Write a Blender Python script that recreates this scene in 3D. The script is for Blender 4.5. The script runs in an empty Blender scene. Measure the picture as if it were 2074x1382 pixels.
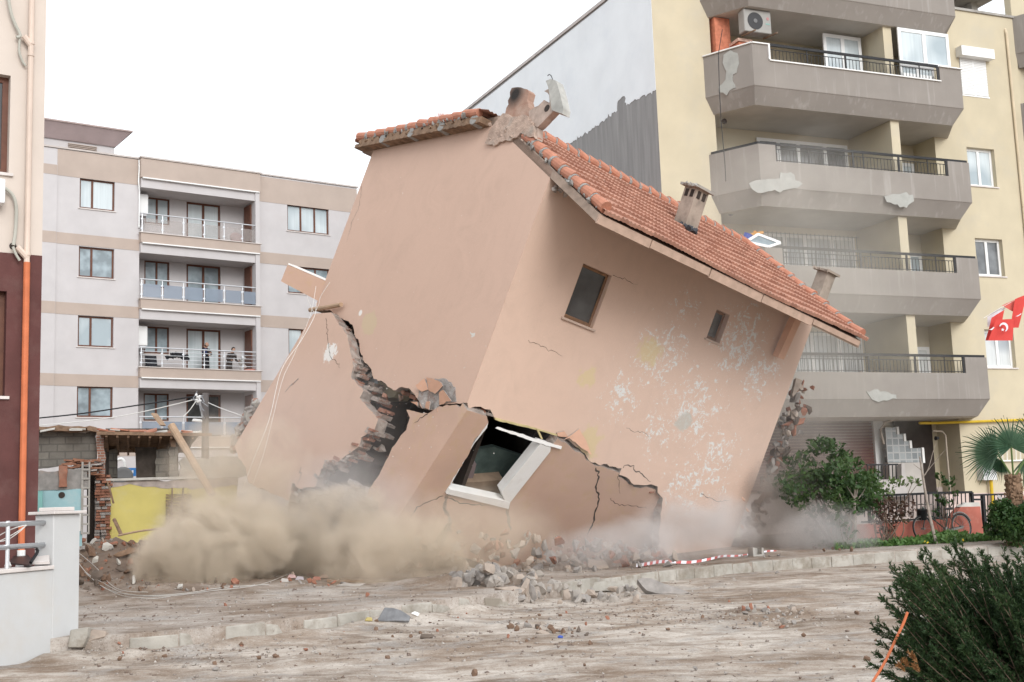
import bpy, bmesh, math, random
import numpy as np
from mathutils import Vector, Matrix, noise as mnoise
from mathutils.geometry import tessellate_polygon
random.seed(7); np.random.seed(7)
S = bpy.context.scene; COL = S.collection
# ------------------------------------------------------------------ camera
F = 2400.0; PITCH = math.radians(7.7585); ROLL = math.radians(2.0824); EYE = np.array([0., 0., 1.7])
_fw = np.array([0, math.cos(PITCH), math.sin(PITCH)]); _up = np.array([0, -math.sin(PITCH), math.cos(PITCH)]); _rt = np.array([1., 0, 0])
CR = math.cos(ROLL)*_rt - math.sin(ROLL)*_up; CU = math.sin(ROLL)*_rt + math.cos(ROLL)*_up; CF = _fw
cd = bpy.data.cameras.new('camera'); cam = bpy.data.objects.new('camera', cd); COL.objects.link(cam)
cd.sensor_width = 36; cd.lens = F/2074*36; cd.clip_start = 0.1; cd.clip_end = 3000
cam.matrix_world = Matrix(((CR[0], CU[0], -CF[0], 0), (CR[1], CU[1], -CF[1], 0), (CR[2], CU[2], -CF[2], 1.7), (0, 0, 0, 1)))
S.camera = cam
# ------------------------------------------------------------------ light: overcast sky, soft sun
wd = bpy.data.worlds.new('World'); S.world = wd; wd.use_nodes = True
wn = wd.node_tree; wn.nodes.clear()
SUN_EL, SUN_AZ = math.radians(27), math.radians(154)
sky = wn.nodes.new('ShaderNodeTexSky'); sky.sky_type = 'NISHITA'; sky.sun_disc = False
sky.sun_elevation = SUN_EL; sky.sun_rotation = SUN_AZ; sky.dust_density = 5; sky.air_density = 1.5
hs = wn.nodes.new('ShaderNodeHueSaturation'); hs.inputs['Saturation'].default_value = 0.12
mx = wn.nodes.new('ShaderNodeMix'); mx.data_type = 'RGBA'; mx.inputs[0].default_value = 0.72   # cloud deck over the clear sky
mx.inputs[7].default_value = (12.2, 12.9, 13.7, 1)
bg = wn.nodes.new('ShaderNodeBackground'); bg.inputs[1].default_value = 0.12
wo = wn.nodes.new('ShaderNodeOutputWorld')
wn.links.new(sky.outputs[0], hs.inputs['Color']); wn.links.new(hs.outputs[0], mx.inputs[6])
wn.links.new(mx.outputs[2], bg.inputs[0]); wn.links.new(bg.outputs[0], wo.inputs[0])
ld = bpy.data.lights.new('sun', 'SUN'); ld.energy = 1.4; ld.angle = math.radians(30); ld.color = (1, 0.98, 0.95)
sun = bpy.data.objects.new('sun', ld); COL.objects.link(sun); sun.location = (-10, -10, 40)
sd = Vector((math.sin(SUN_AZ)*math.cos(SUN_EL), math.cos(SUN_AZ)*math.cos(SUN_EL), math.sin(SUN_EL)))  # towards the sun
sun.rotation_euler = sd.to_track_quat('Z', 'Y').to_euler()
S.view_settings.view_transform = 'Standard'; S.view_settings.look = 'None'; S.view_settings.exposure = 0.2; S.view_settings.gamma = 1
S.render.film_transparent = False
S.cycles.max_bounces = 6; S.cycles.diffuse_bounces = 3; S.cycles.glossy_bounces = 2; S.cycles.transmission_bounces = 4
S.cycles.volume_bounces = 2; S.cycles.transparent_max_bounces = 12; S.cycles.volume_step_rate = 1.0; S.cycles.volume_max_steps = 128
S.cycles.caustics_reflective = False; S.cycles.caustics_refractive = False; S.cycles.use_denoising = True; S.cycles.use_adaptive_sampling = True
try: S.cycles.denoiser = 'OPENIMAGEDENOISE'
except Exception: pass
# ------------------------------------------------------------------ geometry helpers
A3 = lambda *v: np.array(v, float)
def ray(x, y): return (x-1037)/F*CR - (y-691)/F*CU + CF
def at(x, y, d): return EYE + ray(x, y)*d
def onz(x, y, z):
    r = ray(x, y); return EYE + r*((z-EYE[2])/r[2])
def onplane(x, y, p, n):
    r = ray(x, y); return EYE + r*(((p-EYE) @ n)/(r @ n))
class Frame:                      # a wall plane: s along it, t out of it, z up
    def __init__(s, O, ex, et, ez=(0, 0, 1)): s.O = np.array(O, float); s.ex = np.array(ex, float); s.et = np.array(et, float); s.ez = np.array(ez, float)
    def w(s, a, t, z): return s.O + s.ex*a + s.et*t + s.ez*z
    def px(s, x, y, t=0.0):
        p = onplane(x, y, s.O + s.et*t, s.en()); return s.loc(p)
    def en(s):
        n = np.cross(s.ex, s.ez); return n/np.linalg.norm(n)
    def loc(s, p):
        return np.linalg.solve(np.stack([s.ex, s.et, s.ez], 1), p-s.O)
def azframe(px, depth, az):
    o = at(px[0], px[1], depth).copy(); o[2] = 0; a = math.radians(az)
    return Frame(o, (math.sin(a), math.cos(a), 0), (math.cos(a), -math.sin(a), 0))
class MB:
    def __init__(s): s.v = []; s.f = []; s.m = []; s.uv = {}
    def add(s, vs, fs, m=0, uv=None):
        b = len(s.v); s.v += [tuple(map(float, q)) for q in vs]
        for f in fs:
            if uv is not None: s.uv[len(s.f)] = [uv[i] for i in f]
            s.f.append([b+i for i in f]); s.m.append(m)
        return s
    def hexa(s, p, m=0):          # 8 corners: bottom 4 then top 4
        return s.add(p, [(0, 3, 2, 1), (4, 5, 6, 7), (0, 1, 5, 4), (1, 2, 6, 5), (2, 3, 7, 6), (3, 0, 4, 7)], m)
    def fbox(s, fr, s0, s1, t0, t1, z0, z1, m=0):
        c = [(s0, t0), (s1, t0), (s1, t1), (s0, t1)]
        return s.hexa([fr.w(a, t, z0) for a, t in c]+[fr.w(a, t, z1) for a, t in c], m)
    def box(s, c, sz, rot=None, m=0):
        c = np.array(c, float); R = np.eye(3) if rot is None else rot; h = np.array(sz)/2
        p = [(-1, -1, -1), (1, -1, -1), (1, 1, -1), (-1, 1, -1), (-1, -1, 1), (1, -1, 1), (1, 1, 1), (-1, 1, 1)]
        return s.hexa([c+R @ (np.array(q)*h) for q in p], m)
    def beam(s, a, b, w, h=None, up=(0, 0, 1), m=0):
        a = np.array(a, float); b = np.array(b, float); d = b-a; L = np.linalg.norm(d); d = d/L; h = h or w
        u = np.array(up, float); x = np.cross(d, u)
        if np.linalg.norm(x) < 1e-3: x = np.cross(d, (1, 0, 0))
        x /= np.linalg.norm(x); u = np.cross(x, d)
        return s.box((a+b)/2, (w, L, h), np.stack([x, d, u], 1), m)
    def tube(s, pts, r, n=8, m=0, cap=True):
        pts = [np.array(p, float) for p in pts]; rs = r if hasattr(r, '__len__') else [r]*len(pts)
        b = len(s.v); px = None
        for i, p in enumerate(pts):
            d = pts[min(i+1, len(pts)-1)]-pts[max(i-1, 0)]; d = d/(np.linalg.norm(d)+1e-9)
            if px is None: px = np.cross(d, (0, 0, 1) if abs(d[2]) < .9 else (1, 0, 0))
            px = px-d*(px @ d); px /= np.linalg.norm(px)+1e-9; py = np.cross(d, px)
            for k in range(n):
                a = 2*math.pi*k/n; s.v.append(tuple(p+rs[i]*(math.cos(a)*px+math.sin(a)*py)))
        for i in range(len(pts)-1):
            for k in range(n):
                k2 = (k+1) % n; s.f.append([b+i*n+k, b+i*n+k2, b+(i+1)*n+k2, b+(i+1)*n+k]); s.m.append(m)
        if cap:
            s.f.append([b+k for k in range(n)][::-1]); s.m.append(m)
            s.f.append([b+(len(pts)-1)*n+k for k in range(n)]); s.m.append(m)
        return s
    def prism(s, fr, poly, t0, t1, holes=(), m=0, mside=None, mback=None):   # poly in (s,z) of the frame, from t0 (front) back to t1
        mside = m if mside is None else mside; mback = mside if mback is None else mback
        rings = [list(poly)]+[list(h) for h in holes]
        flat = [q for r in rings for q in r]; N = len(flat)
        tri = tessellate_polygon([[Vector((q[0], q[1], 0)) for q in r] for r in rings])
        fv = [fr.w(q[0], t0, q[1]) for q in flat]; bv = [fr.w(q[0], t1, q[1]) for q in flat]
        uv = [(q[0], q[1]) for q in flat]*2
        b = len(s.v); s.v += [tuple(map(float, q)) for q in fv+bv]
        nf = fr.et if t0 > t1 else -fr.et
        for t in tri:
            a, c, d = (fv[i] for i in t)
            o = list(t) if np.cross(c-a, d-a) @ nf > 0 else list(t)[::-1]
            s.uv[len(s.f)] = [uv[i] for i in o]; s.f.append([b+i for i in o]); s.m.append(m)
            o = o[::-1]; s.uv[len(s.f)] = [uv[i] for i in o]; s.f.append([b+N+i for i in o]); s.m.append(mback)
        k = 0; flg = any(len(q) > 2 for q in rings[0])
        for ri, r in enumerate(rings):
            n = len(r); acc = 0
            for i in range(n):
                j = (i+1) % n; L = math.dist(r[i][:2], r[j][:2])
                s.uv[len(s.f)] = [(acc, 0), (acc+L, 0), (acc+L, abs(t1-t0)), (acc, abs(t1-t0))]; acc += L
                s.f.append([b+k+i, b+k+j, b+N+k+j, b+N+k+i]); s.m.append((mside if ri == 0 and len(r[i]) > 2 and r[i][2] else m) if flg else mside)
            k += n
        return s
    def rock(s, c, sz, rnd, m=0, flat=.6, n=14, rot=None):
        bm = bmesh.new(); R = rot if rot is not None else rrot(rnd)
        for _ in range(n):
            q = np.array([rnd.gauss(0, 1) for _ in range(3)]); q /= np.linalg.norm(q)+1e-6
            q = np.sign(q)*np.abs(q)**.7; q *= np.array(sz)/2*rnd.uniform(.8, 1.05)
            bm.verts.new(np.array(c)+R @ q)
        r = bmesh.ops.convex_hull(bm, input=bm.verts)
        for v in [v for v in bm.verts if not v.link_faces]: bm.verts.remove(v)
        bm.verts.index_update(); vs = [v.co[:] for v in bm.verts]; fs = [[v.index for v in f.verts] for f in bm.faces]; bm.free()
        return s.add(vs, fs, m)
def rrot(rnd):
    from mathutils import Euler
    return np.array(Euler((rnd.uniform(0, 6.3), rnd.uniform(0, 6.3), rnd.uniform(0, 6.3))).to_matrix())
ORG = {}
def tag(o, label=None, cat=None, group=None, kind=None):
    for k, v in (('label', label), ('category', cat), ('group', group), ('kind', kind)):
        if v: o[k] = v
    return o
def thing(name, label, cat, loc, group=None):
    o = bpy.data.objects.new(name, None); COL.objects.link(o); o.location = tuple(map(float, loc)); o.empty_display_size = .2
    ORG[o] = np.array(loc, float); return tag(o, label, cat, group)
def meshobj(name, me, parent=None, org=None, smooth=False):
    o = bpy.data.objects.new(name, me); COL.objects.link(o)
    if parent is not None: o.parent = parent; ORG[o] = ORG[parent]
    else: o.location = tuple(map(float, org)); ORG[o] = np.array(org, float)
    if smooth:
        me.polygons.foreach_set('use_smooth', [True]*len(me.polygons))
    return o
KIND_DEFAULT = 'thing'
def obj(name, mb, mats, parent=None, smooth=False, org=None):   # world-space geometry; kept relative to its thing's origin
    V = np.array(mb.v, float)
    if parent is not None: og = ORG[parent]
    else: og = np.array([V[:, 0].mean(), V[:, 1].mean(), V[:, 2].min()]) if org is None else np.array(org, float)
    me = bpy.data.meshes.new(name); me.from_pydata((V-og).tolist(), [], mb.f)
    for m in (mats if isinstance(mats, (list, tuple)) else [mats]): me.materials.append(m)
    me.polygons.foreach_set('material_index', mb.m)
    if mb.uv:
        ul = me.uv_layers.new(name='UVMap'); li = 0; data = np.zeros((len(me.loops), 2), np.float32)
        for i, f in enumerate(mb.f):
            u = mb.uv.get(i)
            if u is not None: data[li:li+len(f)] = u
            li += len(f)
        ul.data.foreach_set('uv', data.ravel())
    me.update()
    return meshobj(name, me, parent, og, smooth)
def fastobj(name, V, Fc, mats, parent=None, org=None, smooth=False, midx=None):
    V = np.asarray(V, np.float64); Fc = np.asarray(Fc, np.int32); og = ORG[parent] if parent is not None else np.array(org, float)
    me = bpy.data.meshes.new(name); k = Fc.shape[1]
    me.vertices.add(len(V)); me.vertices.foreach_set('co', (V-og).astype(np.float32).ravel())
    me.loops.add(Fc.size); me.loops.foreach_set('vertex_index', Fc.ravel())
    me.polygons.add(len(Fc)); me.polygons.foreach_set('loop_start', np.arange(0, Fc.size, k, dtype=np.int32))
    for m in (mats if isinstance(mats, (list, tuple)) else [mats]): me.materials.append(m)
    if midx is not None: me.polygons.foreach_set('material_index', np.asarray(midx, np.int32))
    me.update(calc_edges=True); me.validate()
    return meshobj(name, me, parent, og, smooth)
def bevel(o, w=.01, seg=1):
    b = o.modifiers.new('b', 'BEVEL'); b.width = w; b.segments = seg; b.limit_method = 'ANGLE'; return o
def jag(pts, amp, step, rnd, closed=True):   # pts: (s,z,rough flag of the edge that starts here)
    out = []; n = len(pts)
    for i in range(n):
        a = pts[i]; b = pts[(i+1) % n]; rf = 1 if len(a) > 2 and a[2] else 0; out.append((a[0], a[1], rf))
        if rf:
            L = math.dist(a[:2], b[:2]); k = int(L/step); d = ((b[0]-a[0])/(L+1e-9), (b[1]-a[1])/(L+1e-9))
            for j in range(1, k):
                u = j/k+rnd.uniform(-.25, .25)/k; e = rnd.gauss(0, 1)*amp
                out.append((a[0]+(b[0]-a[0])*u-d[1]*e, a[1]+(b[1]-a[1])*u+d[0]*e, 1))
    return out
# ------------------------------------------------------------------ materials
class NT:
    def __init__(s, name):
        s.mat = bpy.data.materials.new(name); s.mat.use_nodes = True; s.nt = s.mat.node_tree; s.nt.nodes.clear()
        s.out = s.nt.nodes.new('ShaderNodeOutputMaterial'); s.tc = s.n('TexCoord')
    def n(s, typ, props=None, **inp):
        nd = s.nt.nodes.new('ShaderNode'+typ)
        for k, v in (props or {}).items(): setattr(nd, k, v)
        for k, v in inp.items():
            sk = nd.inputs[int(k[1:])] if k[0] == 'i' and k[1:].isdigit() else nd.inputs[k.replace('_', ' ')]
            s.set(sk, v)
        return nd
    def set(s, sk, v):
        if isinstance(v, bpy.types.NodeSocket): s.nt.links.new(v, sk)
        elif isinstance(v, bpy.types.Node): s.nt.links.new(v.outputs[0], sk)
        else:
            if hasattr(v, '__len__') and len(v) == 3 and sk.type == 'RGBA': v = (*v, 1)
            sk.default_value = v
    def math(s, op, a, b=0.0, clamp=False): return s.n('Math', dict(operation=op, use_clamp=clamp), i0=a, i1=b).outputs[0]
    def mix(s, f, a, b):
        nd = s.n('Mix', dict(data_type='RGBA')); s.set(nd.inputs[0], f); s.set(nd.inputs[6], a); s.set(nd.inputs[7], b); return nd.outputs[2]
    def noise(s, sc, vec=None, detail=5, rough=.55, dist=0.0):
        return s.n('TexNoise', None, Vector=vec or s.tc.outputs['Object'], Scale=sc, Detail=float(detail), Roughness=rough, Distortion=dist).outputs[0]
    def ramp(s, v, lo, hi): return s.n('MapRange', dict(clamp=True), Value=v, From_Min=lo, From_Max=hi).outputs[0]
    def sphere(s, c, r0, r1):      # 1 inside r0, 0 outside r1, object space
        d = s.n('VectorMath', dict(operation='DISTANCE'), i0=s.tc.outputs['Object'], i1=tuple(map(float, c))).outputs['Value']
        return s.n('MapRange', dict(clamp=True), Value=d, From_Min=float(r1), From_Max=float(r0)).outputs[0]
    def bsdf(s, col, rough=.85, spec=.25, bump=None, bstr=.2, bdist=.01, metal=0.0, **kw):
        b = s.n('BsdfPrincipled', None, Base_Color=col, Roughness=rough, Metallic=metal); b.inputs['Specular IOR Level'].default_value = spec
        for k, v in kw.items(): s.set(b.inputs[k.replace('_', ' ')], v)
        if bump is not None:
            nb = s.n('Bump', None, Height=bump, Strength=bstr, Distance=bdist); s.nt.links.new(nb.outputs[0], b.inputs['Normal'])
        s.nt.links.new(b.outputs[0], s.out.inputs[0]); return b
def mul(c, k): return tuple(min(1, x*k) for x in c)
def mat(name, col, rough=.85, var=.12, sc=1.5, bump=.15, bsc=45, spec=.25, metal=0.0, stain=None, stain_amt=.5, stain_sc=2.0, bdist=.008):
    t = NT(name); c = t.mix(t.ramp(t.noise(sc), .3, .7), mul(col, 1-var), mul(col, 1+var))
    if stain: c = t.mix(t.math('MULTIPLY', t.ramp(t.noise(stain_sc, detail=8, rough=.65), .52, .68), stain_amt), c, stain)
    t.bsdf(c, rough, spec, t.noise(bsc, detail=4) if bump else None, bump, bdist, metal); return t.mat
def brickmat(name, c1, c2, mortar, w=.22, h=.075, ms=.012, var=.2):
    t = NT(name); b = t.n('TexBrick', None, Vector=t.tc.outputs['UV'], Color1=c1, Color2=c2, Mortar=mortar, Scale=1.0, Mortar_Size=ms, Brick_Width=w, Row_Height=h)
    c = t.mix(t.math('MULTIPLY', t.ramp(t.noise(3, detail=7), .4, .7), .5), b.outputs[0], mul(mortar, .8))
    t.bsdf(c, .95, .15, t.math('ADD', t.math('MULTIPLY', b.outputs[1], -.6), t.noise(30)), .5, .02); return t.mat
def glassmat(name, col, rough=.08, curtain=None):
    t = NT(name); c = col
    if curtain:
        mp = t.n('Mapping', None, Vector=t.tc.outputs['UV'], Scale=(9.0, .35, 1)); w = t.noise(1.0, mp.outputs[0], detail=3); w2 = t.noise(.45, detail=2)
        c = t.mix(t.ramp(w, .3, .7), mul(curtain, .84), curtain); c = t.mix(t.ramp(w2, .45, .62), c, col)
    if not curtain: c = t.mix(t.ramp(t.noise(1.3, detail=3), .4, .65), col, mul(col, 1.9))  # lighter blotches paint vague reflections into the pane colour
    t.bsdf(c, rough, .6); return t.mat
def cleargl(name, col, a):
    t = NT(name); b = t.bsdf(col, .06, .6); b.inputs['Alpha'].default_value = a; return t.mat
M = {}
M['white_paint'] = mat('white_paint', (.78, .77, .75), .6, .05, 2, .08, stain=(.55, .52, .48), stain_amt=.35)
M['white_pvc'] = mat('white_pvc', (.8, .8, .79), .4, .03, 2, 0)
M['concrete'] = mat('concrete', (.36, .34, .31), .95, .2, 3, .5, 25, stain=(.2, .18, .16))
M['pale_concrete'] = mat('pale_concrete', (.52, .50, .46), .95, .15, 3, .5, 25, stain=(.34, .3, .26))
M['mortar'] = mat('mortar', (.33, .30, .28), .95, .3, 6, .8, 20, stain=(.2, .12, .09), stain_amt=.7, stain_sc=4, bdist=.03)
M['dark_inside'] = mat('dark_inside', (.045, .035, .03), .95, .3, 2, 0)  # near-black paints in the shade of interiors, holes and gaps
M['steel'] = mat('steel', (.72, .73, .75), .3, .05, 3, 0, metal=.7, spec=.5)
M['black_iron'] = mat('black_iron', (.022, .022, .024), .55, .2, 5, .05)
M['brown_wood'] = mat('brown_wood', (.13, .055, .035), .5, .2, 5, .1, 60)
M['old_wood'] = mat('old_wood', (.23, .15, .1), .9, .3, 6, .5, 40, stain=(.1, .07, .05))
M['raw_wood'] = mat('raw_wood', (.40, .28, .19), .85, .15, 6, .4, 40)
M['glass_curtain'] = glassmat('glass_curtain', (.34, .4, .43), .1, (.6, .66, .68))
M['glass_grey'] = glassmat('glass_grey', (.2, .24, .26), .05)
M['glass_dark'] = glassmat('glass_dark', (.035, .035, .035), .05)
M['black_plastic'] = mat('black_plastic', (.015, .015, .016), .4, .1, 4, 0)
M['terracotta'] = mat('terracotta', (.46, .2, .13), .75, .2, 4, .3, 30, stain=(.25, .13, .1))
M['brick_red'] = mat('brick_red', (.29, .135, .09), .95, .25, 6, .6, 30, stain=(.3, .25, .2))
M['peach_piece'] = mat('peach_piece', (.62, .37, .26), .9, .08, 3, .2)
M['cable_white'] = mat('cable_white', (.7, .69, .66), .6, .05, 3, 0)
M['rust_orange'] = mat('rust_orange', (.55, .16, .07), .6, .12, 5, .1)
M['tar'] = mat('tar', (.05, .052, .06), .7, .3, 5, .3)
# ================================================================== THE COLLAPSING HOUSE
HR = np.array([[0.7361, -0.5604, 0.3796], [0.64, 0.7587, -0.1212], [-0.2201, 0.3321, 0.9172]])
for _k in range(3):                      # re-orthonormalise
    HR[:, 0] /= np.linalg.norm(HR[:, 0]); HR[:, 1] -= HR[:, 0]*(HR[:, 0] @ HR[:, 1]); HR[:, 1] /= np.linalg.norm(HR[:, 1]); HR[:, 2] = np.cross(HR[:, 0], HR[:, 1])
HT = np.array([0.995, 24.2892, 8.6126]); HL, HW = 9.56, 7.82
hx, hy, hz = HR[:, 0], HR[:, 1], HR[:, 2]
def HP(x, y, z): return HT + hx*x + hy*y + hz*z
GF = Frame(HT, hy, -hx, hz)              # gable wall (s = house y, t outwards)
FF = Frame(HT, hx, -hy, hz)              # long front wall (s = house x)
Q1 = at(946, 831, 24.86); Q2 = at(830, 1012, 25.6); le = (Q1-Q2)/np.linalg.norm(Q1-Q2)
def nrm(v): return v/np.linalg.norm(v)
LF = Frame(Q1, hx, nrm(np.cross(hx, le)), le)          # lower front chunk, sheared
LG = Frame(Q1, hy, nrm(np.cross(le, hy)), le)          # lower gable chunk beside the corner
if LF.et @ hy > 0: LF.et = -LF.et
if LG.et @ hx > 0: LG.et = -LG.et
Q3 = at(634, 634, 30.75); Q4 = at(475, 904, 31.6); le2 = nrm(Q3-Q4)
LS = Frame(Q3, hy, nrm(np.cross(le2, hy)), le2)
if LS.et @ hx > 0: LS.et = -LS.et
def P2(fr, pts, t=0.0):
    out = []
    for p in pts:
        q = fr.px(p[0], p[1], t); out.append((q[0], q[2])+tuple(p[2:]))
    return out
house = thing('collapsing_house', 'peach rendered house with red tiled roof, cracked open and toppling over in dust', 'house', (1.0, 29.0, .2))
def hloc(p): return np.array(p)-ORG[house]
def peach_mat(name, base, front):
    t = NT(name); c = t.mix(t.ramp(t.noise(.55, detail=4), .3, .7), mul(base, .93), mul(base, 1.06))
    c = t.mix(t.math('MULTIPLY', t.ramp(t.noise(2.2, detail=9, rough=.7), .55, .75), .35), c, mul(base, .72))
    mp = t.n('Mapping', None, Vector=t.tc.outputs['UV'], Scale=(2.2, .16, 1))
    c = t.mix(t.math('MULTIPLY', t.ramp(t.noise(2.5, mp.outputs[0], detail=5), .52, .8), .3), c, mul(base, .78))
    c = t.mix(t.ramp(t.noise(26, detail=3), .70, .745), c, mul(base, .55))
    c = t.mix(t.ramp(t.noise(1.1, detail=6, rough=.7, dist=1.0), .40, .72), mul(base, 1.05), c)
    c = t.mix(t.math('MULTIPLY', t.ramp(t.noise(34, detail=3), .66, .72), .6), c, mul(base, 1.25))
    h = t.math('ADD', t.noise(60, detail=3), t.math('MULTIPLY', t.noise(7, detail=6, rough=.65), 2.2))
    if front:
        msk = None
        for (x, y, r0, r1) in ((1500, 690, .5, 1.7), (1390, 620, .1, .9), (1340, 720, .4, 1.5), (1400, 830, .3, 2.2), (1260, 800, .2, 1.3), (1540, 760, .2, 1.6), (1330, 880, .1, 1.2), (1450, 930, .2, 1.8), (1390, 990, .2, 1.5)):
            q = t.sphere(hloc(onplane(x, y, HT, hy)), r0, r1); msk = q if msk is None else t.math('MAXIMUM', msk, q)
        n = t.noise(4.6, detail=10, rough=.7, dist=1.0); n2 = t.noise(14, detail=6, rough=.62, dist=1.5)
        nn = t.math('ADD', t.math('MULTIPLY', n, .62), t.math('MULTIPLY', n2, .38))
        v = t.math('ADD', nn, t.math('MULTIPLY', msk, .14))
        pe = t.ramp(v, .650, .668)
        c = t.mix(pe, c, t.mix(t.noise(14), (.57, .575, .56), (.70, .70, .685)))
        h = t.math('SUBTRACT', h, t.math('MULTIPLY', pe, 1.5))
        for (x, y, r0, r1, k) in ((1316, 712, .05, .75, .9), (1190, 765, .05, .5, .7), (1385, 855, .12, .42, 0), (1190, 900, .1, .8, .6)):
            q = t.sphere(hloc(onplane(x, y, HT, hy)), r0, r1); e = t.ramp(t.math('ADD', q, t.math('MULTIPLY', t.noise(5, detail=8), 1.3)), 1.15, 1.35)
            c = t.mix(t.math('MULTIPLY', e, .75), c, (.58, .47, .26) if k else (.42, .42, .38))
    else:
        for (x, y, r0, r1) in ((668, 715, .05, .42),):
            q = t.sphere(hloc(onplane(x, y, LS.O, LS.en())), r0, r1); e = t.ramp(t.math('ADD', q, t.math('MULTIPLY', t.noise(7, detail=8, rough=.7), 2.2)), 1.5, 1.58)
            c = t.mix(e, c, (.74, .71, .67))
        msk = t.sphere(hloc(onplane(960, 690, HT, hx)), .2, 1.6)
        v = t.math('ADD', t.noise(5.2, detail=9, rough=.68, dist=.8), t.math('MULTIPLY', msk, .07)); c = t.mix(t.ramp(v, .715, .735), c, (.6, .6, .56))
        q = t.sphere(hloc(onplane(748, 655, HT, hx)), .1, .52); q = t.ramp(t.math('ADD', q, t.math('MULTIPLY', t.noise(4, detail=7), 1.1)), .98, 1.12); c = t.mix(t.math('MULTIPLY', q, .7), c, (.55, .45, .3))
        q = t.sphere(hloc(onplane(730, 634, HT, hx)), .06, .09); c = t.mix(q, c, (.75, .72, .68))
    t.bsdf(c, .92, .15, h, .25, .006); return t.mat
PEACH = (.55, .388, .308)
M['peach_front'] = peach_mat('peach_front', (.58, .422, .338), True); M['peach_gable'] = peach_mat('peach_gable', PEACH, False)  # same paint as the gable, lightened for fading plus bounced light and dust veil
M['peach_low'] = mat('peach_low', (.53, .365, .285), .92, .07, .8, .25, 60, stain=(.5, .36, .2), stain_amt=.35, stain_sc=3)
M['broken'] = mat('broken', (.30, .255, .225), .95, .35, 5, .9, 14, stain=(.3, .12, .07), stain_amt=.8, stain_sc=3.5, bdist=.05)
rn = random.Random(3)
# ---- upper gable wall (with the crack as its lower edge)
gap = np.array([0, 2.708, 1.0])
gp = P2(GF, [(757, 289)]); g_pts = [(HW, 0), (2.708, 1.0), (.005, 0)]
crk = [(.005, -5.23, 1)]+P2(GF, [(938, 816, 1), (924, 817, 1), (889, 821, 1), (855, 828, 1), (844, 806, 1), (833, 792, 1), (815, 784, 1), (797, 791, 1), (772, 771, 1), (757, 768, 1), (752, 748, 1), (739, 735, 1), (729, 712, 1), (728, 697, 1), (718, 679, 1), (716, 665, 1), (709, 656, 1), (696, 648, 1), (681, 636, 1), (671, 630, 1), (636, 629)])
poly = jag(g_pts+crk, .018, .11, rn)
mb = MB().prism(GF, poly, 0, -.26, m=0, mside=1)
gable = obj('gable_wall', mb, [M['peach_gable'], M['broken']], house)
# ---- upper front wall with two window openings
W1 = (1.648, 2.556, -2.79, -1.527); W2 = (6.04, 6.55, -1.97, -1.227)
f_pts = [(.005, 0), (HL, 0), (HL, -7.5)]
fcr = P2(FF, [(1330, 1180, 1), (1335, 1100, 1), (1338, 1040, 1), (1343, 1010, 1), (1332, 998, 1), (1332, 986, 1), (1318, 981, 1), (1303, 983, 1), (1284, 982, 1), (1269, 967, 1), (1254, 962, 1), (1259, 949, 1), (1222, 940, 1), (1217, 943, 1), (1193, 933, 1), (1185, 919, 1), (1161, 900, 1), (1148, 885, 1), (1129, 881), (1084, 868), (1001, 846, 1), (993, 830, 1), (974, 824, 1), (961, 824, 1), (949, 828, 1), (925, 816, 1)])
fcr[-1] = (0.005, -5.23, 0)
poly = jag(f_pts+fcr, .014, .1, rn)
hole = lambda w: [(w[0], w[2]), (w[1], w[2]), (w[1], w[3]), (w[0], w[3])]
mb = MB().prism(FF, poly, 0, -.26, [hole(W1), hole(W2)], m=0, mside=1)
# (the reveals of the openings are rendered too)
for k in range(len(mb.f)):
    pass
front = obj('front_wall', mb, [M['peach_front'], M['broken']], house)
for w in (W1, W2):
    mb = MB(); r = .012
    mb.fbox(FF, w[0], w[0]+r, -.27, -.002, w[2], w[3]); mb.fbox(FF, w[1]-r, w[1], -.27, -.002, w[2], w[3]); mb.fbox(FF, w[0]+r, w[1]-r, -.27, -.002, w[3]-r, w[3])
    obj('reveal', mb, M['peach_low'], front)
def house_window(w, tf, dark):
    mb = MB(); a, b, c, d = w; a += .013; b -= .013; d -= .013; q = .06
    for (s0, s1, z0, z1) in ((a, a+q, c, d), (b-q, b, c, d), (a+q, b-q, c, c+q*1.4), (a+q, b-q, d-q, d)): mb.fbox(FF, s0, s1, tf-.05, tf, z0, z1)
    o = obj('window', mb, M['window_wood'], house); bevel(o, .006)
    mb = MB().fbox(FF, a+q, b-q, tf-.035, tf-.025, c+q*1.4, d-q); obj('pane', mb, M['glass_dark'], o)
    mb = MB().fbox(FF, w[0]-.06, w[1]+.06, -.2, .06, c-.055, c-.005); s = obj('sill', mb, M['sill_stone'], o); bevel(s, .008)
    return o
M['window_wood'] = mat('window_wood', (.2, .11, .06), .6, .25, 6, .2, 40); M['sill_stone'] = mat('sill_stone', (.5, .38, .31), .8, .15, 5, .2)
house_window(W1, -.1, 1); house_window(W2, -.14, 1)
# ---- the lower storey, sheared and broken into chunks
lw = [(.005, 0, 1)]+P2(LF, [(952, 833, 1), (966, 837, 1), (986, 843, 1), (989, 856, 1), (958, 897, 1), (953, 912, 1), (901, 998), (905, 1003), (1028, 1028), (1031, 1016), (1112, 912, 1), (1129, 888, 1), (1146, 897, 1), (1166, 915, 1), (1183, 922, 1), (1187, 932, 1), (1207, 944, 1), (1217, 945, 1), (1239, 952, 1), (1254, 958, 1), (1252, 966, 1), (1269, 975, 1), (1284, 987, 1), (1298, 989, 1), (1308, 986, 1), (1329, 993, 1), (1340, 1013, 1), (1420, 1050), (1425, 1190)])
lw += P2(LF, [(1060, 1165), (900, 1118)])+[(.005, P2(LF, [(790, 1078)])[0][1], 0)]
poly = jag(lw, .012, .1, rn)
obj('lower_front_wall', MB().prism(LF, poly, 0, -.26, m=0, mside=1), [M['peach_low'], M['broken']], house)
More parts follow.
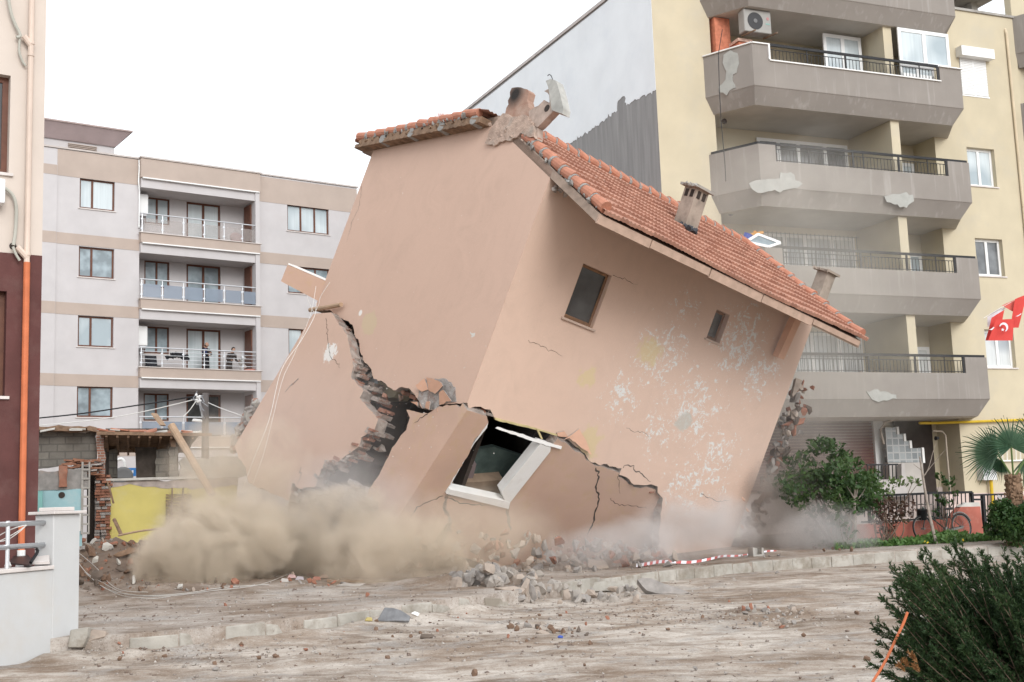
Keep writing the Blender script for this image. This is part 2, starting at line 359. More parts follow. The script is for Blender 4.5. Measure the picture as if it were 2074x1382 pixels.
lg = [(.006, 0, 1)]+P2(LG, [(940, 829, 1), (924, 820, 1), (890, 823, 1), (866, 838, 1), (823, 830, 1), (830, 846, 1), (823, 871, 1), (812, 882, 1), (794, 907, 1), (777, 943, 1), (768, 962, 1), (747, 991, 1), (740, 1012, 1), (737, 1060, 1), (728, 1110)])+[(.006, P2(LG, [(790, 1078)])[0][1], 0)]
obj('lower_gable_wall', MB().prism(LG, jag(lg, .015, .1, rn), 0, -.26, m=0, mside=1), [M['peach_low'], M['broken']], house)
ls = P2(LS, [(634, 636), (671, 633, 1), (703, 679, 1), (709, 712, 1), (716, 741, 1), (711, 763, 1), (736, 792, 1), (729, 806, 1), (745, 826, 1), (766, 849, 1), (757, 874, 1), (732, 886, 1), (727, 905, 1), (700, 923, 1), (674, 943, 1), (650, 951, 1), (640, 985, 1), (606, 990, 1), (592, 978, 1), (585, 1015, 1), (556, 1002, 1), (503, 978, 1), (497, 945, 1), (484, 930, 1), (475, 904)])
obj('rear_gable_chunk', MB().prism(LS, jag(ls, .015, .1, rn), 0, -.28, m=0, mside=1), [M['peach_gable'], M['broken']], house)
# small cracks are flat strips on the wall
def crackline(name, fr, pts, w0, mat_, par, t=.003, m=1.0):
    q = P2(fr, pts, 0); out = []; mb = MB()
    line = []
    for i in range(len(q)-1):
        a, b = q[i], q[i+1]; L = math.dist(a[:2], b[:2]); k = max(2, int(L/.07))
        for j in range(k): u = j/k; line.append((a[0]+(b[0]-a[0])*u+rn.gauss(0, .018), a[1]+(b[1]-a[1])*u+rn.gauss(0, .018)))
    line.append(q[-1][:2]); n = len(line)
    for i in range(n-1):
        a, b = line[i], line[i+1]; L = math.dist(a, b)+1e-6; nx, ny = -(b[1]-a[1])/L, (b[0]-a[0])/L
        wa = w0*(.35+.65*abs(math.sin(i*.9+n)))*min(1, (n-1-i)/4+.2); wb = w0*(.35+.65*abs(math.sin((i+1)*.9+n)))*min(1, (n-2-i)/4+.2)
        mb.add([fr.w(a[0]+nx*wa, t, a[1]+ny*wa), fr.w(a[0]-nx*wa, t, a[1]-ny*wa), fr.w(b[0]-nx*wb, t, b[1]-ny*wb), fr.w(b[0]+nx*wb, t, b[1]+ny*wb)], [(0, 1, 2, 3)])
    return obj(name, mb, mat_, par)
hk = M['dark_inside']
crackline('crack', LF, [(1207, 945), (1213, 965), (1207, 985), (1214, 1010), (1203, 1040), (1203, 1055), (1188, 1085)], .026, hk, house)
crackline('crack', LF, [(903, 1004), (899, 1030), (910, 1052), (912, 1080)], .05, M['broken'], house)
crackline('crack', LF, [(1028, 1028), (1030, 1050), (1034, 1075)], .045, M['broken'], house)
crackline('crack', LF, [(905, 1006), (930, 1018), (960, 1024), (985, 1022)], .015, hk, house)
crackline('crack', LF, [(897, 1004), (865, 1017), (845, 1028), (830, 1050)], .014, hk, house)
crackline('crack', LF, [(1252, 966), (1253, 985), (1256, 1000)], .008, hk, house)
crackline('crack', LF, [(1236, 1010), (1250, 1022), (1290, 1024), (1310, 1030)], .009, hk, house)
crackline('crack', FF, [(1260, 947), (1278, 942), (1300, 962), (1318, 976)], .014, hk, house)
crackline('crack', FF, [(1241, 557), (1270, 570), (1292, 576)], .006, hk, house)
crackline('crack', FF, [(1070, 690), (1100, 702), (1140, 722)], .005, hk, house)
crackline('crack', FF, [(1420, 1000), (1455, 1018), (1480, 1012)], .009, hk, house)
crackline('crack', FF, [(1268, 868), (1300, 876), (1318, 886)], .006, hk, house)
crackline('crack', GF, [(733, 376), (728, 420), (712, 452), (703, 490)], .008, M['broken'], house)
crackline('crack', LS, [(660, 645), (664, 690), (668, 720), (690, 745)], .008, hk, house)
crackline('crack', LS, [(605, 768), (590, 780), (577, 795)], .035, M['broken'], house)
crackline('crack', LS, [(610, 945), (607, 970), (600, 985)], .012, hk, house)
crackline('crack', LG, [(866, 838), (845, 852), (838, 858)], .014, hk, house)
# ---- torn-off plaster around the corner of the crack
mb = MB().prism(GF, jag(P2(GF, [(849, 783, 1), (868, 767, 1), (905, 768, 1), (923, 785, 1), (925, 814, 1), (892, 820, 1), (884, 829, 1), (856, 826, 1), (846, 808, 1)]), .02, .09, rn), .012, -.01)
obj('bare_masonry', mb, M['mortar'], house)
def flake(pts, fr, t, tilt, seed):
    q = P2(fr, pts); c = np.mean([[a[0], a[1]] for a in q], 0); f2 = Frame(fr.w(c[0], t, c[1]), fr.ex, fr.et, fr.ez)
    f2.ex = nrm(fr.ex+fr.et*tilt[0]); f2.ez = nrm(fr.ez+fr.et*tilt[1])
    mb = MB().prism(f2, jag([(a[0]-c[0], a[1]-c[1], 1) for a in q], .008, .1, random.Random(seed)), .012, -.012, m=0, mside=1)
    return obj('loose_plaster', mb, [M['peach_piece'], M['mortar']], house)
flake([(849, 783), (866, 769), (869, 790), (858, 795), (852, 790)], GF, .06, (.2, .1), 1)
flake([(866, 765), (885, 770), (907, 780), (909, 786), (886, 800), (867, 790)], GF, .08, (-.15, .2), 2)
flake([(894, 797), (907, 792), (923, 815), (890, 822)], GF, .07, (-.1, .3), 3)
flake([(838, 816), (850, 815), (848, 823)], GF, .05, (.3, .3), 4)
flake([(868, 815), (884, 818), (880, 834), (864, 827)], GF, .10, (-.3, .2), 5)
flake([(1139, 890), (1172, 868), (1185, 893), (1194, 920), (1172, 905), (1150, 886)], FF, .05, (.02, -.12), 6)
flake([(1126, 876), (1140, 872), (1147, 884), (1128, 883)], FF, .04, (.1, .1), 7)
# rubble still hanging in the crack
def crackrocks(name, fr, line, n, sz, t0, t1, seed, m, jit=.1):
    r = random.Random(seed); q = P2(fr, line); mb = MB(); seg = []
    for i in range(len(q)-1): seg.append(math.dist(q[i][:2], q[i+1][:2]))
    for _ in range(n):
        i = r.choices(range(len(seg)), seg)[0]; u = r.random(); a, b = q[i], q[i+1]
        s = r.uniform(.4, 1)*sz
        P_ = fr.w(a[0]+(b[0]-a[0])*u+r.gauss(0, jit), r.uniform(t1, t0), a[1]+(b[1]-a[1])*u+r.gauss(0, jit))
        if r.random() < .55: mb.box(P_, (s*1.1, s*.9, s*.34), np.stack([nrm(fr.ex+fr.ez*r.gauss(0, .15)), -fr.et, fr.ez], 1), r.choice([0, 0, 1]))
        else: mb.rock(P_, (s, s*.7, s*.55), r, r.choice([0, 0, 1]))
    return obj(name, mb, m, house)
BM = [M['broken'], M['brick_red']]
crackrocks('broken_masonry', LS, [(671, 640), (712, 720), (722, 760), (740, 800), (766, 850), (752, 880), (715, 915), (665, 950)], 60, .34, -.16, -.5, 11, BM)
crackrocks('broken_masonry', LS, [(757, 870), (730, 892), (700, 926), (655, 950), (640, 975)], 60, .26, .02, -.3, 19, [M['broken'], M['brick_red'], M['mortar']], .05)
crackrocks('broken_masonry', GF, [(930, 824), (855, 836), (835, 800), (800, 795), (772, 778)], 12, .3, -.2, -.5, 12, BM)
crackrocks('broken_masonry', LG, [(826, 850), (815, 885), (790, 925), (750, 1000)], 22, .3, -.18, -.6, 13, BM)
crackrocks('broken_masonry', FF, [(949, 832), (975, 830), (995, 838)], 18, .2, -.05, -.3, 14, [M['brick_red'], M['broken']], .05)
crackrocks('broken_masonry', FF, [(1130, 886), (1165, 908), (1220, 946), (1255, 960), (1300, 987), (1335, 1000)], 40, .16, -.12, -.35, 15, BM, .03)
obj('bare_lower_wall', MB().prism(LS, jag(P2(LS, [(590, 1000, 1), (612, 985, 1), (650, 975, 1), (690, 985, 1), (740, 985, 1), (742, 1110, 1), (600, 1110, 1), (582, 1040, 1)], -.35), .03, .15, rn), -.35, -.7), [M['mortar'], M['broken']], house)
crackrocks('broken_masonry', LS, [(585, 985), (610, 1000), (650, 1005), (700, 1010), (735, 1030)], 60, .3, -.15, -.4, 16, [M['mortar'], M['broken']], .25)
# interior: slabs and inner walls carry painted-in shade
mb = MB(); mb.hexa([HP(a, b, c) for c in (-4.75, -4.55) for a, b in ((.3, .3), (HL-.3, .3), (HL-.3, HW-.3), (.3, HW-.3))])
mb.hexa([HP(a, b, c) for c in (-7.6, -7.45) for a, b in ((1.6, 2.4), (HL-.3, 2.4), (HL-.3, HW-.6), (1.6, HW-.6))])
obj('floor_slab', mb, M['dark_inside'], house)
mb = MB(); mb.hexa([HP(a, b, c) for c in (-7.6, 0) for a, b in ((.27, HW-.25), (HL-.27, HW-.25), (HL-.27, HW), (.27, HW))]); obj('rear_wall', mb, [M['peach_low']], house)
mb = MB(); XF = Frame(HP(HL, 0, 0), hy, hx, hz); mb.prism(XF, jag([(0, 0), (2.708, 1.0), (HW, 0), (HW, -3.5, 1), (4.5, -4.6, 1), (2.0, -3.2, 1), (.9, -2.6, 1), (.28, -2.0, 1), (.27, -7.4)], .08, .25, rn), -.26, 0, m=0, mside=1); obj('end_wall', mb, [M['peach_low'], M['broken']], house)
mb = MB(); mb.hexa([HP(a, b, c) for c in (-7.6, 0) for a, b in ((3.6, 1.9), (3.7, 1.9), (3.7, HW-.4), (3.6, HW-.4))]); mb.hexa([HP(a, b, c) for c in (-9.2, -4.6) for a, b in ((1.3, .9), (1.4, .9), (1.4, HW-.3), (1.3, HW-.3))]); mb.hexa([HP(a, b, c) for c in (-7.6, 0) for a, b in ((.4, 3.9), (9.2, 3.9), (9.2, 4.0), (.4, 4.0))]); obj('inner_wall', mb, M['dark_inside'], house)  # near-black; the low one is added to block bright daylight through the gap
# ---- roof: boards, tile field, verge and ridge tiles
def tile_mat():
    t = NT('roof_tile'); fl = t.n('VectorMath', dict(operation='FLOOR'), i0=t.tc.outputs['UV'])
    wn_ = t.n('TexWhiteNoise', dict(noise_dimensions='2D'), Vector=fl.outputs[0])
    c = t.mix(wn_.outputs[0], (.32, .155, .11), (.44, .235, .17))
    c = t.mix(t.math('MULTIPLY', t.ramp(t.noise(2.5, detail=8, rough=.7), .5, .72), .55), c, (.33, .2, .15))
    c = t.mix(t.math('MULTIPLY', t.ramp(t.noise(11, detail=4), .62, .75), .5), c, (.5, .42, .36))
    t.bsdf(c, .8, .2, t.noise(70), .2, .004); return t.mat
M['roof_tile'] = tile_mat()
EY, EZ = -1.98, -1.98/2.708*1.0 + .02        # eave of the front slope
def tilefield(a, b, x0, x1, nco, colw, lift, seed):   # a = eave (y,z), b = ridge (y,z)
    nc = int(round((x1-x0)/colw)); prof = [(0, .022), (.1, .034), (.24, .016), (.36, .0), (.5, .020), (.6, .032), (.74, .014), (.87, .0)]
    us = [(c, f, h) for c in range(nc) for f, h in prof]+[(nc-1, .999, .03)]
    V = []; UV = []; r = random.Random(seed); a = np.array(a); b = np.array(b); sl = b-a; L = np.linalg.norm(sl); nr = np.array([-sl[1], sl[0]])/L
    if nr[1] < 0: nr = -nr
    jit = [[r.gauss(0, .004) for _ in range(nc)] for _ in range(nco)]
    rows = []
    for k in range(nco):
        for v, z in ((0.0, .004), (0.001, .075), (.10, .073), (.999, .004)):
            row = []
            for c, f, h in us:
                p = a+sl*((k+v)/nco); zz = lift+z+h*(1.0 if v > 0 else .35)+jit[k][c]+.03*math.sin((x0+(c+f)*colw)*.9+k*.15)
                row.append(len(V)); V.append(HP(x0+(c+f)*colw, p[0]+nr[0]*zz, p[1]+nr[1]*zz)); UV.append((c+min(f, .99), k+min(v, .99)))
            rows.append(row)
    Fc = []
    for i in range(len(rows)-1):
        A, B = rows[i], rows[i+1]
        for j in range(len(us)-1): Fc.append((A[j], A[j+1], B[j+1], B[j]))
    mb = MB(); mb.v = [tuple(v) for v in V]; mb.f = [list(f) for f in Fc]; mb.m = [0]*len(Fc)
    for i, f in enumerate(Fc): mb.uv[i] = [UV[j] for j in f]
    return mb
roof = obj('roof', MB().prism(GF, [(EY, EZ-.2), (2.708, 1.0-.16), (HW+.55, -.32), (HW+.55, -.13), (2.708, 1.06), (EY, EZ-.02)], -.0, -9.07), [mat('roof_timber', (.33, .25, .2), .9, .2, 5, .3, 40)], house)
obj('roof_tiles', tilefield((EY-.06, EZ-.02), (2.66, 1.02), .02, 9.07, 11, .235, .02, 5), M['roof_tile'], roof)
obj('roof_tiles', tilefield((HW+.6, -.15), (2.75, 1.02), -.3, 9.07, 15, .235, .02, 6), M['roof_tile'], roof)
mb = MB().prism(GF, [(2.9, .78), (HW+.5, -.3), (HW+.5, -.2), (2.9, .92)], .30, 0.0); obj('verge_soffit', mb, M['old_wood'], roof)
def halftiles(a, b, n, r0, seed, mort=True):
    r = random.Random(seed); mb = MB(); a = np.array(a); b = np.array(b)
    for i in range(n):
        p = a+(b-a)*(i/n)+np.array([r.gauss(0, .01) for _ in range(3)]); q = a+(b-a)*((i+1.12)/n)+np.array([r.gauss(0, .012) for _ in range(3)])
        mb.tube([p+hz*.03, q], [r0*1.12, r0*.92], 12, 0)
    if mort:
        for i in range(n*5):
            u = r.random(); p = a+(b-a)*u; mb.rock(p+hx*r.gauss(0, .07)-hz*.07+hy*r.gauss(0, .03), (r.uniform(.06, .2), r.uniform(.06, .16), .1), r, 1)
        for i in range(1, n):
            p = a+(b-a)*(i/n); d = (b-a)/np.linalg.norm(b-a); mb.tube([p-d*.04, p+d*.04], [r0*1.13, r0*1.1], 12, 1)
    return mb
M['grey_mortar'] = mat('grey_mortar', (.29, .28, .265), .95, .2, 8, .5, 30)
VM = [M['terracotta'], M['grey_mortar']]
def ridgep(x, y, dz=.14):
    z = 1.0+(y-2.708)*(1.0/2.708) if y < 2.708 else 1.0-(y-2.708)*(1.0/(HW-2.708)); return HP(x, y, z+dz)
obj('verge_tiles', halftiles(ridgep(.08, EY), ridgep(.08, 1.45), 8, .12, 21), VM, roof)
obj('verge_tiles', halftiles(ridgep(9.02, EY, .12), ridgep(9.02, 2.6, .12), 10, .11, 22), VM, roof)
obj('ridge_tiles', halftiles(ridgep(1.0, 2.7, .1), ridgep(9.02, 2.7, .1), 22, .12, 23), VM, roof)
mb = halftiles(ridgep(-.22, HW+.55, .1), ridgep(-.22, 3.2, .1), 11, .11, 24)
for i in range(16):
    y = 3.2+(HW-2.7)*i/16; p = ridgep(-.3, y, -.08); mb.tube([p, ridgep(-.05, y, -.1)], [.13, .13], 10, 1 if i % 4 == 0 else 2); mb.rock(ridgep(-.24, y+.12, -.05), (.2, .26, .12), rn, 2)
obj('verge_tiles', mb, VM+[M['old_wood']], roof)
# eave board in lengths with gaps, its soffit strip, and the bracket
mb = MB(); xs = [(-.02, 1.5), (1.53, 3.38), (3.42, 5.2), (5.23, 7.1), (7.13, 9.02)]
for i, (a, b) in enumerate(xs):
    dz = rn.gauss(0, .015); mb.hexa([HP(x, y, z) for z in (EZ-.21+dz, EZ-.03) for x, y in ((a, EY-.03), (b, EY-.03), (b, EY+.02), (a, EY+.02))])
obj('eave_board', mb, mat('peach_wood', (.44, .31, .24), .9, .15, 5, .3, 40), roof)
mb = MB().beam(HP(8.55, -.16, -1.72), HP(8.5, -.32, -.42), .2, .24, hx); obj('bracket', mb, M['peach_piece'], house)
mb = MB()
for k in range(9): mb.rock(HP(rn.uniform(.05, .4), rn.uniform(-.2, .05), rn.uniform(-.4, -.15)), (.14, .12, .15), rn, 0)
obj('broken_masonry', mb, M['broken'], house)
# ---- chimneys
def CX(x): return Frame(HP(x, 0, 0), hy, -hx, hz)
c1 = CX(.12)
soot = NT('sooty_brick'); cc = soot.mix(soot.ramp(soot.noise(4, detail=8), .35, .65), (.33, .2, .15), (.42, .3, .24)); cc = soot.mix(soot.sphere(hloc(onplane(1050, 195, HP(.12, 0, 0), hx)), .15, .42), cc, (.04, .036, .034)); soot.bsdf(cc, .95, .1, soot.noise(25), .6, .02); M['sooty_brick'] = soot.mat
ch = obj('chimney', MB().prism(c1, jag([p+(1,) for p in P2(c1, [(1043, 182), (1062, 181), (1078, 190), (1074, 205), (1078, 222), (1086, 232), (1086, 250), (1058, 268), (1026, 268), (1029, 240)])], .02, .1, rn), .1, -.1), M['sooty_brick'], house)
mb = MB().prism(c1, jag([p+(1,) for p in P2(c1, [(1030, 236), (1050, 243), (1078, 240), (1092, 262), (1096, 287), (1066, 276), (1058, 285), (1035, 290), (1012, 302), (994, 296), (1003, 272), (1014, 255)])], .025, .09, rn), .18, -.03)
for k in range(22):
    q = P2(c1, [(rn.uniform(995, 1090), rn.uniform(245, 295))])[0]; s = rn.uniform(.05, .16); mb.rock(c1.w(q[0], .15, q[1]), (s, s, s*.6), rn, 0)
obj('chimney_base', mb, mat('flaky_plaster', (.42, .31, .25), .95, .25, 5, .8, 18, stain=(.3, .3, .27), bdist=.03), ch)
mb = MB(); mb.prism(c1, jag([p+(1,) for p in P2(c1, [(1079, 230), (1098, 219), (1110, 207), (1117, 213), (1125, 211), (1129, 229), (1097, 262), (1080, 252)])], .01, .1, rn), .12, -.06, m=0)
mb.prism(c1, P2(c1, [(1079, 250), (1096, 258), (1095, 286), (1078, 278)]), .1, -.06, m=0)
mb.prism(c1, jag([p+(1,) for p in P2(c1, [(1106, 187), (1121, 179), (1124, 200), (1126, 214), (1117, 215), (1117, 203), (1114, 192)])], .01, .08, rn), .06, -.06, m=0)
mb.prism(c1, P2(c1, [(1116, 170), (1126, 166), (1137, 170), (1141, 182), (1146, 200), (1152, 226), (1150, 237), (1128, 229), (1124, 200), (1121, 183)]), .16, -.05, m=1)
obj('broken_flue', mb, [mat('flue_clay', (.40, .31, .26), .95, .2, 6, .5, 25), mat('flue_grey', (.40, .39, .36), .95, .2, 4, .5, 20)], ch)
hq = P2(c1, [(1116, 224)])[0]; obj('flue_hole', MB().tube([c1.w(hq[0], .125, hq[1]), c1.w(hq[0], .11, hq[1])], .085, 14), M['dark_inside'], ch)
obj('wire_hook', MB().tube([c1.w(p[0], 0, p[1]) for p in P2(c1, [(1120, 168), (1119, 160), (1116, 153), (1112, 151), (1109, 154)])], .01, 5), M['black_iron'], ch)
def chimney(x, y, z, w, h, holes, mt, cap, lean=(0, 0)):
    up = nrm(hz+hx*lean[0]+hy*lean[1]); b = HP(x, y, z); Rm = np.stack([hx, hy, up], 1)
    mb = MB().box(b+up*h/2, (w, w, h), Rm, 0); o = obj('chimney', mb, mt, house)
    mb = MB().box(b+up*(h+.03), (w*1.45, w*1.45, .06), Rm); 
    for k in range(9): mb.rock(b+up*(h+.03)+hx*rn.choice([-.7, .7])*w+hy*rn.uniform(-.7, .7)*w, (.12, .14, .07), rn)
    obj('cap', mb, cap, o)
    if holes:
        for k in (-.22, .22):
            obj('vent_hole', MB().box(b+up*(h-.15)-hy*(w/2)+hx*k*w, (w*.26, .02, .18), Rm), M['dark_inside'], o)
            obj('vent_hole', MB().box(b+up*(h-.15)-hx*(w/2)+hy*k*w, (.02, w*.26, .18), Rm), M['dark_inside'], o)
    mb = MB()
    for k in range(26): a = rn.uniform(0, 6.28); mb.rock(b+hx*math.cos(a)*w*.6+hy*math.sin(a)*w*.6+up*.02, (.18, .18, .12), rn)
    obj('flashing', mb, M['tar'], o); return o
M['old_render'] = mat('old_render', (.36, .3, .25), .95, .3, 4, .6, 20, stain=(.14, .12, .1), stain_amt=.8)
chimney(4.8, .72, .3, .42, .98, 1, M['old_render'], M['concrete'], (-.05, 0))
q = FF.loc(onplane(1655, 606, HP(0, .9, 0), hy))
chimney(q[0], .9, q[2]-.2, .36, .95, 0, M['old_render'], M['old_render'])
# balcony parapet torn off the back, seen past the left edge
BF = Frame(at(620, 575, 31.2), nrm(at(650, 590, 31.2)-at(577, 552, 31.2)), (0, 0, 1), (0, 0, 1)); BF.ez = nrm(at(582, 537, 31.2)-at(568, 570, 31.2)); BF.et = -nrm(np.cross(BF.ex, BF.ez));
if BF.et[1] > 0: BF.et = -BF.et
bp = obj('balcony_parapet', MB().prism(BF, P2(BF, [(582, 537), (569, 570), (650, 613), (672, 575)]), 0, -1.0), [M['peach_low']], house)
mb = MB()
for k in range(4):
    a = P2(BF, [(583, 536), (690, 582)]); mb.beam(BF.w(a[0][0], -.05-k*.3, a[0][1]+.02), BF.w(a[1][0], -.05-k*.3, a[1][1]+.02), .05, .04)
obj('coping', mb, M['white_pvc'], bp)
# white frame of the smashed lower window
wf = obj('broken_window_frame', MB().prism(LF, P2(LF, [(902, 997), (909, 988), (1022, 1012), (1031, 1016), (1028, 1028)]), .06, -.2), M['white_paint'], house)
obj('jamb', MB().prism(LF, P2(LF, [(1092, 897), (1114, 904), (1112, 913), (1031, 1016), (1021, 1012), (1014, 994)]), .05, -.2), M['white_paint'], wf)
obj('jamb', MB().prism(LF, P2(LF, [(990, 856), (987, 868), (961, 900), (911, 988), (903, 996), (956, 905)]), -.02, -.12), M['white_pvc'], wf)
obj('lintel_strip', MB().prism(FF, jag([p+(1,) for p in P2(FF, [(1000, 866), (1004, 863), (1133, 902), (1131, 908), (1068, 890)])], .006, .1, rn), .10, .06), M['white_paint'], wf)
obj('timber_strip', MB().prism(FF, jag([p+(1,) for p in P2(FF, [(1002, 846), (1083, 866), (1128, 880), (1128, 883), (1082, 870), (1002, 850)])], .004, .1, rn), .02, -.03), mat('yellowed', (.5, .42, .22), .9, .2, 5), wf)
obj('timber_strip', MB().prism(FF, P2(FF, [(1084, 868), (1088, 869), (1097, 888), (1094, 889)]), .05, .02), mat('yellowed', (.5, .42, .22), .9, .2, 5), wf)
def inside(name, label, cat, fr, t, pts, th, m):
    return tag(obj(name, MB().prism(fr, P2(fr, pts, t), t, t-th), m), label, cat)
inside('cloth', 'grey green cloth hanging inside the smashed lower window', 'cloth', LF, -.9, [(950, 915), (1000, 905), (1060, 925), (1020, 985), (960, 975), (930, 960)], .1, mat('green_cloth', (.10, .14, .13), .95, .3, 3, .3, 10))
inside('mattress', 'beige mattress edge lying inside the smashed lower window', 'mattress', LF, -.6, [(915, 978), (960, 977), (1020, 972), (1012, 1006), (905, 1000)], .5, mat('beige_cloth', (.34, .25, .18), .95, .2, 3, .3, 10))
inside('cardboard_box', 'grey pink box standing inside the smashed lower window', 'box', LF, -.75, [(930, 935), (965, 940), (957, 972), (925, 965)], .3, mat('grey_card', (.28, .22, .22), .9))
inside('cupboard', 'olive cupboard with dark edges showing through the wide crack in the gable', 'cupboard', GF, -.32, [(738, 792), (760, 766), (812, 782), (798, 805), (760, 806), (746, 812)], .4, mat('olive_board', (.30, .27, .19), .7))
inside('curtain', 'pale blue curtain glimpsed through the top of the gable crack', 'curtain', GF, -.3, [(732, 730), (760, 738), (765, 778), (738, 778)], .05, mat('pale_blue', (.5, .56, .6), .9))
LOGP = GF
lg_ = tag(obj('wooden_pole', MB().tube([GF.w(*(lambda q: (q[0], .12, q[1]))(P2(GF, [p])[0])) for p in ((636, 631), (668, 626), (699, 620))], .06, 9), M['raw_wood']), 'round bare wooden pole lying across the top of the crack in the gable', 'pole')
# ================================================================== BUILDINGS
def wallp(name, fr, poly, t, th, holes, m, par):
    return obj(name, MB().prism(fr, poly, t, t-th, holes), m, par)
R4 = lambda a, b, c, d: [(a, c), (b, c), (b, d), (a, d)]
def window(fr, a, b, c, d, t, par, mf, mp, n=2, w=.06, sill=None, name='window', split=None, dep=.05):
    mb = MB(); mb.fbox(fr, a, a+w, t-dep, t, c, d); mb.fbox(fr, b-w, b, t-dep, t, c, d); mb.fbox(fr, a+w, b-w, t-dep, t, c, c+w); mb.fbox(fr, a+w, b-w, t-dep, t, d-w, d)
    xs = split or [a+(b-a)*i/n for i in range(1, n)]
    for x in xs: mb.fbox(fr, x-w*.6, x+w*.6, t-dep, t+.012, c+w, d-w)
    o = obj(name, mb, mf, par)
    e = [a+w]+[v for x in xs for v in (x-w*.6, x+w*.6)]+[b-w]
    for i in range(0, len(e), 2):
        mb = MB().prism(fr, R4(e[i], e[i+1], c+w, d-w), t-dep*.5, t-dep*.5-.012); obj('pane', mb, mp, o)
    if sill is not None:
        obj('sill', MB().fbox(fr, a-.06, b+.06, t-dep, sill[0], c-.05, c-.004), sill[1], o)
    return o
# ------------------------------------------------------------------ pink block at the back
PF = azframe((282, 500), 51, 54.67)
pink = thing('apartment_building', 'pale pink and beige apartment block with glass railed balconies and brown windows, at the back', 'building', PF.w(2, -4, 0))
M['pink_wall'] = mat('pink_wall', (.53, .505, .505), .9, .05, 1.2, .12, 60, stain=(.5, .45, .44), stain_amt=.25, stain_sc=.7); M['beige_band'] = mat('beige_band', (.44, .36, .31), .9, .05, 1.2, .12, 60)
M['pink_in'] = M['pink_wall']; M['coping_stone'] = mat('coping_stone', (.5, .45, .42), .8, .1, 3, .1); M['marble_sill'] = mat('marble_sill', (.6, .55, .52), .6, .1, 3)
FL = [14.62, 11.68, 8.75, 5.82]          # sills of the four visible storeys
holes = [R4(-2.52, -1.06, z, z+1.29) for z in FL]+[R4(-7.0, -5.4, z, z+1.29) for z in FL]
lw_ = wallp('wall', PF, R4(-12, 0, 0, 17.05), 0, .25, holes, M['pink_wall'], pink)
wallp('wall', PF, R4(-12, -3.45, 0, 16.35), .06, .055, [R4(-7.0, -5.4, z, z+1.29) for z in FL], M['pink_wall'], pink)
hr = [R4(6.9, 9.04, z, z+1.28) for z in FL]
wallp('wall', PF, R4(5.4, 10.55, 0, 17.1), 0, .25, hr, M['pink_wall'], pink)
PS = Frame(PF.w(10.55, 0, 0), -PF.et, PF.ex)
wallp('wall', PS, R4(0.003, 12, 0, 17.05), 0, .25, [], M['pink_wall'], pink)
obj('roof', MB().fbox(PF, -12, 10.3, -12, -.25, 16.6, 16.8), M['concrete'], pink)
BZ = [(15.9, 17.05), (13.0, 13.5), (10.05, 10.57), (7.08, 7.6), (4.2, 4.65)]
for (c, d) in BZ:
    obj('painted_band', MB().fbox(PF, -3.44, -.002, .002, .012, c, d-.02), M['beige_band'], pink)
    obj('painted_band', MB().fbox(PF, -12, -3.46, .062, .07, c, min(d, 16.34)-.02), M['beige_band'], pink)
    obj('painted_band', MB().fbox(PF, 5.402, 10.56, .002, .012, c-.05, d-.02), M['beige_band'], pink)
obj('parapet_coping', MB().fbox(PF, -12, -.03, -.3, .06, 17.06, 17.13), M['coping_stone'], pink)
obj('parapet_coping', MB().fbox(PF, 5.43, 10.62, -.3, .06, 17.11, 17.18), M['coping_stone'], pink)
for i, z in enumerate(FL):
    window(PF, -2.52, -1.06, z, z+1.29, -.1, pink, M['brown_wood'], M['glass_curtain'] if i in (0, 2) else M['glass_grey'], 2, .07, (.04, M['marble_sill']), split=[-1.98])
    window(PF, 6.9, 9.04, z, z+1.28, -.1, pink, M['brown_wood'], M['glass_curtain'] if i in (0, 2) else M['glass_grey'], 3, .07, (.04, M['marble_sill']))
# balcony bay
SL = [13.75, 10.87, 7.93, 4.98]; TOP = [15.77, 12.9, 10.02, 7.06]
BT = -1.15
wallp('bay_wall', PF, R4(.0, 5.4, 0, 16.2), BT, .2, [R4(.6, 1.72, z+.8, z+2.0) for z in SL]+[R4(2.5, 4.1, z-.1, z+2.0) for z in SL], M['pink_wall'], pink)
obj("bay_wall", MB().fbox(PF, 5.2, 5.399, BT-.2, .299, 0, 16.19), M["pink_wall"], pink); obj("bay_wall", MB().fbox(PF, -.2, -.001, BT-.2, -.26, 0, 16.5), M["pink_wall"], pink); obj("bay_wall", MB().fbox(PF, -.001, .1, -.26, .299, 0, 16.19), M["pink_wall"], pink) if False else None
obj('parapet', MB().fbox(PF, -.04, 5.44, -.1, .32, 16.2, 17.05), M['beige_band'], pink)
obj('parapet', MB().fbox(PF, .0, 5.3, BT, .22, 15.77, 16.198), M['pink_wall'], pink); obj('drip_rail', MB().fbox(PF, .03, 5.38, .2, .36, 16.15, 16.197), M['white_pvc'], pink)
obj('parapet_coping', MB().fbox(PF, -.08, 5.5, -.14, .37, 17.052, 17.12), M['coping_stone'], pink)
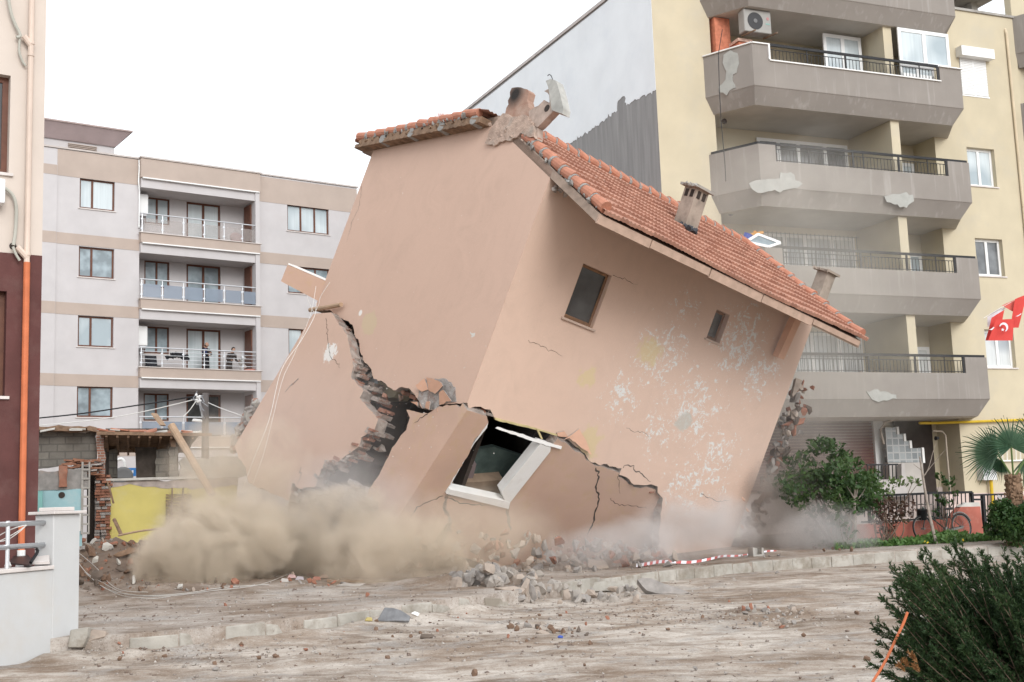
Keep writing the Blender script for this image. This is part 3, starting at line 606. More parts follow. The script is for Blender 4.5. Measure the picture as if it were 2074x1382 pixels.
for i, z in enumerate(SL):
    zt = z-.86                                            # underside of this slab = top of the opening below
    sl = obj('balcony_slab', MB().fbox(PF, -.02, 5.42, BT, .32, z-.42, z-.005), M['beige_band'], pink)
    obj('slab_edge', MB().fbox(PF, .0, 5.3, BT, .22, zt, z-.422), M['pink_wall'], sl)
    obj('drip_rail', MB().fbox(PF, .03, 5.38, .2, .36, z-.47, z-.424), M['white_pvc'], sl)
    obj('slab_cap', MB().fbox(PF, -.08, 5.48, .1, .37, z-.004, z+.03), M['marble_sill'], sl)
    rail = MB(); xs = [.04, .93, 1.87, 2.8, 3.72, 4.58, 5.34]
    for x in xs: rail.tube([PF.w(x, .24, z+.03), PF.w(x, .24, z+.84)], .022, 6)
    rail.tube([PF.w(-.03, .24, z+.86), PF.w(5.38, .24, z+.86)], .028, 8)
    for x in xs:
        for q in (.2, .62): rail.box(PF.w(x, .24, z+q), (.09, .06, .07))
    ro = obj('balcony_railing', rail, M['steel'], pink)
    if i == 2:
        mb = MB()
        for q in (.2, .37, .54, .7): mb.tube([PF.w(.0, .25, z+q), PF.w(5.36, .25, z+q)], .013, 6)
        obj('rail_bar', mb, M['steel'], ro)
    else:
        g = [M['glass_rail_clear'], M['glass_rail_blue'], None, M['glass_rail_blue']][i] if 'glass_rail_blue' in M else None
        if g is None:
            M['glass_rail_blue'] = cleargl('glass_rail_blue', (.28, .33, .4), .62); M['glass_rail_clear'] = cleargl('glass_rail_clear', (.4, .36, .34), .3)
            g = [M['glass_rail_clear'], M['glass_rail_blue'], None, M['glass_rail_blue']][i]
        for a, b in zip(xs, xs[1:]): obj('glass_panel', MB().fbox(PF, a+.06, b-.06, .235, .247, z+.1, z+.66), g, ro)
    window(PF, .6, 1.72, z+.8, z+2.0, BT-.06, pink, M['brown_wood'], M['glass_curtain'] if i in (0,) else M['glass_grey'], 2, .07, (BT+.03, M['marble_sill']))
    window(PF, 2.5, 4.1, z-.1, z+2.0, BT-.06, pink, M['brown_wood'], [M['glass_curtain'], M['glass_grey'], M['glass_curtain'], M['glass_dark']][i], 2, .09, None, 'balcony_door')
    obj('side_door', MB().fbox(PF, 5.14, 5.2, -.9, -.15, z-.1, z+1.95), M['brown_wood'], pink)
wallp('bay_wall', PF, R4(0, 5.4, 0, 4.1), .2, .2, [], M['pink_wall'], pink)
# roof house
obj('roof_house', MB().fbox(PF, -9, -.15, -10, -3.2, 16.8, 18.5), M['pink_wall'], pink)
rp = obj('roof', MB().hexa([PF.w(-9, -10, 18.45), PF.w(-.12, -10, 18.45), PF.w(-.1, -3.1, 18.45), PF.w(-9, -3.1, 18.45), PF.w(-9, -10, 19.0), PF.w(.35, -10, 19.0), PF.w(.35, -2.4, 19.0), PF.w(-9, -2.4, 19.0)]), mat('pink_soffit', (.5, .40, .40), .9, .08), pink)
obj('roof_cover', MB().fbox(PF, -9, .42, -10, -2.33, 19.003, 19.07), mat('roof_brown', (.36, .28, .26), .8, .1), pink)
mb = MB()
for k in range(5): mb.fbox(PF, -2.2, -.95, -3.22, -3.12, 18.02+k*.07, 18.05+k*.07)
obj('vent_grille', mb, M['beige_band'], pink)
obj('drainpipe', MB().tube([PF.w(-.06, .1, 17.0), PF.w(-.06, .12, 16.6), PF.w(-.1, .16, 16.0), PF.w(-.04, .1, 15.6), PF.w(-.04, .08, 14.0)], .03, 7), M['white_pvc'], pink)
# things on its balconies
def heater(z, label):
    b = thing('water_heater', label, 'water heater', PF.w(.35, -.5, z)); mb = MB().fbox(PF, .02, .5, -.75, -.35, z, z+.85); o = obj('case', mb, M['white_pvc'], b); bevel(o, .03, 2)
    mb = MB().fbox(PF, .08, .44, -.7, -.38, z-.12, z-.003); obj('pipe_cover', mb, mat('heater_grey', (.45, .45, .46)), b); return b
heater(14.78, 'white wall boiler hanging at the end of the top balcony of the pink block'); heater(8.95, 'white wall boiler half hidden in the shade on the balcony with the onlookers')
o = thing('satellite_dish', 'pinkish satellite dish standing behind the glass rail of the top balcony', 'satellite dish', PF.w(4.5, -.2, 13.75))
def dish(par, c, ax, r, m, depth=.12, hole='dish'):
    ax = nrm(np.array(ax, float)); x = nrm(np.cross(ax, (0, 0, 1))); y = np.cross(x, ax); mb = MB(); n = 24; V = [c-ax*depth*r]; rings = [.35, .7, 1.0]; Fs = []
    for q in rings:
        for k in range(n): a = 2*math.pi*k/n; V.append(c+r*q*(math.cos(a)*x+math.sin(a)*y)-ax*depth*r*(1-q*q))
    for k in range(n): Fs.append((0, 1+k, 1+(k+1) % n))
    for j in range(2):
        for k in range(n): a = 1+j*n; Fs.append((a+k, a+n+k, a+n+(k+1) % n, a+(k+1) % n))
    V2 = [v-ax*.03 for v in V]; N = len(V); Fs2 = [tuple(N+i for i in f[::-1]) for f in Fs]; rim = [(1+2*n+k, N+1+2*n+k, N+1+2*n+(k+1) % n, 1+2*n+(k+1) % n) for k in range(n)]
    mb.add(V+V2, Fs+Fs2+rim); return obj(hole, mb, m, par, True)
dish(o, PF.w(4.5, -.2, 14.05), PF.et*.9+A3(0, 0, .4), .32, mat('dish_pink', (.45, .33, .31)))
obj('mast', MB().tube([PF.w(4.5, -.3, 13.78), PF.w(4.5, -.25, 14.05)], .03, 6), M['steel'], o)
# ------------------------------------------------------------------ people on the third balcony
M['skin'] = mat('skin', (.42, .25, .18), .6, .08, 8, 0); M['hair'] = mat('hair', (.02, .015, .012), .7, .2, 8); M['dark_cloth'] = mat('dark_cloth', (.03, .03, .035), .95, .3, 6, .2); M['brown_cloth'] = mat('brown_cloth', (.075, .06, .055), .95, .2, 6, .2); M['navy_cloth'] = mat('navy_cloth', (.035, .045, .12), .95, .2, 6)
def person(label, base, face, H, joints, mats_top, mats_leg, hairm, group=None, hasleg=True):
    """joints: local (right, forward, up) offsets in units of height; face: forward direction"""
    f = nrm(np.array(face, float)); rgt = nrm(np.cross(f, (0, 0, 1))); base = np.array(base, float)
    W = lambda q: base+(rgt*q[0]+f*q[1]+A3(0, 0, 1)*q[2])*H
    root = thing('person', label, 'person', base, group)
    J = dict(pel=(0, 0, .52), spine=(0, .01, .64), chest=(0, .015, .75), neck=(0, .015, .84), head0=(0, .02, .875), shl=(-.115, .01, .805), shr=(.115, .01, .805), ell=(-.16, .0, .63), elr=(.16, 0, .63), wrl=(-.15, .08, .49), wrr=(.15, .08, .49), hal=(-.145, .1, .44), har=(.145, .1, .44), hpl=(-.055, 0, .5), hpr=(.055, 0, .5), knl=(-.06, .02, .28), knr=(.06, .02, .28), anl=(-.06, 0, .05), anr=(.06, 0, .05), tol=(-.065, .08, .02), tor=(.065, .08, .02)); J.update(joints)
    R = dict(pel=.085, spine=.08, chest=.092, neck=.035, head0=.036, shl=.045, shr=.045, ell=.03, elr=.03, wrl=.021, wrr=.021, hal=.024, har=.024, hpl=.06, hpr=.06, knl=.042, knr=.042, anl=.028, anr=.028, tol=.022, tor=.022)
    E = [('pel', 'spine'), ('spine', 'chest'), ('chest', 'neck'), ('neck', 'head0'), ('chest', 'shl'), ('chest', 'shr'), ('shl', 'ell'), ('shr', 'elr'), ('ell', 'wrl'), ('elr', 'wrr'), ('wrl', 'hal'), ('wrr', 'har'), ('pel', 'hpl'), ('pel', 'hpr'), ('hpl', 'knl'), ('hpr', 'knr'), ('knl', 'anl'), ('knr', 'anr'), ('anl', 'tol'), ('anr', 'tor')]
    nm = list(J); me = bpy.data.meshes.new('body'); me.from_pydata([tuple(W(J[k])-base) for k in nm], [(nm.index(a), nm.index(b)) for a, b in E], [])
    for m in (mats_top, mats_leg, M['skin']): me.materials.append(m)
    o = bpy.data.objects.new('body', me); COL.objects.link(o); o.parent = root; ORG[o] = base
    sk = o.modifiers.new('skin', 'SKIN')
    for i, k in enumerate(nm): r = R[k]*H; me.skin_vertices[0].data[i].radius = (r, r*(.72 if k in ('pel', 'spine', 'chest') else 1)); me.skin_vertices[0].data[i].use_root = (k == 'pel')
    ss = o.modifiers.new('sub', 'SUBSURF'); ss.levels = 2; ss.render_levels = 2
    dg = bpy.context.evaluated_depsgraph_get(); em = bpy.data.meshes.new_from_object(o.evaluated_get(dg)); o.modifiers.clear(); o.data = em; em.name = 'body'
    em.materials.clear()
    for m in (mats_top, mats_leg, M['skin']): em.materials.append(m)
    hipz = W(J['pel'])[2]-base[2]; nk = W(J['neck'])-base; hands = [W(J[k])-base for k in ('hal', 'har')]; wr = [W(J[k])-base for k in ('wrl', 'wrr')]
    for p in em.polygons:
        c = np.array(p.center); p.use_smooth = True
        p.material_index = 2 if (c[2] > nk[2]+.0*H and np.linalg.norm(c[:2]-nk[:2]) < .07*H) or any(np.linalg.norm(c-h) < .045*H for h in hands) else (1 if c[2] < hipz else 0)
    # head: skull with nose, brow, ears, chin
    hc = W(J['head0'])+A3(0, 0, .052*H)+f*.008*H; n = 18; V = []; Fs = []
    for i in range(13):
        th = math.pi*i/12
        for k in range(n):
            a = 2*math.pi*k/n; d = rgt*math.sin(th)*math.cos(a)*.045+f*math.sin(th)*math.sin(a)*.055+A3(0, 0, 1)*math.cos(th)*.066
            fr_ = math.sin(th)*math.sin(a); 
            if th > 2.0: d = d*(1-.12*(th-2.0))+f*.006
            if abs(math.cos(a)) < .25 and fr_ > .6 and 1.5 < th < 1.95: d = d+f*.014
            if 1.2 < th < 1.5 and fr_ > .75: d = d-f*.004
            V.append(hc+d*H)
    for i in range(12):
        for k in range(n): Fs.append((i*n+k, i*n+(k+1) % n, (i+1)*n+(k+1) % n, (i+1)*n+k))
    h = obj('head', MB().add(V, [q[::-1] for q in Fs]), M['skin'], root, True)
    mb = MB()
    for s in (-1, 1): mb.rock(hc+rgt*s*.046*H+A3(0, 0, -.004)*H, (.012*H, .02*H, .034*H), rn)
    obj('ear', mb, M['skin'], h)
    mb = MB()
    for s in (-1, 1): mb.box(hc+rgt*s*.018*H+f*.050*H+A3(0, 0, .006*H), (.014*H, .008*H, .006*H))
    mb.box(hc+f*.053*H-A3(0, 0, .03*H), (.022*H, .006*H, .005*H)); 
    obj('eye', mb, M['hair'], h)
    if hairm:
        V = []; Fs = []
        for i in range(8):
            th = math.pi*i/7*.60
            for k in range(n):
                a = 2*math.pi*k/n; tt = th*(.62 if math.sin(a) > .3 else 1.0); d = rgt*math.sin(tt)*math.cos(a)*.050+f*math.sin(tt)*math.sin(a)*.060+A3(0, 0, 1)*math.cos(tt)*.073; V.append(hc+d*H)
        for i in range(7):
            for k in range(n): Fs.append((i*n+k, (i+1)*n+k, (i+1)*n+(k+1) % n, i*n+(k+1) % n))
        obj('hair', MB().add(V, Fs), hairm, root, True)
    # fingers: four and a thumb on each hand
    mb = MB()
    for s, hk_, wk in ((-1, 'hal', 'wrl'), (1, 'har', 'wrr')):
        a = W(J[hk_]); d = nrm(a-W(J[wk])); x = nrm(np.cross(d, (.3, .2, 1))); y = np.cross(d, x)
        for q in range(4):
            b = a+d*.012*H+x*(q-1.5)*.009*H; mb.tube([b, b+d*.022*H, b+d*.036*H+y*.012*H], [.0048*H, .0042*H, .003*H], 6)
        b = a+x*.018*H; mb.tube([b, b+x*.012*H+d*.01*H, b+x*.014*H+d*.028*H], [.0055*H, .005*H, .0035*H], 6)
    obj('fingers', mb, M['skin'], root, True)
    return root
fz = 7.55
face = PF.et*.8+PF.ex*.45
p = PF.px(417, 700, -.35); man = person('man in dark clothes standing on the balcony holding a small child on his arm', PF.w(p[0], -.35, fz), face, 1.68, dict(ell=(-.15, .06, .68), wrl=(-.02, .16, .70), hal=(.03, .165, .71), elr=(.17, .04, .66), wrr=(.12, .17, .63), har=(.08, .19, .62)), M['dark_cloth'], M['dark_cloth'], None)
rr_ = nrm(np.cross(nrm(face), (0, 0, 1)))
person('small child in navy blue carried on the arm of the man on the balcony', PF.w(p[0], -.35, 0)+rr_*.17+nrm(face)*.14+A3(0, 0, fz+.6), -face+rr_*.7, .92, dict(ell=(-.16, .06, .66), wrl=(-.1, .16, .66), hal=(-.08, .2, .68), knl=(-.12, .12, .40), knr=(.1, .14, .42), anl=(-.13, .02, .24), anr=(.11, .02, .26), tol=(-.13, .09, .2), tor=(.12, .1, .22)), M['navy_cloth'], M['dark_cloth'], M['hair'])
p = PF.px(467, 712, -.1); person('broad man in a dark jumper leaning forward with both hands on the balcony rail', PF.w(p[0], -.28, fz-.12), face, 1.62, dict(spine=(0, .03, .63), chest=(0, .08, .74), neck=(0, .12, .83), head0=(0, .14, .865), shl=(-.14, .1, .79), shr=(.14, .1, .79), ell=(-.2, .08, .63), elr=(.2, .08, .63), wrl=(-.16, .2, .60), wrr=(.16, .2, .60), hal=(-.15, .235, .60), har=(.15, .235, .60)), M['brown_cloth'], M['brown_cloth'], M['hair'])
# clothes and chairs behind the same rail
def chair(label, s, t, z, m, lean):
    c = thing('balcony_chair', label, 'chair', PF.w(s, t, z))
    obj('seat', MB().fbox(PF, s-.25, s+.25, t-.25, t+.25, z+.4, z+.46), m, c); mb = MB()
    mb.hexa([PF.w(s-.25, t-.25, z+.46), PF.w(s+.25, t-.25, z+.46), PF.w(s+.25, t-.2, z+.46), PF.w(s-.25, t-.2, z+.46), PF.w(s-.25, t-.35-lean, z+.95), PF.w(s+.25, t-.35-lean, z+.95), PF.w(s+.25, t-.3-lean, z+.95), PF.w(s-.25, t-.3-lean, z+.95)]); obj('backrest', mb, m, c)
    for a in (-.22, .22):
        for b in (-.22, .22): obj('leg', MB().beam(PF.w(s+a, t+b, z), PF.w(s+a*.95, t+b*.9, z+.4), .04), M['steel'], c)
    return c
chair('dark cushioned chair at the window end of the balcony with the onlookers', .75, -.35, 7.62, M['dark_cloth'], .05)
cl = MB()
for k in range(10): cl.rock(PF.w(1.25+k*.1, -.05+.02*math.sin(k), 8.42+.14*math.sin(k*.35)), (.3, .12, .34), rn)
tag(obj('dark_jacket', cl, M['dark_cloth'], None, True), 'dark coat spread over the balcony rail to dry, beside the boiler', 'coat')
ln = MB()
for k in range(8): ln.rock(PF.w(4.75+rn.uniform(-.12, .12), -.35+rn.uniform(-.1, .1), 7.75+k*.12), (.34, .2, .2), rn)
tag(obj('laundry', ln, mat('grey_laundry', (.5, .48, .45), .95), None, True), 'pale bundle of laundry on a stand at the right end of the onlookers balcony', 'laundry')
tag(obj('plastic_basin', MB().tube([PF.w(5.0, -.05, 7.95), PF.w(5.0, -.05, 8.03)], [.25, .3], 16), mat('basin', (.6, .25, .2), .5)), 'shallow red and white basin at the end of the onlookers balcony', 'basin')
# ------------------------------------------------------------------ cream and brown building, near left
CFr = azframe((85, 519), 19, 54.67)
cream = thing('cream_building', 'cream building with dark brown ground floor and orange drainpipe at the left edge', 'building', CFr.w(-4, -3, 0))
M['cream'] = mat('cream', (.585, .51, .45), .9, .05, 1.5, .2, 70); M['brown_paint'] = mat('brown_paint', (.105, .042, .038), .8, .15, 2.5, .35, 60, stain=(.16, .09, .08), stain_amt=.4)
wallp('upper_wall', CFr, R4(-9, .0, 5.89, 14), 0, .25, [R4(-2.2, -.53, 7.18, 8.80)], M['cream'], cream)
wallp('lower_wall', CFr, R4(-9, .0, 0, 5.885), .015, .265, [R4(-2.2, -.52, 3.62, 5.27)], M['brown_paint'], cream)
CS = Frame(CFr.w(0, 0, 0), -CFr.et, CFr.ex); wallp('side_wall', CS, R4(.26, 9, 0, 14), 0, .25, [], M['cream'], cream)
window(CFr, -2.2, -.53, 7.18, 8.80, -.14, cream, M['brown_wood'], M['glass_dark'], 2, .09, (.05, M['marble_sill'])); window(CFr, -2.2, -.52, 3.62, 5.27, -.13, cream, M['brown_wood'], M['glass_dark'], 2, .09, (.06, M['marble_sill']))
dp = obj('drainpipe', MB().tube([CFr.w(-.25, .09, 5.72), CFr.w(-.25, .09, 14)], .045, 10), mat('cream_pipe', (.62, .5, .42), .5), cream)
mb = MB()
for z in (9.15, 9.35, 5.85): mb.tube([CFr.w(-.25, .09, z), CFr.w(-.25, .09, z+.05)], .055, 10)
mb.tube([CFr.w(-.36, .09, 9.47), CFr.w(-.25, .09, 9.33)], .05, 8); mb.tube([CFr.w(-.40, .09, 5.98), CFr.w(-.25, .09, 5.82)], .05, 8); obj('pipe_collar', mb, mat('cream_pipe', (.62, .5, .42), .5), dp)
obj('drainpipe', MB().tube([CFr.w(-.25, .1, 1.2), CFr.w(-.25, .1, 5.74)], .05, 10), M['rust_orange'], cream)
obj('drain_elbow', MB().tube([CFr.w(-.25, .1, 1.25), CFr.w(-.25, .1, 1.1), CFr.w(-.3, .2, .98), CFr.w(-.36, .4, .9)], .06, 10), M['white_paint'], cream)
def curve(pts, n=6):
    pts = [np.array(p, float) for p in pts]; out = []
    for i in range(len(pts)-1):
        p0, p1, p2, p3 = pts[max(i-1, 0)], pts[i], pts[i+1], pts[min(i+2, len(pts)-1)]
        for k in range(n):
            u = k/n; out.append(.5*((2*p1)+(-p0+p2)*u+(2*p0-5*p1+4*p2-p3)*u*u+(-p0+3*p1-3*p2+p3)*u**3))
    return out+[pts[-1]]
def pxc(fr, t, pts): return [fr.w(*(lambda q: (q[0], t, q[2]))(fr.px(x, y, t))) for x, y in pts]
hose = mat('hose_grey', (.42, .41, .36), .6)
obj('air_hose', MB().tube(curve(pxc(CFr, .08, [(14, -20), (22, 25), (31, 50), (41, 72), (33, 76)])), .028, 8), hose, cream)
obj('air_hose', MB().tube(curve(pxc(CFr, .06, [(40, 80), (39, 105), (46, 125), (52, 134)])), .02, 8), hose, cream)
obj('air_hose', MB().tube(curve(pxc(CFr, .08, [(-6, 380), (10, 382), (27, 398), (33, 425), (31, 470), (27, 497)])), .028, 8), hose, cream)
obj('air_hose', MB().tube(curve(pxc(CFr, .1, [(26, 500), (32, 515), (40, 528)])), .022, 8), hose, cream)
q = CFr.px(26, 499, 0); obj('wall_hole', MB().tube([CFr.w(q[0], .012, q[2]), CFr.w(q[0], -.01, q[2])], .055, 14), M['dark_inside'], cream)
ac = thing('meter_box', 'white plastic box on the cream wall at the left edge, hose above it', 'box', CFr.w(-.75, .1, 6.75)); o = obj('case', MB().fbox(CFr, -1.3, -.62, .002, .25, 6.62, 7.02), M['white_pvc'], ac); bevel(o, .03, 2); obj('cover_seam', MB().fbox(CFr, -1.3, -.615, .1, .112, 6.66, 6.98), M['steel'], ac)
# ------------------------------------------------------------------ yellow apartment building with brown balconies
YF = azframe((1528, 173), 37, 68.07)
yel = thing('yellow_apartment_building', 'yellow apartment building with chamfered grey brown balconies behind the falling house', 'building', YF.w(4, -6, 0))
M['yellow'] = mat('yellow', (.535, .468, .34), .9, .06, 1.0, .2, 60, stain=(.47, .43, .35), stain_amt=.4, stain_sc=.8); M['bal'] = NT('balcony_render')
t = M['bal']; c = t.mix(t.ramp(t.noise(1.2), .3, .7), (.25, .225, .203), (.283, .255, .23)); mp = t.n('Mapping', None, Vector=t.tc.outputs['Object'], Scale=(3.5, 3.5, .25)); c = t.mix(t.math('MULTIPLY', t.ramp(t.noise(1.6, mp.outputs[0], detail=6), .56, .7), .38), c, (.42, .395, .37)); t.bsdf(c, .92, .15, t.noise(60), .2, .006); M['bal'] = t.mat
M['bal_under'] = mat('bal_under', (.5, .47, .43), .9, .1, 1)
M['lace'] = glassmat('lace', (.3, .33, .36), .1, (.62, .64, .64)); M['glass_mid'] = glassmat('glass_mid', (.11, .115, .12), .06)
PVC = M['white_pvc']; T0 = -1.5; T1 = -2.6
FZ = [14.35, 11.09, 7.81, 4.50]; fh = 3.27
# facade left strip, right strip; recessed back wall
wallp('wall', YF, R4(-2.65, -.55, 0, 22), T0, .3, [], M['yellow'], yel)
hs_ = [R4(9.72, 10.95, 15.5, 16.9), R4(9.7, 10.95, 12.18, 13.57), R4(9.7, 10.93, 8.95, 10.28), R4(9.75, 11.05, 5.72, 7.05)]
wallp('wall', YF, R4(8.3, 12.45, 0, 18.65), T0, .3, hs_, M['yellow'], yel)
obj('parapet_coping', MB().fbox(YF, 8.3, 12.6, T0-.35, T0+.06, 18.652, 18.74), M['concrete'], yel)
bh = []
for z in [17.62]+FZ[:4]:
    zb = z-.25
    if z > 5: bh += [R4(1.67, 5.3, zb-.02, zb+2.55)] if False else []
wallp('wall', YF, R4(-.56, 8.3, 0, 22), T1, .3, [], M['yellow'], yel)
for s0 in (-.85, 8.3): obj('wall', MB().fbox(YF, s0, s0+.3, T1, T0-.301, 0, 20), M['yellow'], yel)
# side party wall: grey cement below, whitewashed above
SF = Frame(YF.w(-2.654, T0, 0), -YF.et, -YF.ex)
M['cement'] = NT('cement_render'); t = M['cement']; mp = t.n('Mapping', None, Vector=t.tc.outputs['UV'], Scale=(3, .22, 1)); c = t.mix(t.ramp(t.noise(2.0, mp.outputs[0], detail=8), .35, .7), (.26, .252, .245), (.335, .325, .315)); t.bsdf(c, .95, .1, t.noise(20), .4, .02); M['cement'] = t.mat
M['whitewash'] = mat('whitewash', (.80, .82, .83), .8, .04, .8, .15, 30, stain=(.70, .73, .76), stain_amt=.4, stain_sc=.6)
sw = obj('party_wall', MB().prism(SF, [(.0, 0), (22, 0), (22, 19.5), (18.0, 19.5), (3.2, 18.7), (-.0, 18.7)], 0, -.003).prism(SF, [(.31, 0), (22, 0), (22, 19.49), (18.0, 19.49), (3.2, 18.69), (.31, 18.69)], -.004, -.25), M['cement'], yel)
rn2 = random.Random(9)
wl = [(0.0, 14.44, 1), (1.2, 14.55, 1), (2.0, 14.6, 1), (2.1, 14.95, 1), (2.6, 14.95, 1), (2.7, 14.65, 1), (4.2, 14.6, 1), (6.7, 14.65, 1), (9, 15.5, 1), (14, 15.6, 1), (21.9, 16)]
obj('whitewash', MB().prism(SF, jag(wl, .035, .09, rn2)+[(21.9, 19.4), (18.0, 19.4), (3.2, 18.65), (0, 18.65)], .012, .002), M['whitewash'], sw)
obj('gable_coping', MB().prism(SF, [(-.05, 18.7), (3.2, 18.72), (18, 19.52), (22, 19.52), (22, 19.64), (18, 19.64), (3.2, 18.84), (-.05, 18.84)], .05, -.4), M['coping_stone'], sw)
wallp('wall', YF, R4(-2.65, 8.3, 18.7, 22), T0-.31, .2, [], M['yellow'], yel) if False else None
# balconies
def balcony(i, zf, par):
    zl = zf-.54; A = [(-.86, T0), (0, 0), (8.3, 0), (9.2, T0)]; B = [(-.6, T0), (.16, -.28), (8.0, -.28), (8.9, T0)]
    ins = [(-.7, T0), (.07, -.12), (8.22, -.12), (9.05, T0)]
    zt = zf+.84; ze = zf+1.36
    mb = MB()
    def ring(P, z): return [YF.w(a, b, z) for a, b in P]
    for k in range(3):
        a, b = A[k], A[k+1]; c, d = B[k], B[k+1]; e, f = ins[k], ins[k+1]
        mb.add([YF.w(*c, zl), YF.w(*d, zl), YF.w(*b, zf), YF.w(*a, zf)], [(0, 1, 2, 3)])
        if k == 1:
            segs = [(0, .62, ze), (.62, 7.4, zt), (7.4, 8.3, ze)]
            for s0, s1, zz in segs:
                i0 = max(s0, .07) ; i1 = min(s1, 8.22)
                mb.add([YF.w(s0, 0, zf), YF.w(s1, 0, zf), YF.w(s1, 0, zz), YF.w(s0, 0, zz), YF.w(i0, -.12, zf), YF.w(i1, -.12, zf), YF.w(i1, -.12, zz), YF.w(i0, -.12, zz)], [(0, 1, 2, 3), (5, 4, 7, 6), (3, 2, 6, 7)])
            for s_ in (.62, 7.4): mb.add([YF.w(s_, 0, zt), YF.w(s_, -.12, zt), YF.w(s_, -.12, ze), YF.w(s_, 0, ze)], [(0, 1, 2, 3)])
        else:
            mb.add([YF.w(*a, zf), YF.w(*b, zf), YF.w(*b, ze), YF.w(*a, ze), YF.w(*e, zf), YF.w(*f, zf), YF.w(*f, ze), YF.w(*e, ze)], [(0, 1, 2, 3), (5, 4, 7, 6), (3, 2, 6, 7)])
    o = obj('balcony', mb, M['bal'], par)
    mb = MB().add(ring(B, zl+.001)+[YF.w(8.25, T1+.0, zl+.001), YF.w(-.5, T1, zl+.001)], [(0, 1, 2, 3, 4, 5)]); mb.add(ring(A, zf-.02)+[YF.w(8.25, T1, zf-.02), YF.w(-.5, T1, zf-.02)], [(0, 1, 2, 3, 4, 5)]); obj('floor_slab', mb, M['bal_under'], o)
    return o
def bal_rail(i, zf, par, s_end=7.38):
    mb = MB(); zr = zf+1.40
    mb.beam(YF.w(.62 if i < 1 else -.0, -.05, zr), YF.w(s_end if i < 1 else 8.25, -.05, zr), .05, .08)
    if i >= 1: mb.beam(YF.w(-.8, T0+.05, zr), YF.w(0, -.05, zr), .05, .08); mb.beam(YF.w(7.95, -.5, zf+1.1), YF.w(7.4, -.1, zf+1.15), .04, .07)
    if i >= 1:
        for s_ in (.0, -.42): mb.beam(YF.w(s_, -.05 if s_ == 0 else -.8, zf+1.34), YF.w(s_, -.05 if s_ == 0 else -.8, zr), .04)
    for s_ in [.66, 2.1, 3.6, 5.4, 6.6, 7.36] if i < 1 else [.66, 1.9, 3.6, 4.0, 5.42, 6.6, 7.36]: mb.beam(YF.w(s_, -.06, zf+.84), YF.w(s_, -.06, zr), .055 if s_ in (3.6, 5.42, 7.36, .66) else .03)
    mb.beam(YF.w(.62, -.06, zf+1.25), YF.w(7.38, -.06, zf+1.25), .02); mb.beam(YF.w(.62, -.06, zf+.89), YF.w(7.38, -.06, zf+.89), .02)
    o = obj('railing', mb, M['black_iron'], par); mb = MB(); s_ = .78
    while s_ < 7.3: mb.beam(YF.w(s_, -.06, zf+.84), YF.w(s_, -.06, zf+1.25), .016); s_ += .135
    obj('railing_bars', mb, M['black_iron'], o)
balcs = []
for i, zf in enumerate([17.62]+FZ):
    b = balcony(i, zf, yel); balcs.append(b)
    if i >= 1:
        bal_rail(i-1 if i == 1 else i, zf, b) if i > 1 else bal_rail(0, zf, b)
        zb = zf-.25
        # back window with several lights, door
        if i == 1:
            window(YF, 1.5, 5.0, zb, zb+1.9, T1+.09, yel, PVC, M['lace'], 4, .11, split=[2.3, 3.1, 3.9, 4.4])
        else:
            wm = window(YF, 1.67, 5.35, zb, zb+2.72, T1+.1, yel, PVC, M['glass_mid'] if i == 2 else M['lace'], 4, .11, split=[2.5, 3.3, 4.4], name='balcony_window')
            if i > 2:
                gb = MB(); s_ = 1.6
                while s_ < 5.4: gb.beam(YF.w(s_, T1+.22, zb+.2), YF.w(s_, T1+.22, zb+2.75), .018); s_ += .17
                for z_ in (zb+.3, zb+1.1, zb+1.9, zb+2.7): gb.beam(YF.w(1.55, T1+.22, z_), YF.w(5.45, T1+.22, z_), .02)
                obj('window_grille', gb, M['black_iron'], wm)
        window(YF, 7.62, 8.22, zb, zb+2.3, T1+.06, yel, PVC, M['glass_curtain'] if i < 4 else M['lace'], 1, .12, name='balcony_door')
        # dividing fin
        obj('dividing_wall', MB().fbox(YF, 5.5, 5.85, T1+.001, -.4, zf-3.27-.02, (zf-.545)), M['yellow'], yel) if 1 <= i < 4 else None
obj('dividing_wall', MB().fbox(YF, 5.5, 5.85, T1+.001, -.4, FZ[0]+.0, 17.08), M['yellow'], yel)
for i in (0, 1, 2): pass
# plaster damage on the balconies
def bpatch(zi, pts, t=.006, sg=1):
    q = P2x(YF, pts); obj('bare_plaster', MB().prism(YF, jag([p+(1,) for p in q], .03, .12, rn2), t, t-.02), M['bare'], balcs[zi])
def P2x(fr, pts, t=0.0): return [(lambda q: (q[0], q[2]))(fr.px(x, y, t)) for x, y in pts]
M['bare'] = mat('bare_plaster', (.37, .37, .345), .95, .12, 4, .3, 25, stain=(.28, .27, .25), stain_amt=.6)
bpatch(2, [(1516, 372), (1530, 366), (1555, 363), (1578, 362), (1580, 350), (1592, 352), (1608, 355), (1610, 366), (1625, 373), (1608, 382), (1585, 386), (1555, 388), (1540, 392), (1525, 386)], .03)
bpatch(2, [(1790, 398), (1815, 394), (1835, 390), (1848, 395), (1850, 408), (1835, 422), (1810, 415), (1795, 410)], .03)
bpatch(4, [(1754, 793), (1770, 789), (1790, 793), (1814, 800), (1815, 808), (1795, 812), (1765, 809)], .02)
LC = Frame(YF.w(-.86, T0, 0), nrm(YF.w(0, 0, 0)-YF.w(-.86, T0, 0)), YF.et, (0, 0, 1)); LC.et = nrm(np.cross(LC.ex, A3(0, 0, 1))); LC.et = LC.et if LC.et @ YF.et > 0 else -LC.et
q = P2x(LC, [(1466, 112), (1480, 102), (1494, 108), (1497, 130), (1492, 148), (1485, 152), (1484, 165), (1490, 178), (1478, 184), (1472, 194), (1458, 188), (1456, 176), (1470, 162), (1472, 145), (1464, 128)])
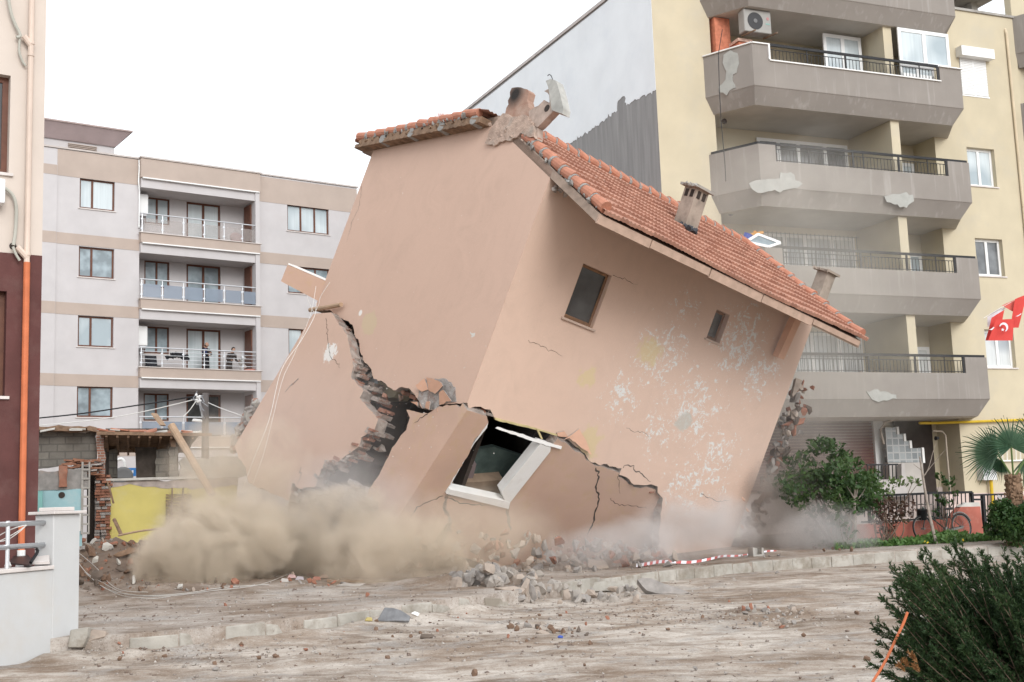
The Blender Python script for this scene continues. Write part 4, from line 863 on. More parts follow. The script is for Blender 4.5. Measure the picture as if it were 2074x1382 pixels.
obj('bare_plaster', MB().prism(LC, jag([p+(1,) for p in q], .02, .1, rn2), .02, -.01), M['bare'], balcs[1])
# white capping of the upper balcony, glazed right half, AC unit, flue
cap = MB(); z = FZ[0]; cap.fbox(YF, .62, 7.4, -.16, .05, z+.842, z+.88); cap.fbox(YF, 0, .64, -.16, .05, z+1.362, z+1.4); cap.fbox(YF, .58, .64, -.16, .05, z+.88, z+1.36); cap.fbox(YF, 7.38, 8.36, -.16, .06, z+1.362, z+1.4)
cap.beam(YF.w(-.86, T0, z+1.38), YF.w(0, 0, z+1.38), .1, .04); obj('capping', cap, M['white_paint'], balcs[1])
gz = window(YF, 5.95, 8.1, z+1.42, z+2.68, -.2, yel, PVC, M['glass_curtain'], 2, .12, name='balcony_glazing'); obj('lower_glazing', MB().fbox(YF, 5.95, 7.35, -.24, -.2, z+.88, z+1.1), PVC, gz)
window(YF, 5.95, 7.35, z+.9, z+1.4, -.2, yel, PVC, M['glass_curtain'], 2, .1, name='balcony_glazing')
window(YF, 3.75, 5.3, z+1.25, z+2.65, -1.3, yel, PVC, M['glass_curtain'], 2, .12, name='balcony_glazing')
acu = thing('air_conditioner', 'grey air conditioner unit with a dark round fan hung over the top balcony', 'air conditioner', YF.w(.1, -.5, 15.95))
q = [YF.px(x, y, -.45) for x, y in ((1506, 17), (1560, 17), (1560, 70), (1506, 62))]; a0, a1, zz0, zz1 = q[0][0], q[1][0], q[3][2], q[0][2]
o = obj('case', MB().fbox(YF, a0, a1, -.8, -.45, zz0, zz1), mat('ac_grey', (.33, .32, .30), .6), acu); bevel(o, .02)
cc_ = YF.w(a0+(a1-a0)*.4, -.445, (zz0+zz1)/2); R_ = (zz1-zz0)*.38
obj('fan_grille', MB().tube([cc_-YF.et*.02, cc_+YF.et*.008], R_, 24), mat('fan_dark', (.04, .04, .042), .5), acu); obj('fan_hub', MB().tube([cc_, cc_+YF.et*.02], R_*.25, 14), mat('fan_hub', (.15, .15, .15), .5), acu)
lb = MB(); lb.tube([YF.w(a1-.13, -.449, zz1-.25), YF.w(a1-.13, -.44, zz1-.25)], .05, 12); obj('badge', lb, mat('ac_badge', (.45, .22, .22), .6), acu); obj('badge', MB().fbox(YF, a1-.22, a1-.05, -.449, -.442, zz1-.45, zz1-.41), mat('ac_green', (.25, .42, .38), .6), acu)
for s_ in (a0+.1, a1-.1): obj('support_arm', MB().beam(YF.w(s_, -.8, zz0-.03), YF.w(s_+.05, -.1, zz0-.1), .04), M['old_wood'], acu)
bc = thing('barbecue_chimney', 'orange brick barbecue with tapering hood at the left end of the top balcony', 'barbecue', YF.w(-.2, -1.2, 14.4))
obj('flue', MB().fbox(YF, -.45, .12, -1.9, -1.35, 14.3, 17.06), M['bbq'] if 'bbq' in M else M.setdefault('bbq', mat('bbq_brick', (.55, .2, .12), .85, .2, 8, .4)), bc)
mb = MB().hexa([YF.w(-.1, -1.4, 14.4), YF.w(.75, -1.4, 14.4), YF.w(.75, -.7, 14.4), YF.w(-.1, -.7, 14.4), YF.w(.1, -1.4, 16.1), YF.w(.5, -1.4, 16.1), YF.w(.5, -.85, 16.1), YF.w(.1, -.85, 16.1)]); obj('hood', mb, M['bbq'], bc)
obj('ledge', MB().fbox(YF, .05, .58, -1.4, -.8, 16.1, 16.2), mat('bbq_ledge', (.6, .4, .32), .85, .3, 12), bc)
tag(obj('balcony_cable', MB().tube(pxc(YF, .06, [(1463, 60), (1455, 110), (1457, 180), (1460, 240), (1468, 330), (1470, 368)]), .012, 5), M['black_iron']), 'thin black cable hanging down across the upper balconies', 'cable')
for (x, y) in ((1467, 246), (1480, 432)):
    q = YF.px(x, y, T0); obj('vent_hole', MB().tube([YF.w(q[0], T0+.02, q[2]), YF.w(q[0], T0-.02, q[2])], .09, 14), M['dark_inside'], yel)
# right column of windows, one shuttered with its box
for i, (a, b, c, d) in enumerate(((9.7, 10.95, 12.18, 13.57), (9.7, 10.93, 8.95, 10.28), (9.75, 11.05, 5.72, 7.05))):
    window(YF, a, b, c, d, T0-.16, yel, PVC, [M['glass_curtain'], M['glass_mid'], M['lace']][i], 2, .09, (T0+.04, M['marble_sill']))
mb = MB()
for k in range(23): mb.fbox(YF, 9.74, 10.30, T0-.03, T0+.015, 15.52+k*.06, 15.52+k*.06+.05); mb.fbox(YF, 10.36, 10.93, T0-.03, T0+.015, 15.52+k*.06, 15.52+k*.06+.05)
sh = obj('roller_shutter', mb, PVC, yel); obj('shutter_box', MB().fbox(YF, 9.6, 11.1, T0+.001, T0+.3, 16.85, 17.2), PVC, sh); obj('shutter_frame', MB().fbox(YF, 9.7, 10.97, T0+.001, T0+.02, 15.45, 15.5), PVC, sh)
obj('shutter_rail', MB().fbox(YF, 10.3, 10.36, T0-.03, T0+.02, 15.5, 16.9), PVC, sh); obj('shutter_back', MB().fbox(YF, 9.7, 10.97, T0-.1, T0-.05, 15.5, 16.9), M['glass_grey'], sh)
obj('drainpipe', MB().tube([YF.w(12.0, T0+.06, 3), YF.w(12.0, T0+.06, 18.0), YF.w(12.0, T0-.0, 18.2)], .05, 8), mat('yellow_pipe', (.6, .5, .36), .7), yel)
# far right balcony bay of the same building
for zf in (17.3, 14.0):
    mb = MB().hexa([YF.w(12.5, T0, zf-.54), YF.w(18, T0, zf-.54), YF.w(18, -.3, zf-.54), YF.w(13.2, -.3, zf-.54), YF.w(12.4, T0, zf+.0), YF.w(18, T0, zf), YF.w(18, 0, zf), YF.w(13.1, 0, zf)]); mb.hexa([YF.w(12.4, T0, zf+.001), YF.w(18, T0, zf+.001), YF.w(18, 0, zf+.001), YF.w(13.1, 0, zf+.001), YF.w(12.4, T0, zf+1.4), YF.w(18, T0, zf+1.4), YF.w(18, 0, zf+1.4), YF.w(13.1, 0, zf+1.4)])
    obj('balcony', mb, M['bal'], yel)
wallp('wall', YF, R4(12.45, 20, 0, 20.4), T0-.05, .3, [], M['yellow'], yel)
window(YF, 12.75, 13.6, 14.6, 16.2, T0+.1, yel, PVC, M['glass_curtain'], 1, .12)
rc = obj('roof_chimney', MB().hexa([YF.w(10.6, -4.5, 18.4), YF.w(13.2, -4.5, 18.4), YF.w(13.2, -3.2, 18.4), YF.w(10.6, -3.2, 18.4), YF.w(10.9, -4.4, 19.7), YF.w(13, -4.4, 19.7), YF.w(13, -3.3, 19.7), YF.w(10.9, -3.3, 19.7)]), M['concrete'], yel); obj('chimney_lid', MB().fbox(YF, 10.5, 13.3, -4.7, -3.0, 20.2, 20.3), M['concrete'], rc); [obj('chimney_post', MB().fbox(YF, q_, q_+.3, -4.2, -3.6, 19.7, 20.2), M['concrete'], rc) for q_ in (11, 12.6)]
# ground floor: brown roller shutter, entrance with glass-block stair wall, gas pipe
mb = MB(); z = 1.75
while z < 4.0: mb.fbox(YF, .5, 3.55 if False else 5.35, T1+.18, T1+.26, z, z+.085); z += .1
gs = obj('roller_shutter', mb, mat('shutter_brown', (.12, .05, .04), .6, .15, 3), yel); obj('shutter_frame', MB().fbox(YF, 5.36, 5.75, T1+.1, T1+.34, 1.5, 4.0), M['white_paint'], gs)
obj('ground_floor_wall', MB().fbox(YF, -.5, 8.2, T1, T1+.15, 0, 1.7), mat('pinkish_plinth', (.45, .38, .35), .9, .1), yel)
ent = obj('entrance', MB().prism(YF, P2x(YF, [(1808, 846), (1886, 850), (1898, 1000), (1868, 1000), (1830, 1000)], T1+.2), T1+.2, T1+.16), M['dark_inside'], yel)  # flat near-black sheet, paints the shade of the doorway
M['glassblock'] = NT('glass_block'); t = M['glassblock']; bt = t.n('TexBrick', None, Vector=t.tc.outputs['UV'], Color1=(.30, .32, .32), Color2=(.16, .175, .18), Mortar=(.36, .36, .35), Scale=1.0, Mortar_Size=.022, Brick_Width=.25, Row_Height=.24); bt.offset = 0.0; t.bsdf(bt.outputs[0], .2, .6, t.noise(14), .3, .02); M['glassblock'] = t.mat
pts = P2x(YF, [(1793, 866), (1815, 866), (1815, 880), (1829, 880), (1829, 894), (1841, 894), (1841, 908), (1865, 908), (1867, 937), (1798, 937)], T1+.75)
gbk = obj('glass_block_wall', MB().prism(YF, pts, T1+.75, T1+.6), M['glassblock'], yel)
mb = MB()
for (x0, y0, y1) in ((1815, 866, 880), (1829, 880, 894), (1841, 894, 908), (1866, 908, 938)):
    a = P2x(YF, [(x0, y0), (x0, y1)], T1+.75); mb.fbox(YF, a[0][0]-.0, a[0][0]+.09, T1+.58, T1+.78, a[1][1], a[0][1]+.02)
obj('step_edge', mb, M['white_paint'], gbk)
pts = P2x(YF, [(1798, 938), (1868, 937), (1874, 1002), (1802, 1002)], T1+.78); obj('stair_wall', MB().prism(YF, pts, T1+.8, T1+.55), mat('grey_stair', (.42, .39, .36), .9, .1), yel)
obj('entrance_canopy_pipe', MB().tube(pxc(YF, T1+.9, [(1790, 900), (1783, 870), (1792, 856), (1825, 846)]), .04, 8), M['old_render'], yel)
hb = obj('porch_railing', MB().beam(*pxc(YF, T1+1.2, [(1755, 942), (1818, 941)]), .05), M['black_iron'], yel)
mb = MB()
for k in range(9): mb.beam(*pxc(YF, T1+1.2, [(1757+k*7.2, 942), (1758+k*7.2, 971)]), .025)
obj('porch_bars', mb, M['black_iron'], hb)
pts = P2x(YF, [(1740, 972), (1826, 971), (1826, 940), (1832, 939), (1838, 1005), (1740, 1008)], T1+1.1); obj('porch_wall', MB().prism(YF, pts, T1+1.1, T1+.9), mat('porch_grey', (.46, .43, .41), .9, .1), yel)
gp_ = obj('gas_pipe', MB().tube(pxc(YF, T0+.12, [(1862, 857), (1900, 857), (2010, 853), (2090, 850)]), .045, 8), mat('gas_yellow', (.62, .42, .03), .5), yel)
obj('wall_pipe', MB().tube(pxc(YF, T0+.06, [(1889, 873), (1908, 874), (1915, 882), (1918, 920), (1925, 1000)]), .03, 7), mat('pipe_grey', (.35, .3, .24), .7), yel)
q = YF.px(1895, 888, T0); obj('porch_lamp', MB().tube([YF.w(q[0], T0, q[2]), YF.w(q[0], T0+.12, q[2])], [.07, .05], 12), M['black_plastic'], yel)
mbx = thing('gas_meter_box', 'grey white gas meter cabinet on a yellow riser pipe by the palm tree', 'meter box', YF.w(*[*(YF.px(2005, 970, T0)[0:1])], T0, 1.9))
q0 = YF.px(1989, 928, T0+.3); q1 = YF.px(2020, 972, T0+.3); o = obj('case', MB().fbox(YF, q0[0], q1[0], T0+.0, T0+.3, q1[2], q0[2]), mat('meter_grey', (.6, .6, .59), .5), mbx); obj('door_label', MB().fbox(YF, q0[0]+.04, q0[0]+.26, T0+.3, T0+.304, q1[2]+.15, q1[2]+.45), mat('label_grey', (.4, .41, .42), .5), mbx)
obj('riser', MB().tube(pxc(YF, T0+.15, [(2007, 972), (2009, 1000), (2012, 1040)]), .06, 8), mat('gas_yellow', (.62, .42, .03), .5), mbx)
mb = MB()
for k in range(7): mb.beam(*pxc(YF, T0+.08, [(2030+k*9, 905), (2031+k*9, 933)]), .02)
mb.beam(*pxc(YF, T0+.08, [(2022, 934), (2090, 932)]), .05); gw = window(YF, 11.2, 13.4, 2.55, 3.4, T0+.02, yel, PVC, M['glass_curtain'], 2, .08); obj('window_grille', mb, M['white_paint'], gw)
obj('ground_floor_sill', MB().fbox(YF, 11.1, 14, T0+.01, T0+.12, 2.46, 2.54), M['white_paint'], gw)
obj('painted_plinth', MB().fbox(YF, 7.4, 12.4, T0+.002, T0+.012, 0, 1.45), mat('pale_pink', (.58, .46, .42), .9, .06), yel)
# ================================================================== GROUND, KERB, STREET
KERB = [(-60, -30), (-9.5, 12.4), (-6.1, 15.0), (-4.95, 15.25), (-4.04, 15.75), (-3.06, 16.75), (-2.48, 17.45), (-1.34, 18.69), (-.2, 20.1), (.48, 21.4), (1.29, 22.45), (2.12, 23.3), (3.42, 24.8), (4.71, 25.9), (6.91, 27.4), (8.91, 28.3), (10.81, 28.75), (13.5, 29.3), (40, 36)]
KP = np.array(KERB, float); KSEG = np.linalg.norm(np.diff(KP, axis=0), axis=1); KACC = np.concatenate([[0], np.cumsum(KSEG)])
def kpt(u): return np.array([np.interp(u, KACC, KP[:, 0]), np.interp(u, KACC, KP[:, 1])])
def kfind(x): return float(np.interp(x, KP[:, 0], KACC))
def fbm(x, y, sc, octv=4): return mnoise.fractal(Vector((x*sc, y*sc, 3.7)), .9, 2.1, octv)
def street_z(x, y):
    dk = np.interp(x, KP[:, 0], KP[:, 1])-y
    heap = .13*max(0, 1-abs(dk-.1)/.7)*max(0, min(1, (.8-x)/1.5))*max(0, .7+.9*fbm(x, y, .9, 3)) if -6 < x < 1 and -.3 < dk < .9 else 0
    return heap+.035*fbm(x, y, .35, 3) + .02*fbm(x, y, 1.7, 4) + .012*fbm(x*.5+y*.5, y-x, 4, 3)
def smooth(a, b, v): u = min(1, max(0, (v-a)/(b-a))); return u*u*(3-2*u)
def lot_z(x, y):
    z = .24+.02*fbm(x, y, .9, 4)
    left = smooth(-1.5, -6, x)*smooth(20, 32, y); z += left*(.55+.3*fbm(x, y, .45, 5)+.12*fbm(x, y, 1.8, 4))
    mound = math.exp(-(((x+8.9)/2.6)**2+((y-29)/3)**2)); z += mound*(.42+.4*fbm(x, y, .8, 5))+.25*math.exp(-(((x+7.6)/2.0)**2+((y-24.5)/2.2)**2))*(1+.9*fbm(x, y, 1.6, 5))
    z += .2*math.exp(-(((x+1.2)/1.2)**2+((y-22.6)/.8)**2))*(1+.6*fbm(x, y, 1.5, 4))
    z += .15*smooth(26, 34, y)*smooth(1, 5, x)
    z += smooth(33, 60, y)*.1
    return z
def axis(dense, step, far):
    a = list(np.arange(dense[0], dense[1]+1e-6, step)); d = step; p = a[-1]
    while p < far: d *= 1.35; p += d; a.append(p)
    d = step; p = a[0]
    while p > -far: d *= 1.35; p -= d; a.insert(0, p)
    return a
def grid(name, X, Y, zf, m, kind='structure'):
    V = []; nx, ny = len(X), len(Y)
    for y in Y:
        for x in X: V.append((x, y, zf(x, y)))
    i = np.arange(nx-1); Fc = np.concatenate([np.stack([i+j*nx, i+1+j*nx, i+1+(j+1)*nx, i+(j+1)*nx], 1) for j in range(ny-1)])
    o = fastobj(name, V, Fc, m, org=(0, 0, 0), smooth=True); return tag(o, kind=kind)
def dirt_mat(name, pale, brown, grey, fstreak, lot):
    t = NT(name); O = t.tc.outputs['Object']
    mp = t.n('Mapping', None, Vector=O); mp.inputs['Rotation'].default_value = (0, 0, math.radians(-38)); mp.inputs['Scale'].default_value = (.42, 1.3, 1)
    st = t.noise(1.6, mp.outputs[0], detail=8, rough=.62, dist=1.3)
    mp2 = t.n('Mapping', None, Vector=O); mp2.inputs['Rotation'].default_value = (0, 0, math.radians(-32)); mp2.inputs['Scale'].default_value = (.6, 6, 1)
    fine = t.noise(2.5, mp2.outputs[0], detail=6, rough=.65)
    big = t.noise(.38, detail=5, rough=.6); med = t.noise(1.7, detail=8, rough=.65)
    v = t.math('ADD', t.math('MULTIPLY', st, fstreak), t.math('ADD', t.math('MULTIPLY', big, .55), t.math('MULTIPLY', med, .4)))
    v = t.math('ADD', v, t.math('MULTIPLY', fine, fstreak*.28))
    k = .5*(fstreak*1.28+.95)
    c = t.mix(t.ramp(v, k-.09, k+.10), t.mix(t.ramp(t.noise(.8, detail=6), .4, .65), mul(brown, .95), mul(brown, .62)), pale)
    c = t.mix(t.math('MULTIPLY', t.ramp(t.noise(.9, detail=7, rough=.7), .54, .62), .6), c, grey)
    c = t.mix(t.math('MULTIPLY', t.ramp(t.noise(24, detail=3, rough=.7), .56, .66), .55), c, mul(brown, .62))
    c = t.mix(t.math('MULTIPLY', t.ramp(t.noise(31, detail=3, rough=.7), .60, .7), .6), c, mul(pale, 1.25))
    c = t.mix(t.math('MULTIPLY', t.ramp(t.noise(5.5, detail=9, rough=.75), .5, .66), .55), c, mul(brown, .9))
    c = t.mix(t.math('MULTIPLY', t.ramp(t.noise(60, detail=2, rough=.8), .58, .68), .5), c, mul(brown, .5))
    vo = t.n('TexVoronoi', None, Vector=O, Scale=17.0); sp = t.ramp(vo.outputs[0], .2, .12)
    c = t.mix(t.math('MULTIPLY', sp, .6), c, t.mix(vo.outputs[1], mul(brown, .6), mul(pale, 1.1)))
    if lot:
        so = t.sphere((-9.3, 27.5, .5), 1.5, 8.0); c = t.mix(t.math('MULTIPLY', t.ramp(t.math('ADD', so, t.noise(1.2, detail=7)), .75, 1.1), .85), c, t.mix(t.noise(3, detail=8), (.09, .06, .045), (.22, .16, .12)))
    h = t.math('ADD', t.math('MULTIPLY', t.noise(22, detail=6, rough=.7), 1.0), t.math('MULTIPLY', fine, .8)); h = t.math('ADD', h, t.math('MULTIPLY', sp, .5))
    t.bsdf(c, .95, .15, h, .55, .03); return t.mat
M['street'] = dirt_mat('street_dirt', (.55, .49, .43), (.27, .198, .145), (.33, .31, .29), .4, 0)
M['lot'] = dirt_mat('lot_dirt', (.46, .41, .365), (.25, .185, .137), (.33, .31, .29), .3, 1)
grid('street', axis((-9, 14), .12, 700), axis((6.5, 31), .12, 900), lambda x, y: street_z(x, y) if abs(x) < 30 and y < 60 else 0.0, M['street'])
# pavement and building lot behind the kerb: rows follow the kerb line
us = []; u = 0.0
while u < KACC[-1]:
    us.append(u); p = kpt(u); u += .16 if -10 < p[0] < 14 else 1.5
vs = [0, .1]; 
while vs[-1] < 130: vs.append(vs[-1]+(.16 if vs[-1] < 17 else min(4, (vs[-1]-16)*.2)))
ld_ = np.array([-.3, .954]); V = [(kpt(u)[0], kpt(u)[1], -.15) for u in us]
for v in vs:
    for u in us:
        p = kpt(u)+ld_*v; V.append((p[0], p[1], (.232 if v < .05 else lot_z(p[0], p[1])) if abs(p[0]) < 40 and p[1] < 70 else .3))
nx = len(us); i = np.arange(nx-1); Fc = np.concatenate([np.stack([i+j*nx, i+1+j*nx, i+1+(j+1)*nx, i+(j+1)*nx], 1) for j in range(len(vs))])
tag(fastobj('pavement_and_lot', V, Fc, M['lot'], org=(0, 0, 0), smooth=True), kind='structure')
# kerb
rk = random.Random(5); M['kerb'] = NT('kerb_stone'); t = M['kerb']; c = t.mix(t.ramp(t.noise(2.2, detail=8), .35, .65), (.30, .28, .245), (.44, .41, .365)); c = t.mix(t.math('MULTIPLY', t.ramp(t.noise(1.6, detail=8, rough=.7), .46, .62), .75), c, (.2, .165, .125)); t.bsdf(c, .92, .2, t.noise(25, detail=6), .5, .02); M['kerb'] = t.mat
kb = MB(); u = kfind(-4.95); 
while u < kfind(16):
    a = kpt(u+.006); b = kpt(u+.612); xm = (a[0]+b[0])/2
    if not (-.35 < xm < .62):
        d = nrm(b-a); n = np.array([d[1], -d[0]]); dz = rk.gauss(0, .007); left = xm < -.3; w0 = .015+rk.gauss(0, .006)
        P = []
        for z, o1 in ((-.05, w0+.01), (.235+dz-(rk.uniform(0, .05) if left else 0), w0)):
            q = [a+n*o1, b+n*(o1+rk.gauss(0, .004)), b-n*.14, a-n*.14]; P += [A3(p_[0], p_[1], z) for p_ in q]
        if left and rk.random() < .45: P[5] = P[5]-A3(0, 0, rk.uniform(.03, .1)); P[5][:2] -= n*rk.uniform(0, .05)
        kb.hexa(P)
    u += .62
ko = tag(obj('kerb', kb, M['kerb'], None, org=(0, 0, 0)), kind='structure'); bevel(ko, .018, 2)
def gz(x, y): return max(lot_z(x, y), 0) if (y-np.interp(x, KP[:, 0], KP[:, 1])) > 0 else street_z(x, y)
def ghit(x, y):
    r = ray(x, y); d = 6.0
    while d < 80:
        p = EYE+r*d
        if p[2] < gz(p[0], p[1]): return p
        d += .12
    return p
# ------------------------------------------------------------------ white garden wall with steel rails
WF = Frame(A3(-5.77, 15.3, 0), (.3518, .9361, 0), (.9361, -.3518, 0))
gw_ = thing('garden_wall', 'white rendered garden wall with square end post and two steel rails', 'wall', WF.w(-2, -.15, 0))
M['gw'] = mat('garden_white', (.52, .52, .515), .75, .05, 1.2, .25, 50, stain=(.5, .45, .39), stain_amt=.35, stain_sc=1.1)
o = obj('wall', MB().fbox(WF, -9, -.24, -.3, 0, -.1, 1.08), M['gw'], gw_); bevel(o, .01)
o = obj('post', MB().fbox(WF, -.24, .24, -.30, .001, -.1, 1.76), M['gw'], gw_); bevel(o, .01)
o = obj('post_cap', MB().fbox(WF, -.30, .30, -.36, .06, 1.762, 1.80), M['marble_sill'], gw_); bevel(o, .006)
o = obj('post_cap', MB().fbox(WF, -.2, .16, -.28, -.02, 1.802, 1.85), M['marble_sill'], gw_); bevel(o, .006)
o = obj('wall_cap', MB().fbox(WF, -9, -.243, -.34, .03, 1.082, 1.13), M['marble_sill'], gw_); bevel(o, .006)
for z in (1.66, 1.385): obj('rail', MB().tube([WF.w(-9, -.15, z), WF.w(-.241, -.15, z)], .032, 12), M['steel'], gw_, True)
obj('upright', MB().tube([WF.w(-.85, -.15, 1.13), WF.w(-.85, -.15, 1.7)], .025, 10), M['steel'], gw_)
tag(obj('plastic_sheet', MB().hexa([A3(*onz(x, y, 1.15)) for x, y in ((18, 1143), (60, 1147), (75, 1140), (40, 1130))]+[A3(*onz(x, y, 1.15))+A3(0, 0, .015) for x, y in ((18, 1143), (60, 1147), (72, 1140), (38, 1112))]), M['black_plastic']), 'black sheet of plastic folded over on top of the white garden wall', 'plastic sheet')
tag(obj('black_bag', MB().tube(curve([at(62, 1140, 14.6), at(70, 1128, 14.7), at(76, 1118, 14.8), at(74, 1112, 14.9)]), [.02]*18+[.01], 8), M['black_plastic']), 'thin black strip of rubber standing on the garden wall near its post', 'rubber strip')
r = random.Random(4); mb = MB()
mb.rock(at(17, 1143, 14.7)-A3(0, 0, .02), (.16, .1, .06), r); tag(obj('broken_tile', mb, M['white_paint']), 'small white broken tile lying on the garden wall cap', 'tile')
tag(obj('board', MB().hexa([at(x, y, 14.75) for x, y in ((60, 1144), (101, 1143), (100, 1138), (64, 1139))]+[at(x, y, 14.9) for x, y in ((68, 1133), (101, 1138), (100, 1124), (70, 1128))]), M['marble_sill']), 'pale flat board leaning on the garden wall below the lower rail', 'board')
for k, pts in enumerate([[(-10, 1090), (15, 1076), (35, 1068), (52, 1064)], [(-10, 1101), (20, 1086), (40, 1074), (54, 1064)], [(-10, 1098), (14, 1094), (36, 1080), (50, 1068)]]):
    tag(obj('wall_wire', MB().tube(curve([at(x, y, 14.5) for x, y in pts]), .006, 5), M['cable_white']), ['upper white wire sagging behind the steel rails of the garden wall', 'middle white wire drooping behind the rails of the garden wall', 'lowest white wire behind the rails of the garden wall'][k], 'wire', 'wires behind the garden wall rails')
# ------------------------------------------------------------------ ruined shack on the left
SH = azframe((210, 1085), 33, 72)
def sq(pts, t=0.0): return P2x(SH, pts, t)
def sprism(name, pts, t, th, m, par, holes=(), rough=0.0, seed=1):
    q = sq(pts, t); q = jag([p+(1,) for p in q], rough, .15, random.Random(seed)) if rough else q
    return obj(name, MB().prism(SH, q, t, t-th, [sq(h, t) for h in holes]), m, par)
M['old_block'] = brickmat('old_block', (.24, .22, .19), (.19, .175, .155), (.15, .14, .125), .42, .21, .02); M['old_brick'] = brickmat('old_brick', (.33, .13, .08), (.25, .12, .08), (.34, .3, .27))
M['yellow_plaster'] = mat('yellow_plaster', (.58, .50, .17), .9, .08, 1.2, .2, 40, stain=(.55, .5, .3), stain_amt=.35); M['blue_plaster'] = mat('blue_plaster', (.30, .47, .50), .9, .08, 2, .2, 40, stain=(.45, .5, .5), stain_amt=.4); M['turq'] = mat('turquoise', (.22, .45, .42), .9, .1, 2)
shack = thing('ruined_shack', 'half demolished shack with a yellow wall, open dark loft and bare block walls', 'ruin', SH.w(1, -1, .2))
sprism('yellow_wall', [(216, 978), (480, 972), (480, 1120), (214, 1120)], 0, .2, M['yellow_plaster'], shack)
sprism('bare_band', [(214, 976), (482, 968), (482, 985), (400, 990), (340, 990), (300, 986), (250, 984), (220, 988)], .012, .2, mat('bare_pinkish', (.42, .36, .33), .95, .25, 5, .5), shack, rough=.02)
sprism('wall_ledge', [(210, 970), (484, 962), (484, 967), (210, 975)], .1, .5, M['pale_concrete'], shack)
# brick quoin left of the yellow wall (real broken bricks)
mb = MB(); r = random.Random(8); q = sq([(196, 965), (221, 1105)]); z = q[1][1]
while z < q[0][1]:
    for k in range(3):
        w = r.uniform(.1, .16); mb.box(SH.w(q[0][0]+.05+k*.13+r.gauss(0, .02), .0+r.uniform(-.05, .08), z), (.14, .24, .065), np.stack([SH.ex, SH.et, SH.ez], 1), r.choice([0, 0, 1]))
    z += .08
obj('brick_quoin', mb, [M['brick_red'], M['mortar']], shack)
sprism('quoin_core', [(192, 965), (219, 965), (221, 1110), (192, 1110)], -.05, .3, M['mortar'], shack)
# loft: posts, roof, back openings
sprism('loft_post', [(194, 866), (212, 870), (212, 965), (196, 965)], .0, .35, M['old_brick'], shack, rough=.02)
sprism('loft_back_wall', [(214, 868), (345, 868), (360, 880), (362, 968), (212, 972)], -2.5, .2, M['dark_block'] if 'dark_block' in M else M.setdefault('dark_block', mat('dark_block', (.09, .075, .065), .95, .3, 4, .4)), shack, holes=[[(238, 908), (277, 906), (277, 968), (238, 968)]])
sprism('loft_pier', [(316, 911), (344, 910), (346, 968), (316, 969)], -.6, .4, M['old_block'], shack, rough=.015)
sprism('loft_pier', [(344, 905), (360, 905), (360, 968), (344, 969)], -.1, .4, M['old_block'], shack, rough=.02)
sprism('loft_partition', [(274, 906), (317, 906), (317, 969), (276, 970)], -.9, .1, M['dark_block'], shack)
sprism('loft_pier', [(221, 912), (238, 908), (237, 966), (222, 968)], -2.0, .3, M['old_block'], shack, rough=.015)
rfm = obj('roof', MB().hexa([SH.w(*p) for p in ((-.1, .5, 4.0), (2.55, .5, 3.9), (2.3, -3.4, 3.62), (-.1, -3.4, 3.68), (-.1, .5, 4.07), (2.55, .5, 3.97), (2.3, -3.4, 3.69), (-.1, -3.4, 3.75))]), M['old_wood'], shack)
mb = MB()
for k in range(9): x = .05+k*.29; mb.beam(SH.w(x, .5, 3.95-.04*x), SH.w(x, -3.3, 3.62-.02*x), .06, .08)
obj('rafters', mb, M['old_wood'], rfm)
mb = MB(); r = random.Random(12)
for k in range(46):
    x = r.uniform(-2.4, 2.6); mb.box(SH.w(x, r.uniform(-.6, .45), 4.08-.04*x+r.uniform(0, .06)), (r.uniform(.2, .5), r.uniform(.15, .3), .03), np.stack([nrm(SH.ex+SH.ez*r.gauss(0, .12)), nrm(SH.et+SH.ez*r.gauss(0, .2)), SH.ez], 1), r.choice([0, 0, 1, 2]))
obj('roof_debris', mb, [M['pale_concrete'], M['old_wood'], M['terracotta']], rfm)
obj('eave_plank', MB().beam(SH.w(-.2, .52, 4.02), SH.w(2.9, .52, 3.92), .08, .09), M['old_wood'], rfm)
sprism('loft_post', [(345, 875), (355, 875), (356, 905), (346, 905)], .1, .15, M['old_wood'], shack)
sprism('brace', [(257, 905), (263, 905), (292, 926), (290, 930)], -2.2, .08, M['old_wood'], shack)
# left block wall above, lower blue room
sprism('block_wall', [(60, 868), (196, 874), (196, 935), (150, 941), (60, 952)], -.3, .25, M['old_block'], shack, rough=.015)
sprism('tile_eave', [(60, 862), (145, 864), (196, 866), (196, 875), (60, 872)], .1, .5, M['old_wood'], shack, rough=.02)
BRF = .8
sprism('blue_wall', [(75, 994), (166, 990), (166, 1120), (75, 1120)], BRF, .15, M['blue_plaster'], shack)
sprism('turquoise_strip', [(74, 995), (86, 995), (86, 1120), (74, 1120)], BRF+.08, .08, M['turq'], shack)
sprism('tiled_patch', [(151, 1036), (165, 1036), (163, 1076), (152, 1076)], BRF+.012, .02, M['white_paint'], shack)
sprism('bare_wall', [(72, 955), (176, 950), (178, 992), (72, 996)], BRF, .2, mat('bare_grey', (.27, .255, .24), .95, .25, 4, .5, stain=(.3, .2, .15), stain_amt=.5), shack, rough=.02)
sprism('brick_pier', [(119, 944), (136, 943), (136, 986), (119, 987)], BRF+.1, .2, M['brick_red'], shack, rough=.01)
q = sq([(125, 1003)], BRF)[0]; obj('stove_hole', MB().tube([SH.w(q[0], BRF+.02, q[1]), SH.w(q[0], BRF, q[1])], .085, 14), M['dark_inside'], shack)
mb = MB(); q = sq([(165, 950), (181, 1082)], BRF+.05); z = q[1][1]
